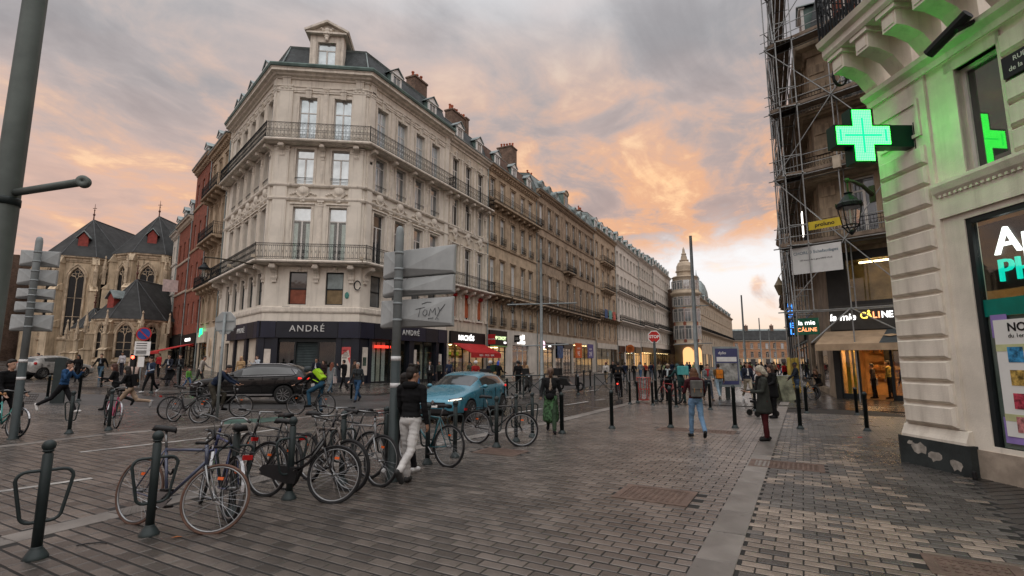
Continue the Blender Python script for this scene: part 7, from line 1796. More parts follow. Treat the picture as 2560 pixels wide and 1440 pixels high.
clio = [(0, .55, .30, .52, .58, 'h'), (.06, .70, .22, .60, .68, 'h'), (.3, .80, .19, .71, .82, 'h'), (.75, .845, .18, .82, .93, 'h'), (1.12, .86, .18, .88, 1.0, 'h'), (1.78, .865, .18, .90, 1.385, 'c'), (2.28, .865, .18, .92, 1.44, 'c'), (2.36, .865, .18, .92, 1.445, 'p'), (2.95, .865, .18, .94, 1.42, 'c'), (3.35, .86, .19, .97, 1.37, 'p'), (3.66, .84, .21, 1.0, 1.30, 'p'), (3.9, .80, .24, .92, 1.02, 'h'), (4.02, .74, .28, .8, .88, 'h'), (4.06, .62, .34, .7, .74, 'h')]
def clio_x(t, L, fx, rx):
    hl = emit('headlight', (1, .9, .74), 1.6)
    for sd in (-1, 1):
        q = MB(); q.add([(L / 2 - .20, sd * .55, .60), (L / 2 - .13, sd * .42, .615), (L / 2 - .2, sd * .44, .70), (L / 2 - .42, sd * .80, .76), (L / 2 - .36, sd * .80, .66), (L / 2 - .26, sd * .70, .60)], [(0, 1, 2, 3, 4, 5)])
        q2 = MB(); q2.tube([(L / 2 - .08, sd * .47, .655), (L / 2 - .16, sd * .64, .67), (L / 2 - .3, sd * .785, .715)], [.045, .05, .035], 8); o = q2.build('headlamp', mt['chrome'], t, True)
        q3 = MB(); q3.tube([(L / 2 - .045, sd * .46, .65), (L / 2 - .115, sd * .64, .665), (L / 2 - .25, sd * .785, .70)], [.014, .02, .012], 8); q3.build('lit_lens', hl, o, True)
        MB().tube([(-L / 2 + .14, sd * .5, .92), (-L / 2 + .2, sd * .74, .93), (-L / 2 + .4, sd * .835, .95)], [.03, .05, .03], 8).build('tail_lamp', emit('tail_lit', (1, .03, .02), .7), t, True)
        MB().ball((L / 2 - .1, sd * .56, .36), (.08, .1, .05), 8).build('fog_lamp', mt['car_black'], t)
    MB().prism([(-.42, .42), (.42, .42), (.5, .3), (-.5, .3)], L / 2 - .04, L / 2 + .012, 'x').build('air_intake', mt['car_black'], t)
    MB().prism([(-.38, .60), (.38, .60), (.36, .52), (-.36, .52)], L / 2 - .06, L / 2 + .005, 'x').build('grille', mt['car_black'], t); MB().box(L / 2 + .006, L / 2 + .016, -.26, .26, .46, .53).build('number_plate', mt['white_paint'], t)
    MB().lathe([(.01, 0), (.055, 0), (.055, .02), (.01, .02)], 4, (L / 2 + .0, 0, .61), axis='x').build('badge', mt['chrome'], t)
pb = G(1158, 1042)
car('blue_hatchback', 'turquoise blue hatchback with headlamps on, driving towards the crossing', pb, 180 + 20, carpaint('paint_blue', (.03, .165, .235)), clio, 2.58, .315, .755, extra=clio_x)
q5 = [(0, .62, .42, .72, .80, 'h'), (.07, .80, .30, .82, .92, 'h'), (.35, .90, .25, .92, 1.02, 'h'), (.95, .94, .24, 1.0, 1.10, 'h'), (1.35, .95, .24, 1.04, 1.15, 'h'), (2.1, .95, .24, 1.06, 1.57, 'c'), (2.65, .95, .24, 1.08, 1.64, 'c'), (2.74, .95, .24, 1.08, 1.645, 'p'), (3.4, .95, .25, 1.09, 1.63, 'c'), (3.5, .95, .25, 1.09, 1.625, 'p'), (3.95, .94, .27, 1.11, 1.58, 'c'), (4.22, .92, .3, 1.12, 1.50, 'p'), (4.45, .9, .33, 1.08, 1.2, 'h'), (4.62, .86, .36, .98, 1.04, 'h'), (4.67, .74, .42, .84, .9, 'h')]
def q5_x(t, L, fx, rx):
    for sd in (-1, 1):
        MB().tube([(-L / 2 + .03, sd * .42, 1.0), (-L / 2 + .1, sd * .74, 1.0), (-L / 2 + .38, sd * .90, 1.02)], [.045, .07, .045], 8).build('tail_lamp', emit('tail_lit', (1, .03, .02), .7), t, True)
        MB().tube([(L / 2 - .1, sd * .55, .78), (L / 2 - .2, sd * .76, .8), (L / 2 - .42, sd * .89, .86)], [.05, .06, .04], 8).build('headlamp', mt['chrome'], t, True)
        rr_ = MB(); rr_.tube([(.32, sd * .60, 1.50), (.0, sd * .62, 1.615), (-1.2, sd * .61, 1.60), (-1.7, sd * .58, 1.50)], .02, 8); rr_.build('roof_rail', mt['chrome'], t, True)
        tr = MB(); tr.tube([(1.05, sd * .925, 1.075), (-.6, sd * .93, 1.115), (-1.72, sd * .915, 1.14), (-1.86, sd * .88, 1.2), (-1.62, sd * .76, 1.44)], .017, 6); tr.build('window_trim', mt['chrome'], t, True)
        MB().box(-1.0, 1.15, sd * .935, sd * .965, .34, .40).build('sill_trim', mt['alu'], t)
    MB().box(-L / 2 - .01, -L / 2 + .03, -.26, .26, .66, .77).build('number_plate', mt['white_paint'], t)
    MB().box(-L / 2 + .05, -L / 2 + .12, -.6, .6, .42, .5).build('bumper_trim', mt['alu'], t)
    MB().box(L / 2 - .02, L / 2 + .02, -.5, .5, .45, .85).build('grille', mt['car_black'], t)
ps_ = G(636, 1006)
car('black_suv', 'black estate style off-road car with chrome window trim passing the corner shop', ps_, -97, carpaint('paint_black', (.003, .0035, .004), .22, .35), q5, 2.82, .37, .82, extra=q5_x, front_ax=.92)
pw = G(138, 944)
wc = car('white_hatchback', 'white hatchback seen from behind near the church', pw, 12, carpaint('paint_white', (.55, .56, .57)), clio, 2.58, .315, .755, extra=lambda t, L, fx, rx: [MB().ball((-L / 2 + .22, s * .74, .92), (.1, .1, .11), 8).build('tail_lamp', mt['red_reflector'], t) for s in (-1, 1)] + [MB().box(-L / 2 - .01, -L / 2 + .02, -.25, .25, .7, .8).build('number_plate', mt['white_paint'], t)])
# delivery scooters on the far pavement
def scooter(label, px, py, az, c):
    p = G(px, py); t = thing('delivery_scooter', label, 'scooter', (p.x, p.y, gz(p.x, p.y) + .09), R(90) - R(az), 'delivery scooters'); m = mat('scoot_%s' % label[:8], c, .35, .1, .1, 3, coat=.5)
    for x in (-.62, .62): wheel(t, x, .24, .2, .05)
    b = MB(); b.prism([(-.75, .45), (-.8, .62), (-.55, .74), (-.1, .72), (.0, .5), (.15, .34), (.42, .34), (.42, .28), (-.2, .26), (-.5, .3)], -.17, .17, 'y'); b.prism([(.38, .3), (.52, .34), (.50, .95), (.42, .98)], -.2, .2, 'y'); bevel(b.build('body', m, t), .03)
    MB().tube([(.62, 0, .24), (.46, 0, .95), (.42, 0, 1.02)], .03, 8).build('fork', mt['car_black'], t); MB().tube([(.4, -.32, 1.05), (.44, 0, 1.0), (.4, .32, 1.05)], .016, 6).build('handlebar', mt['car_black'], t)
    MB().box(-.72, -.08, -.14, .14, .74, .82).build('seat', mt['saddle_black'], t); bevel(MB().box(-1.0, -.56, -.24, .24, .84, 1.28).build('delivery_box', mt['saddle_black'], t), .02)
    MB().ball((.53, 0, .85), (.05, .08, .07), 8).build('head_lamp', mt['chrome'], t)
    return t
scooter('white delivery scooter by the riders before the taco shop', 1198, 990, 200, (.5, .5, .5)); scooter('dark delivery scooter beside the rider in black helmet', 1318, 984, 170, (.02, .02, .02)); scooter('black scooter parked by the dark shop before the ornate house', 1425, 980, 120, (.015, .015, .015))

# ================================================================ people
SKIN = {'l': (.42, .25, .18), 'm': (.30, .165, .11), 'd': (.075, .040, .026)}
def cloth(c, rough=.85):
    return mat('cloth_' + '_'.join('%.3f' % q for q in c), c, rough, 0, .22, 5, .25, 90, spec=.12)
def cap_mesh(mb, a, b, ra, rb, n=10):
    a, b = Vector(a), Vector(b); d = b - a; L = d.length
    if L < 1e-5: mb.ball(a, ra, n); return
    T = Matrix.Translation(a) @ d.to_track_quat('Z', 'Y').to_matrix().to_4x4(); pr = []
    for i in range(4): q = R(90 - 22.5 * i); pr.append((ra * math.cos(q) + .0005, -ra * math.sin(q)))
    pr.append((ra, 0)); pr.append((rb, L))
    for i in range(1, 5): q = R(22.5 * i); pr.append((rb * math.cos(q) + .0005, L + rb * math.sin(q)))
    mb.lathe(pr, n, T=T)
class Body:
    def __init__(s): s.p = {}
    def cap(s, g, tag_, a, b, ra, rb=None): s.p.setdefault(g, []).append(('c', Vector(a), Vector(b), ra, rb if rb is not None else ra, tag_))
    def ell(s, g, tag_, c, r, rot=None): s.p.setdefault(g, []).append(('e', Vector(c), Vector(r), rot, 0, tag_))
    def mesh(s, g, vox, mats, wrinkle=0.0, seed=0):
        mb = MB()
        for k, a, b, ra, rb, tg in s.p[g]:
            if k == 'c': cap_mesh(mb, a, b, ra, rb)
            else: mb.ball((0, 0, 0), tuple(b), 12, T=Matrix.Translation(a) @ (ra.to_4x4() if ra is not None else Matrix()))
        o = bpy.data.objects.new('tmp', mb.mesh('tmp'))
        m = o.modifiers.new('r', 'REMESH'); m.mode = 'VOXEL'; m.voxel_size = vox; m.use_smooth_shade = True
        m = o.modifiers.new('s', 'SMOOTH'); m.factor = .5; m.iterations = 3 if vox < .015 else 2
        me = evaluated_mesh(o); bpy.data.objects.remove(o)
        n = len(me.vertices); co = np.empty(n * 3, np.float32); me.vertices.foreach_get('co', co); co = co.reshape(-1, 3)
        nf = len(me.polygons); ce = np.empty(nf * 3, np.float32); me.polygons.foreach_get('center', ce); ce = ce.reshape(-1, 3)
        tags = list(mats); best = np.full(nf, 1e9, np.float32); idx = np.zeros(nf, np.int32)
        for k, a, b, ra, rb, tg in s.p[g]:
            if k == 'c':
                A_, B_ = np.array(a), np.array(b); ab = B_ - A_; tt = np.clip(((ce - A_) @ ab) / max(ab @ ab, 1e-9), 0, 1)
                d = np.linalg.norm(ce - (A_ + tt[:, None] * ab), axis=1) - (ra + (rb - ra) * tt)
            else:
                q = ce - np.array(a)
                if ra is not None: q = q @ np.array(ra.to_3x3())
                rr = np.array(b); l = np.linalg.norm(q / rr, axis=1); d = (l - 1) * rr.min()
            sel = d < best; best[sel] = d[sel]; idx[sel] = tags.index(tg)
        me.materials.clear()
        for tg in tags: me.materials.append(mats[tg])
        me.polygons.foreach_set('material_index', idx)
        if wrinkle:
            no = np.empty(n * 3, np.float32); me.vertices.foreach_get('normal', no); no = no.reshape(-1, 3); r = np.random.RandomState(seed); f = np.zeros(n, np.float32)
            for k in range(5):
                w = r.uniform(-1, 1, 3) * np.array([14, 14, 40]) * (1 + .6 * k); f += np.sin(co @ w + r.uniform(0, 6)) / (1 + .4 * k)
            keep = np.zeros(n, bool); skin_i = {i for i, tg in enumerate(tags) if tg in ('skin', 'shoe', 'hair')}
            lv = np.empty(len(me.loops), np.int32); me.loops.foreach_get('vertex_index', lv); ls = np.empty(nf, np.int32); lt = np.empty(nf, np.int32); me.polygons.foreach_get('loop_start', ls); me.polygons.foreach_get('loop_total', lt)
            sk = np.repeat(np.isin(idx, list(skin_i)), lt); bad = np.zeros(n, bool); bad[lv[sk]] = True
            co = co + no * (f * wrinkle * (~bad))[:, None]; me.vertices.foreach_set('co', co.ravel())
        me.shade_smooth(); me.update(); return me
GROUP_P = 'people on the square and pavements'
def person(label, p, az, h=1.72, top=(.02, .02, .022), bot=(.03, .035, .05), shoe=(.02, .02, .02), skin='l', hair='short', hairc=(.015, .011, .009), legs=((18, 8), (-14, 22)), arms=((-14, 6, 15), (14, 6, 15)), lean=2, head=(0, 0), vox=.018, coat=None, skirt=None, bag=None, z=None, seat=None, feet=(0, 0), wide=1.0, inner=None, dz=0.0, hood=False, sleeves=None, scarf=None, face=True, group=GROUP_P, foot_out=8, helmet=None, spread=.0):
    """build a clothed figure from a posed skeleton; facing +y before it is turned"""
    s = h / 1.75; t = thing('person', label, 'person', (0, 0, 0), 0, group); b = Body(); V = Vector
    hipz = .93; pel = V((0, 0, hipz)); L = R(lean); up = V((0, math.sin(L), math.cos(L))); fw = V((0, math.cos(L), -math.sin(L)))
    foot_low = []; sk = 'skin'
    for i, sd in enumerate((-1, 1)):
        a, k = legs[i]; sp = R(.5 + spread); hj = pel + V((sd * .088, 0, -.02)); qa = R(a); qk = R(a - k)
        kn = hj + V((sd * math.sin(sp) * .42, math.sin(qa) * .425, -math.cos(qa) * .425)); an = kn + V((sd * math.sin(sp) * .2, math.sin(qk) * .40, -math.cos(qk) * .40))
        b.cap('body', 'bot', hj, kn, .092 * wide, .066); b.cap('body', 'bot', kn, an + V((0, 0, .02)), .064, .054)
        fp = R(feet[i]) + (R(a - k) if a - k < -12 else 0) * .9; fo = R(foot_out) * sd
        fd = V((math.sin(fo) * math.cos(fp), math.cos(fo) * math.cos(fp), math.sin(fp))); dn = V((0, -math.sin(fp) * -1, -1)).normalized()
        dn = (V((0, 0, -1)) - fd * V((0, 0, -1)).dot(fd)).normalized()
        heel = an + dn * .05 - fd * .05; toe = an + dn * .062 + fd * .15
        b.cap('body', 'shoe', heel, toe, .040, .034); b.cap('body', 'shoe', an, an + dn * .04, .042, .042); b.cap('body', 'shoe', an + dn * .05 + fd * .04, toe - fd * .02, .047, .042)
        foot_low += [heel.z - .040, toe.z - .034, (an + dn * .05 + fd * .04).z - .047]
    b.ell('body', 'bot', pel + up * .01, (.168 * wide, .125, .13)); tp = 'top'
    b.ell('body', tp, pel + up * .17, (.152 * wide, .112, .16)); b.ell('body', tp, pel + up * .36 + fw * .0, (.178 * wide, .122, .19)); b.cap('body', tp, pel + up * .47 + V((-.135 * wide, 0, 0)), pel + up * .47 + V((.135 * wide, 0, 0)), .068); b.ell('body', tp, pel + up * .06, (.165 * wide, .124, .10))
    if inner: b.ell('body', 'inner', pel + up * .33 + fw * .045, (.07, .085, .2))
    nk = pel + up * .50; hc = nk + up * .165 + fw * .022; hy, hp_ = R(head[0]), R(head[1])
    Hr = (Matrix.Rotation(-hy, 3, 'Z') @ Matrix.Rotation(-hp_ - L * .5, 3, 'X')); H = lambda x, y, z_: hc + Hr @ V((x, y, z_))
    b.cap('body', sk, nk - up * .03, hc - up * .05, .056, .052)
    b.ell('body', sk, H(0, -.008, .025), (.074, .094, .098), Hr); b.ell('body', sk, H(0, .02, -.045), (.056, .07, .075), Hr)
    b.cap('body', sk, H(0, .088, .015), H(0, .104, -.018), .011, .014); b.ell('body', sk, H(0, .075, -.085), (.026, .02, .02), Hr); b.ell('body', sk, H(0, .088, -.052), (.022, .01, .009), Hr)
    for sd in (-1, 1): b.ell('body', sk, H(sd * .076, -.005, .0), (.012, .02, .032), Hr)
    # arms with palm, four fingers and thumb
    for i, sd in enumerate((-1, 1)):
        a, ab, e = arms[i][:3]; inn = arms[i][3] if len(arms[i]) > 3 else 0.0
        sj = nk - up * .035 + V((sd * .185 * wide, 0, 0)); qa, qb = R(a) + L * .5, R(ab)
        d1 = V((sd * math.sin(qb), math.sin(qa) * math.cos(qb), -math.cos(qa) * math.cos(qb))); el = sj + d1 * .28
        qe = qa + R(e); d2 = V((sd * math.sin(qb) * max(0, 1 - e / 60) - sd * math.sin(R(inn)), math.sin(qe), -math.cos(qe))).normalized(); wr = el + d2 * .235
        st_ = 'sleeve' if sleeves else tp
        b.cap('body', tp, sj, el, .060, .049); b.cap('body', st_, el, wr, .048, .037)
        sidev = d2.cross(V((0, 0, 1)) if abs(d2.z) < .9 else V((0, 1, 0))).normalized(); nv = sidev.cross(d2).normalized()
        if abs(d2.z) >= .9: sidev, nv = V((0, 1, 0)), V((-sd, 0, 0))
        b.cap('body', sk, wr, wr + d2 * .03, .027, .027); b.cap('body', sk, wr + d2 * .035 - sidev * .016, wr + d2 * .085 - sidev * .02, .017, .016); b.cap('body', sk, wr + d2 * .035 + sidev * .016, wr + d2 * .085 + sidev * .02, .017, .016)
        for k, (o, l) in enumerate(((-.030, .062), (-.010, .074), (.010, .07), (.030, .055))):
            m0 = wr + d2 * .09 + sidev * o; m1_ = m0 + d2 * l * .55 + nv * .012; b.cap('body', sk, m0, m1_, .0095, .009); b.cap('body', sk, m1_, m1_ + d2 * l * .3 + nv * .024, .009, .008)
        b.cap('body', sk, wr + d2 * .03 + sidev * .028, wr + d2 * .075 + sidev * .05 + nv * .016, .012, .010)
    off = -min(foot_low) * s if seat is None else seat - hipz * s
    mats = {'skin': mat('skin_' + skin, SKIN[skin], .55, 0, .08, 12), 'top': cloth(top), 'bot': cloth(bot), 'shoe': cloth(shoe, .6)}
    if sleeves: mats['sleeve'] = cloth(sleeves)
    if inner: mats['inner'] = cloth(inner)
    S = Matrix.Scale(s, 4)
    mk('body', b.mesh('body', vox, mats, .0028 if vox < .03 else .002, hash(label) % 9999), None, t, S)
    hb = Body(); HC = {'hair': mat('hair_' + '_'.join('%.3f' % q for q in hairc), hairc, .6, 0, .3, 20, .3, 120)}
    if hair in ('short', 'grey_short'):
        hb.ell('h', 'hair', H(0, -.022, .05), (.082, .096, .088), Hr); hb.ell('h', 'hair', H(0, -.05, .0), (.078, .062, .075), Hr); hb.ell('h', 'hair', H(0, .035, .088), (.066, .045, .04), Hr)
    elif hair == 'tousled':
        hb.ell('h', 'hair', H(0, -.022, .055), (.086, .1, .09), Hr); hb.ell('h', 'hair', H(0, -.055, .0), (.08, .06, .08), Hr)
        for k in range(9): hb.ell('h', 'hair', H(.05 * math.cos(k * 2.4), -.01 + .06 * math.sin(k * 2.4), .125 + .012 * (k % 3)), (.028, .03, .026), Hr)
    elif hair in ('long', 'bob'):
        hb.ell('h', 'hair', H(0, -.02, .045), (.09, .104, .1), Hr); n_ = 5 if hair == 'long' else 2
        for k in range(n_): hb.ell('h', 'hair', H(0, -.065 - .008 * k, -.03 - .075 * k), (.098 + .012 * (k % 2), .062, .09), Hr)
        for sd in (-1, 1):
            for k in range(n_ - 1): hb.ell('h', 'hair', H(sd * .085, -.03, -.04 - .07 * k), (.032, .055, .07), Hr)
    elif hair == 'wrap':
        hb.ell('h', 'hair', H(0, -.03, .06), (.09, .105, .085), Hr); hb.ell('h', 'hair', H(0, -.075, .06), (.06, .06, .06), Hr)
    elif hair == 'hood':
        hb.ell('h', 'hair', H(0, -.035, .02), (.1, .1, .13), Hr); hb.ell('h', 'hair', H(0, -.05, -.09), (.12, .09, .07), Hr)
    elif hair == 'cap':
        hb.ell('h', 'hair', H(0, -.015, .06), (.084, .1, .07), Hr); hb.ell('h', 'hair', H(0, .09, .05), (.06, .06, .014), Hr)
    elif hair == 'helmet':
        hb.ell('h', 'hair', H(0, -.01, .045), (.115, .135, .115), Hr)
    if hair != 'bald': mk('hair' if hair not in ('hood', 'cap', 'helmet', 'wrap') else {'hood': 'hood', 'cap': 'cap', 'helmet': 'helmet', 'wrap': 'head_wrap'}[hair], hb.mesh('h', min(vox, .016), HC), None, t, S)
    if vox < .02 and face:
        e_ = MB()
        for sd in (-1, 1): q = H(sd * .03, .083, .018); e_.ball(q, .0095, 6)
        e_.build('eyes', mt['black'], t, T=S)
    if hood:
        hq = Body(); hq.cap('k', 'top', nk + fw * -.085 + V((-.06, 0, .015)), nk + fw * -.085 + V((.06, 0, .015)), .06); hq.cap('k', 'top', nk + V((-.1, -.03, .02)), nk + V((-.06, .055, -.01)), .032); hq.cap('k', 'top', nk + V((.1, -.03, .02)), nk + V((.06, .055, -.01)), .032)
        mk('hood', hq.mesh('k', vox, {'top': cloth(top)}), None, t, S)
    def shell(nm, rings, c, close=True):
        mb = MB(); vs, fs = [], []; n = 20; k = len(rings); r = random.Random(len(label))
        ph = [r.uniform(0, 6) for _ in range(4)]
        for j, (ctr, rx, ry_) in enumerate(rings):
            for i in range(n):
                q = 2 * math.pi * i / n; f = 1 + .035 * (j / k) * (math.sin(5 * q + ph[0]) + math.sin(8 * q + ph[1]))
                vs.append(ctr + V((rx * f * math.cos(q), ry_ * f * math.sin(q), 0)))
        fs = [(j * n + i, j * n + (i + 1) % n, (j + 1) * n + (i + 1) % n, (j + 1) * n + i) for j in range(k - 1) for i in range(n)] + [tuple((k - 1) * n + i for i in range(n))]
        mb.add(vs, fs); o = mb.build(nm, c, t, True, T=S); o.modifiers.new('s', 'SUBSURF').levels = 1; o.modifiers['s'].render_levels = 1
    if coat:
        ln, cc = coat; rings = [(pel + up * q, .176 * wide + .004, .132) for q in (.34, .2, .08)] + [(pel + V((0, 0, -ln * k)), .182 * wide + .03 * k, .142 + .045 * k) for k in (.0, .35, .7, 1.0)]
        shell('coat', rings, cloth(cc))
    if skirt:
        ln, cm = skirt; my = (math.sin(R(legs[0][0])) + math.sin(R(legs[1][0]))) * .1
        shell('skirt', [(pel + V((0, my * k, .06 - ln * k)), .17 + .07 * k, .128 + .09 * k) for k in (0, .15, .4, .7, 1.0)], cm)
    if scarf:
        q = Body(); q.cap('k', 'hair', nk + V((-.07, .02, .03)), nk + V((.07, .02, .03)), .05); q.cap('k', 'hair', nk + V((0, .09, .02)), nk + V((.03, .13, -.25)), .045, .04); mk('scarf', q.mesh('k', vox, {'hair': cloth(scarf)}), None, t, S)
    if bag:
        kind, c = bag; m = cloth(c, .6)
        if kind == 'backpack':
            q = MB(); w, d_, hh = .145, .13, .42; ctr = pel + up * .28 - fw * .19
            Tb = Matrix.Translation(ctr) @ Matrix.Rotation(-L, 4, 'X')
            q.box(-w, w, -d_ / 2, d_ / 2 + .02, -hh / 2, hh / 2, T=Tb); o = bevel(q.build('backpack', m, t, T=S), .03, 3)
            fl_ = MB(); fl_.box(-w + .004, w - .004, -d_ / 2 - .016, -d_ / 2 + .01, -.02, hh / 2 - .01, T=Tb); bevel(fl_.build('flap', m, o), .012, 2)
            for sd in (-1, 1): MB().box(sd * .08 - .008, sd * .08 + .008, -d_ / 2 - .02, -d_ / 2 - .012, -.09, .01, T=Tb).build('buckle', mt['wood'], o); MB().tube([nk + V((sd * .09, -.07, .03)), nk + V((sd * .1, .09, -.04)), pel + up * .3 + V((sd * .13, .1, 0)), pel + up * .12 + V((sd * .15, -.06, 0))], .016, 6).build('strap', m, o)
        elif kind == 'box':
            q = MB(); Tb = Matrix.Translation(pel + up * .36 - fw * .31); q.box(-.18, .18, -.14, .18, -.18, .2, T=Tb); bevel(q.build('delivery_bag', m, t, T=S), .02, 2)
        elif kind == 'tote':
            q = MB(); q.box(.2, .26, -.16, .16, .62, .98); bevel(q.build('tote_bag', m, t, T=S), .02, 2); MB().tube([(.2, -.1, .98), (.18, -.04, 1.35), (.2, .1, .98)], .01, 5).build('bag_strap', m, t, T=S)
        elif kind == 'sling':
            q = MB(); q.ball((.02, .19, .98), (.12, .05, .09), 10); q.build('shoulder_bag', m, t, True, T=S); MB().tube([(-.12, .06, 1.42), (-.04, .15, 1.2), (.04, .17, 1.04)], .012, 5).build('bag_strap', m, t, T=S)
        elif kind == 'hand':
            q = MB(); q.box(-.3, -.24, -.16, .16, .42, .74); bevel(q.build('carrier_bag', m, t, T=S), .02, 2)
        elif kind == 'paper':
            MB().add([(-.12, .34, 1.10), (.12, .34, 1.10), (.14, .5, 1.2), (-.14, .5, 1.2)], [(0, 1, 2, 3)]).build('paper_sheet', mt['white_paint'], t, T=S)
    gzv = z if z is not None else gz(p.x, p.y) + dz
    t.location = (p.x, p.y, gzv + off); t.rotation_euler = (0, 0, -R(az))
    return t
walkA, walkB, stand = ((24, 6), (-18, 26)), ((-16, 24), (22, 6)), ((3, 3), (-3, 4))
swA, swB, hang = ((-22, 7, 16), (20, 7, 22)), ((20, 7, 22), (-22, 7, 16)), ((2, 8, 12), (2, 8, 12))
N, M_, F_ = .0105, .018, .03
BK, NV, GR, JN = (.008, .008, .009), (.010, .015, .032), (.12, .12, .12), (.05, .10, .19)
# --- near figures
person('boy in black hoodie and pale grey trousers walking away beside the sign post', G(1022, 1211), 16, 1.70, BK, (.42, .41, .40), (.03, .03, .03), 'm', 'tousled', legs=((10, 4), (-20, 34)), arms=((8, 6, 30), (-6, 8, 18)), vox=N, hood=True, head=(38, 6))
person('smaller boy in black clothes and white trainers half hidden behind the other boy', G(1003, 1190), 16, 1.62, BK, (.012, .012, .014), (.5, .5, .5), 'm', 'short', legs=walkB, arms=hang, vox=N, hood=True)
sk_m = mat('skirt_print', (.05, .11, .05), .85, 0, 1.0, 16); 
person('woman in black jacket, head wrap and long green patterned skirt walking towards the camera', G(1378, 1081), 186, 1.66, (.012, .012, .013), (.03, .05, .03), BK, 'd', 'wrap', (.13, .08, .055), legs=walkA, arms=((-16, 12, 14), (10, 10, 40)), vox=N, skirt=(.72, sk_m), inner=(.25, .2, .16), bag=('sling', BK))
person('woman with long brown hair, grey backpack, maroon jumper and blue jeans walking away', G(1743, 1094), 4, 1.62, (.05, .012, .016), (.13, .22, .34), (.02, .02, .02), 'l', 'long', (.10, .045, .022), legs=((12, 4), (-16, 24)), arms=((14, 12, 62, 10), (14, 12, 62, 10)), vox=N, bag=('backpack', (.105, .10, .095)), hood=True)
person('grey haired woman in dark tweed coat and maroon trousers reading a sheet', G(1916, 1102), 275, 1.67, (.035, .038, .034), (.055, .010, .012), (.012, .012, .012), 'l', 'bob', (.36, .32, .26), legs=stand, arms=((16, 6, 70, 18), (16, 6, 70, 18)), vox=N, coat=(.34, (.035, .038, .034)), head=(0, 24), bag=('paper', (.5, .5, .5)), scarf=(.012, .012, .012))
# --- left side
person('striding man in blue jacket holding a phone to his ear', G(150, 1034), 78, 1.80, (.018, .055, .13), (.012, .012, .014), (.55, .54, .53), 'l', 'tousled', legs=((26, 4), (-34, 24)), arms=((30, 20, 110), (24, 20, 128)), lean=8, vox=M_, feet=(10, -14))
person('dark clothed man with a shopping bag at the left edge', G(2, 1086), 95, 1.88, BK, BK, BK, 'l', 'short', legs=walkA, arms=((10, 6, 30), (10, 6, 30)), vox=M_, bag=('hand', (.02, .022, .025)))
person('running girl in black leather jacket and beige trousers with dark backpack', G(318, 1036), 250, 1.66, BK, (.30, .22, .16), (.3, .3, .3), 'l', 'long', (.015, .01, .008), legs=((34, 30), (-30, 50)), arms=((20, 10, 80), (20, 10, 70)), lean=10, vox=M_, bag=('backpack', BK))
person('second running girl in black with curly reddish dark hair', G(283, 1024), 240, 1.68, BK, BK, BK, 'l', 'long', (.05, .018, .012), legs=((28, 20), (-24, 40)), arms=((20, 10, 80), (10, 10, 60)), lean=8, vox=M_)
person('man in open dark jacket and jeans walking before the church', G(248, 955), 165, 1.76, BK, (.05, .09, .13), (.1, .1, .1), 'l', 'short', legs=walkA, arms=((-20, 18, 16), (18, 18, 20)), vox=M_, inner=(.2, .22, .25))
person('man in white long shirt standing near the church wall', G(302, 940), 180, 1.72, (.42, .40, .42), (.03, .03, .04), BK, 'm', 'short', legs=stand, arms=hang, vox=M_)
person('young man in navy waistcoat and black trousers walking with a phone', G(372, 982), 190, 1.74, (.02, .03, .055), BK, (.5, .5, .5), 'l', 'tousled', legs=walkB, arms=((8, 8, 70), (-10, 8, 20)), vox=M_, sleeves=(.22, .26, .32), inner=(.26, .3, .36))
person('father in dark blazer pushing the pushchair', G(418, 962), 178, 1.76, (.016, .018, .026), (.05, .05, .06), BK, 'l', 'short', legs=stand, arms=((20, 8, 40), (20, 8, 40)), vox=M_, inner=(.4, .42, .46))
person('man in dark open coat and grey trousers beside the pushchair', G(446, 960), 182, 1.76, (.018, .018, .02), (.14, .15, .15), BK, 'l', 'short', legs=stand, arms=hang, vox=M_, inner=(.16, .18, .2))
person('man in light grey jumper with a waist bag seen from the side', G(496, 968), 70, 1.78, (.32, .29, .26), (.03, .03, .03), BK, 'l', 'short', legs=((20, 10), (-16, 20)), arms=((30, 10, 20), (-18, 10, 20)), lean=14, vox=M_)
person('child in green striped jumper by the dark car', G(468, 972), 100, 1.15, (.10, .26, .05), JN, (.1, .1, .1), 'l', 'short', legs=walkA, arms=hang, vox=M_)
person('person in red top further back near the red awning', G(394, 944), 200, 1.70, (.30, .02, .025), BK, BK, 'm', 'short', legs=stand, arms=hang, vox=M_)
person('person with a large dark bag behind the white car', G(190, 958), 170, 1.70, BK, BK, BK, 'm', 'long', legs=walkA, arms=hang, vox=M_, bag=('hand', BK))
person('person in dark clothes bending by the church bicycles', G(108, 935), 250, 1.70, NV, NV, BK, 'l', 'short', legs=((20, 20), (-10, 20)), arms=((60, 10, 20), (60, 10, 20)), lean=40, vox=M_)
person('woman in beige hooded top behind the black car', G(598, 972), 182, 1.68, (.36, .24, .13), BK, BK, 'm', 'hood', (.36, .24, .13), legs=stand, arms=hang, vox=M_, dz=.09)
person('young man in pale shirt looking at a phone behind the black car', G(640, 966), 210, 1.72, (.4, .44, .48), NV, BK, 'l', 'short', legs=stand, arms=((20, 10, 110), (20, 10, 110)), vox=M_, dz=.09)
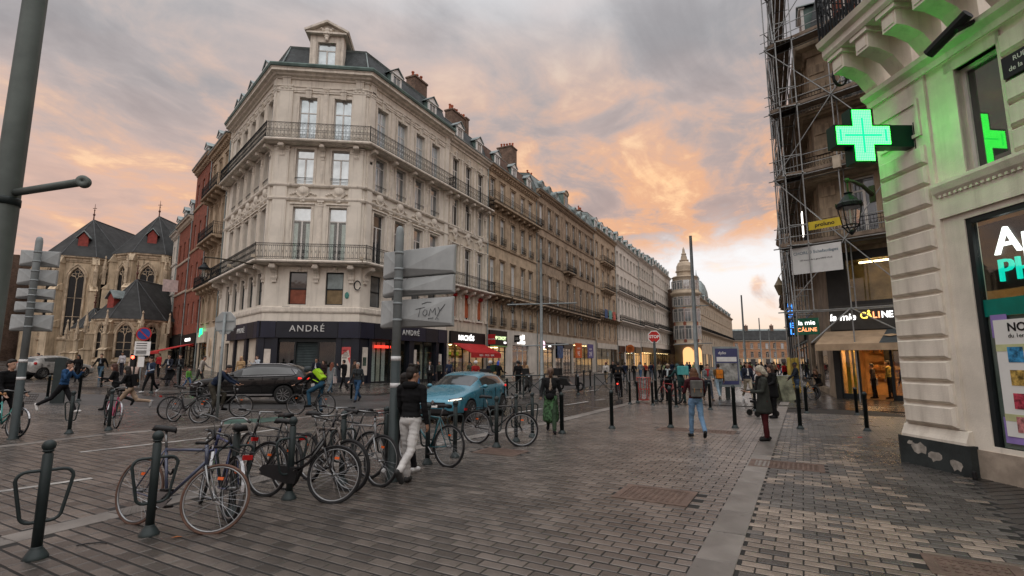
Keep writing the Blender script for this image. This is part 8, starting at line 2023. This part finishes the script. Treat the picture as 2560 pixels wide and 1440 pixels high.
# --- in front of the corner shop
person('bearded grey man in dark jacket and blue jeans crossing towards the camera', G(892, 1004), 192, 1.78, (.03, .035, .038), (.025, .06, .12), (.015, .015, .02), 'l', 'grey_short', (.32, .30, .27), legs=walkA, arms=((-14, 10, 18), (14, 10, 22)), vox=.014, inner=(.012, .012, .012))
person('woman with long auburn hair, long grey coat and a white tote bag', G(826, 986), 10, 1.72, (.15, .165, .17), (.06, .09, .12), (.05, .05, .05), 'l', 'long', (.14, .04, .02), legs=walkA, arms=hang, vox=.014, coat=(.42, (.15, .165, .17)), bag=('tote', (.5, .42, .4)))
person('man in black with raised hand before the red poster', G(858, 976), 290, 1.78, BK, BK, BK, 'l', 'short', legs=walkB, arms=((30, 10, 120), (0, 8, 10)), vox=.014, dz=.05)
person('man in brown coat standing behind the man in black', G(882, 972), 100, 1.76, (.06, .045, .035), (.03, .02, .025), BK, 'm', 'tousled', legs=walkA, arms=hang, vox=.014, dz=.05, coat=(.3, (.06, .045, .035)))
person('man in dark suit and white shirt behind the cyclist in lime green', G(788, 974), 185, 1.78, (.014, .016, .025), BK, BK, 'm', 'short', legs=stand, arms=hang, vox=M_, inner=(.5, .5, .52), dz=.05)
person('dark haired woman behind the lime green cyclist', G(806, 972), 190, 1.66, (.03, .02, .02), BK, BK, 'l', 'long', (.03, .015, .01), legs=stand, arms=hang, vox=M_, dz=.05)
# --- far pavement, right of the sign post
FP = [(1046, 968, 250, 1.74, BK, JN, 'short', None), (1074, 972, 190, 1.72, (.02, .02, .02), BK, 'short', (.45, .45, .46)), (1098, 962, 200, 1.68, (.05, .055, .045), BK, 'short', None), (1122, 964, 180, 1.76, (.02, .03, .06), NV, 'short', None), (1175, 962, 182, 1.66, (.05, .06, .04), BK, 'long', None)]
FPL = ['man in black seen from the side before the last shop window', 'woman in open dark jacket and white top near the blue car', 'person in olive jacket left of the taco shop', 'man in navy jacket standing at the taco shop door', 'woman with long hair and green jacket under the red awning']
for (x, y, az, h, c, bt, hr, inn), l in zip(FP, FPL): person(l, G(x, y), az, h, c, bt, BK, 'l', hr, legs=stand, arms=hang, vox=M_, inner=inn, dz=.09)
RD = [(1188, 984, 150, (.25, .02, .02), 'helmet', (.5, .5, .5), None, 'delivery rider in white helmet and red top by the white scooter'), (1226, 982, 200, NV, 'helmet', (.45, .45, .45), ('box', BK), 'delivery rider in white helmet carrying a black box bag'), (1246, 984, 120, BK, 'hood', (.02, .06, .35), ('box', (.012, .03, .02)), 'delivery rider in blue hood with a dark box bag'), (1296, 986, 190, BK, 'helmet', (.012, .012, .013), None, 'man in black riding gear and black helmet'), (1312, 972, 20, (.34, .22, .12), 'long', (.12, .06, .03), None, 'woman in tan coat walking away by the white shop front')]
for x, y, az, c, hr, hc, bg, l in RD: person(l, G(x, y), az, 1.76, c, BK, BK, 'm', hr, hc, legs=stand, arms=((20, 10, 50), (10, 10, 20)), vox=M_, bag=bg, dz=.05, coat=(.35, c) if 'tan' in l else None)
person('woman in white coat with a dark bag on the far pavement', G(1516, 962), 200, 1.68, (.5, .47, .44), (.2, .15, .1), BK, 'd', 'wrap', (.2, .06, .05), legs=walkA, arms=hang, vox=M_, dz=.09, bag=('sling', BK)); person('man in black walking behind the woman in white coat', G(1534, 960), 200, 1.76, BK, BK, BK, 'l', 'short', legs=walkB, arms=hang, vox=M_, dz=.09)
# --- paved square, right
person('woman in grey jacket and red scarf walking towards the camera', G(1772, 1001), 184, 1.70, (.13, .14, .145), (.03, .035, .045), (.1, .07, .05), 'l', 'short', (.04, .02, .012), legs=walkA, arms=((10, 8, 60, 12), (10, 8, 60, 12)), vox=.014, scarf=(.28, .02, .025))
person('woman with an orange backpack and pale jeans walking away', G(1800, 997), 8, 1.70, (.12, .08, .04), (.22, .30, .36), (.4, .4, .4), 'm', 'short', legs=walkB, arms=hang, vox=.014, bag=('backpack', (.50, .16, .02)))
person('man in navy jacket, white shirt and beige trousers walking towards the camera', G(1872, 1000), 186, 1.80, (.018, .022, .035), (.30, .26, .2), (.55, .55, .55), 'm', 'short', legs=walkA, arms=hang, vox=.014, inner=(.5, .5, .5))
person('dark haired woman pushing a pushchair behind the grey haired woman', G(1936, 1046), 260, 1.68, BK, BK, BK, 'l', 'long', (.04, .02, .015), legs=stand, arms=((20, 8, 50), (20, 8, 50)), vox=.014, coat=(.3, BK))
person('person in bright red coat in the crowd before the scaffolding', G(1963, 958), 160, 1.70, (.42, .015, .02), BK, BK, 'd', 'short', legs=stand, arms=hang, vox=M_)
person('man in dark jacket and cap beside the yellow bicycle', G(1996, 1004), 285, 1.74, (.014, .018, .025), (.03, .05, .09), BK, 'd', 'cap', BK, legs=stand, arms=((30, 8, 30), (20, 8, 20)), vox=.014)
person('dark clothed person crouching by the bakery corner', G(2052, 998), 240, 1.70, BK, BK, BK, 'm', 'long', (.06, .03, .015), legs=((80, 95), (60, 90)), arms=((50, 10, 30), (40, 10, 40)), lean=25, vox=M_)
person('woman with a pale scarf sitting beside the red cargo bicycle', G(1673, 1004), 200, 1.66, BK, BK, BK, 'd', 'wrap', (.25, .18, .12), legs=stand, arms=hang, vox=.014, scarf=(.4, .44, .46)); person('delivery person in dark green trousers with a turquoise bag by the red bicycle', G(1706, 1008), 340, 1.72, (.02, .05, .05), (.015, .03, .03), BK, 'm', 'hood', (.02, .05, .05), legs=stand, arms=((30, 10, 40), (30, 10, 40)), lean=22, vox=.014, bag=('box', (.08, .32, .32)))
fb = lambda x, y: CB + Vector((FB @ Vector((x, y, 0)))[:2])
person('customer in dark jacket with a white bag inside the bakery door', fb(1.35, .9), 310, 1.66, (.05, .04, .04), BK, BK, 'l', 'short', legs=stand, arms=hang, vox=M_, z=.02, bag=('tote', (.5, .48, .42))); person('customer in black and yellow checked shirt in the bakery', fb(1.95, 1.1), 320, 1.80, (.22, .17, .05), BK, BK, 'l', 'short', legs=stand, arms=hang, vox=M_, z=.02)
person('person in dark jacket and pale hood half hidden by the pharmacy pier', G(2270, 1016), 280, 1.74, (.014, .016, .024), BK, (.5, .5, .5), 'm', 'hood', (.4, .42, .44), legs=stand, arms=hang, vox=M_)
# --- cyclists
b1 = G(546, 1044); bicycle('dark bicycle ridden by the man in navy jacket', b1, 72, 0, frame=(.012, .013, .015), handle='flat', steer=6, fork='alu', group='ridden bicycles', light=True)
dd = uvec(72); person('cyclist in navy jacket leaning on the handlebar of his bicycle', b1 - dd * .24, 72, 1.78, (.012, .018, .035), (.05, .045, .035), BK, 'm', 'short', legs=((52, 62), (16, 30)), arms=((26, 8, 16), (26, 8, 16)), lean=38, vox=.014, seat=.99, head=(30, 0), feet=(0, 0), spread=4)
b2 = G(782, 1037); bicycle('bicycle ridden by the cyclist with the lime green bag', b2, -82, 0, frame=(.03, .03, .03), handle='drop', steer=0, guards=False, group='ridden bicycles')
dd = uvec(-82); person('cyclist in black with helmet, blue jeans and a lime green backpack', b2 - dd * .24, -82, 1.78, BK, (.02, .06, .10), BK, 'l', 'helmet', (.03, .04, .045), legs=((60, 70), (14, 24)), arms=((24, 8, 14), (24, 8, 14)), lean=46, vox=.014, seat=.99, bag=('backpack', (.28, .50, .02)), spread=4)
b3 = G(1548, 996); bicycle('bicycle with a red rear lamp ridden down the long street', b3, 16, 0, frame=(.15, .03, .03), handle='flat', group='ridden bicycles', rack_=True)
dd = uvec(16); person('cyclist in black with a backpack riding away down the street', b3 - dd * .24, 16, 1.76, BK, BK, BK, 'm', 'short', legs=((58, 66), (14, 22)), arms=((38, 14, 22), (38, 14, 22)), lean=18, vox=.014, seat=.99, bag=('backpack', BK), spread=4); MB().ball((0, 0, 0), .04, 8).build('rear_light', mt['lit_red'], bpy.data.objects[[o.name for o in bpy.data.objects if o.name.startswith('bicycle') and o.get('label', '').startswith('bicycle with a red rear')][0]], T=(-.74, 0, .72))
# --- pushchair
def pushchair(label, p, az):
    t = thing('pushchair', label, 'pushchair', (p.x, p.y, gz(p.x, p.y)), -R(az)); 
    for sx in (-.24, .24):
        for sy in (-.3, .32): MB().lathe([(.05, -.02), (.1, -.02), (.1, .02), (.05, .02)], 14, (sx, sy, .1), axis='x').build('wheel', mt['rubber'], t)
        MB().tube([(sx, .32, .1), (sx, -.1, .55), (sx, -.45, 1.02)], .014, 6).tube([(sx, -.3, .1), (sx, .05, .5), (sx, .3, .55)], .014, 6).build('frame', mt['iron'], t)
    MB().tube([(-.24, -.45, 1.02), (.24, -.45, 1.02)], .018, 6).build('handle', mt['saddle_black'], t)
    bevel(MB().prism([(.32, .42), (.3, .5), (-.02, .46), (-.24, .9), (-.3, .88), (-.06, .38)], -.21, .21, 'x').build('seat', cloth(BK), t), .02)
    h = MB()
    for i in range(5): q0, q1 = R(70 + 22 * i), R(92 + 22 * i); h.add([(-.22, .0 + .34 * math.cos(q0), .62 + .36 * math.sin(q0)), (.22, .34 * math.cos(q0), .62 + .36 * math.sin(q0)), (.22, .34 * math.cos(q1), .62 + .36 * math.sin(q1)), (-.22, .34 * math.cos(q1), .62 + .36 * math.sin(q1))], [(0, 1, 2, 3)])
    h.build('canopy', cloth((.02, .02, .025)), t)
pushchair('black pushchair pushed by the father near the red awning', G(416, 968), 182); pushchair('dark pushchair behind the grey haired woman', G(1908, 1040), 265)
# --- distant crowd: a few figures copied
cr = random.Random(5)
protos = []
for i, (c, bt, hr, hc, lb) in enumerate(((BK, BK, 'short', (.02, .015, .012), 'distant pedestrian in black'), ((.2, .21, .22), JN, 'long', (.1, .05, .03), 'distant pedestrian in a grey jacket with long hair'), ((.30, .04, .03), BK, 'short', (.02, .015, .01), 'distant pedestrian in a red jacket'), (NV, (.05, .06, .08), 'short', (.03, .02, .015), 'distant pedestrian in a navy coat'), ((.32, .26, .17), BK, 'long', (.04, .02, .015), 'distant pedestrian in a beige coat'), ((.24, .30, .16), JN, 'short', (.02, .015, .01), 'distant pedestrian in a pale green top'))):
    protos.append(person(lb + ' in the street crowd', Vector((0, 500)), 0, 1.72, c, bt, BK, 'lmd'[i % 3], hr, hc, legs=walkA if i % 2 else walkB, arms=swA if i % 2 else swB, vox=F_, group='distant crowd down the long street'))
spots = [(x + cr.uniform(-4, 4), y) for x, y in [(1585, 952), (1600, 950), (1612, 948), (1625, 952), (1648, 950), (1660, 946), (1672, 948), (1682, 944), (1694, 946), (1706, 942), (1716, 944), (1728, 946), (1744, 948), (1756, 944), (1850, 952), (1842, 946), (1858, 948), (1866, 942), (1880, 946), (1890, 944), (1898, 950), (1908, 946), (1916, 942), (1924, 948), (1932, 944), (1940, 950), (1948, 946), (1956, 942), (1968, 950), (1976, 944), (1984, 948), (1836, 956), (1878, 955), (1560, 955), (1636, 944), (1735, 940), (1872, 938), (1902, 936), (1928, 938), (1946, 936), (1964, 938)]]
used = set(); placed = {}
for i, (x, y) in enumerate(spots):
    k = cr.choice((0, 0, 0, 1, 2, 3, 3, 4, 5)) if i > 6 else i % 6; q = protos[k]; p_ = G(x, y)
    if k in used: q = dup(q)
    used.add(k); zo = q.get('zo')
    base = protos[k]; dzv = base['zoff'] if 'zoff' in base else base.location.z; base['zoff'] = dzv if 'zoff' not in base else base['zoff']
    sc = cr.uniform(.94, 1.06); q.location = (p_.x, p_.y, base['zoff'] * sc); q.scale = (sc, sc, sc); q.rotation_euler = (0, 0, cr.choice((0, math.pi)) + cr.uniform(-.7, .7))
    placed.setdefault(k, []).append((x, q))
for k, l in placed.items():
    l.sort(key=lambda e: e[0]); nm = l[0][1]['label'].replace(' in the street crowd', '')
    for i, (x, q) in enumerate(l): q['label'] = '%s, %s from the left in the crowd' % (nm, ORD[i])
bpy.data.scenes.remove(_ts)
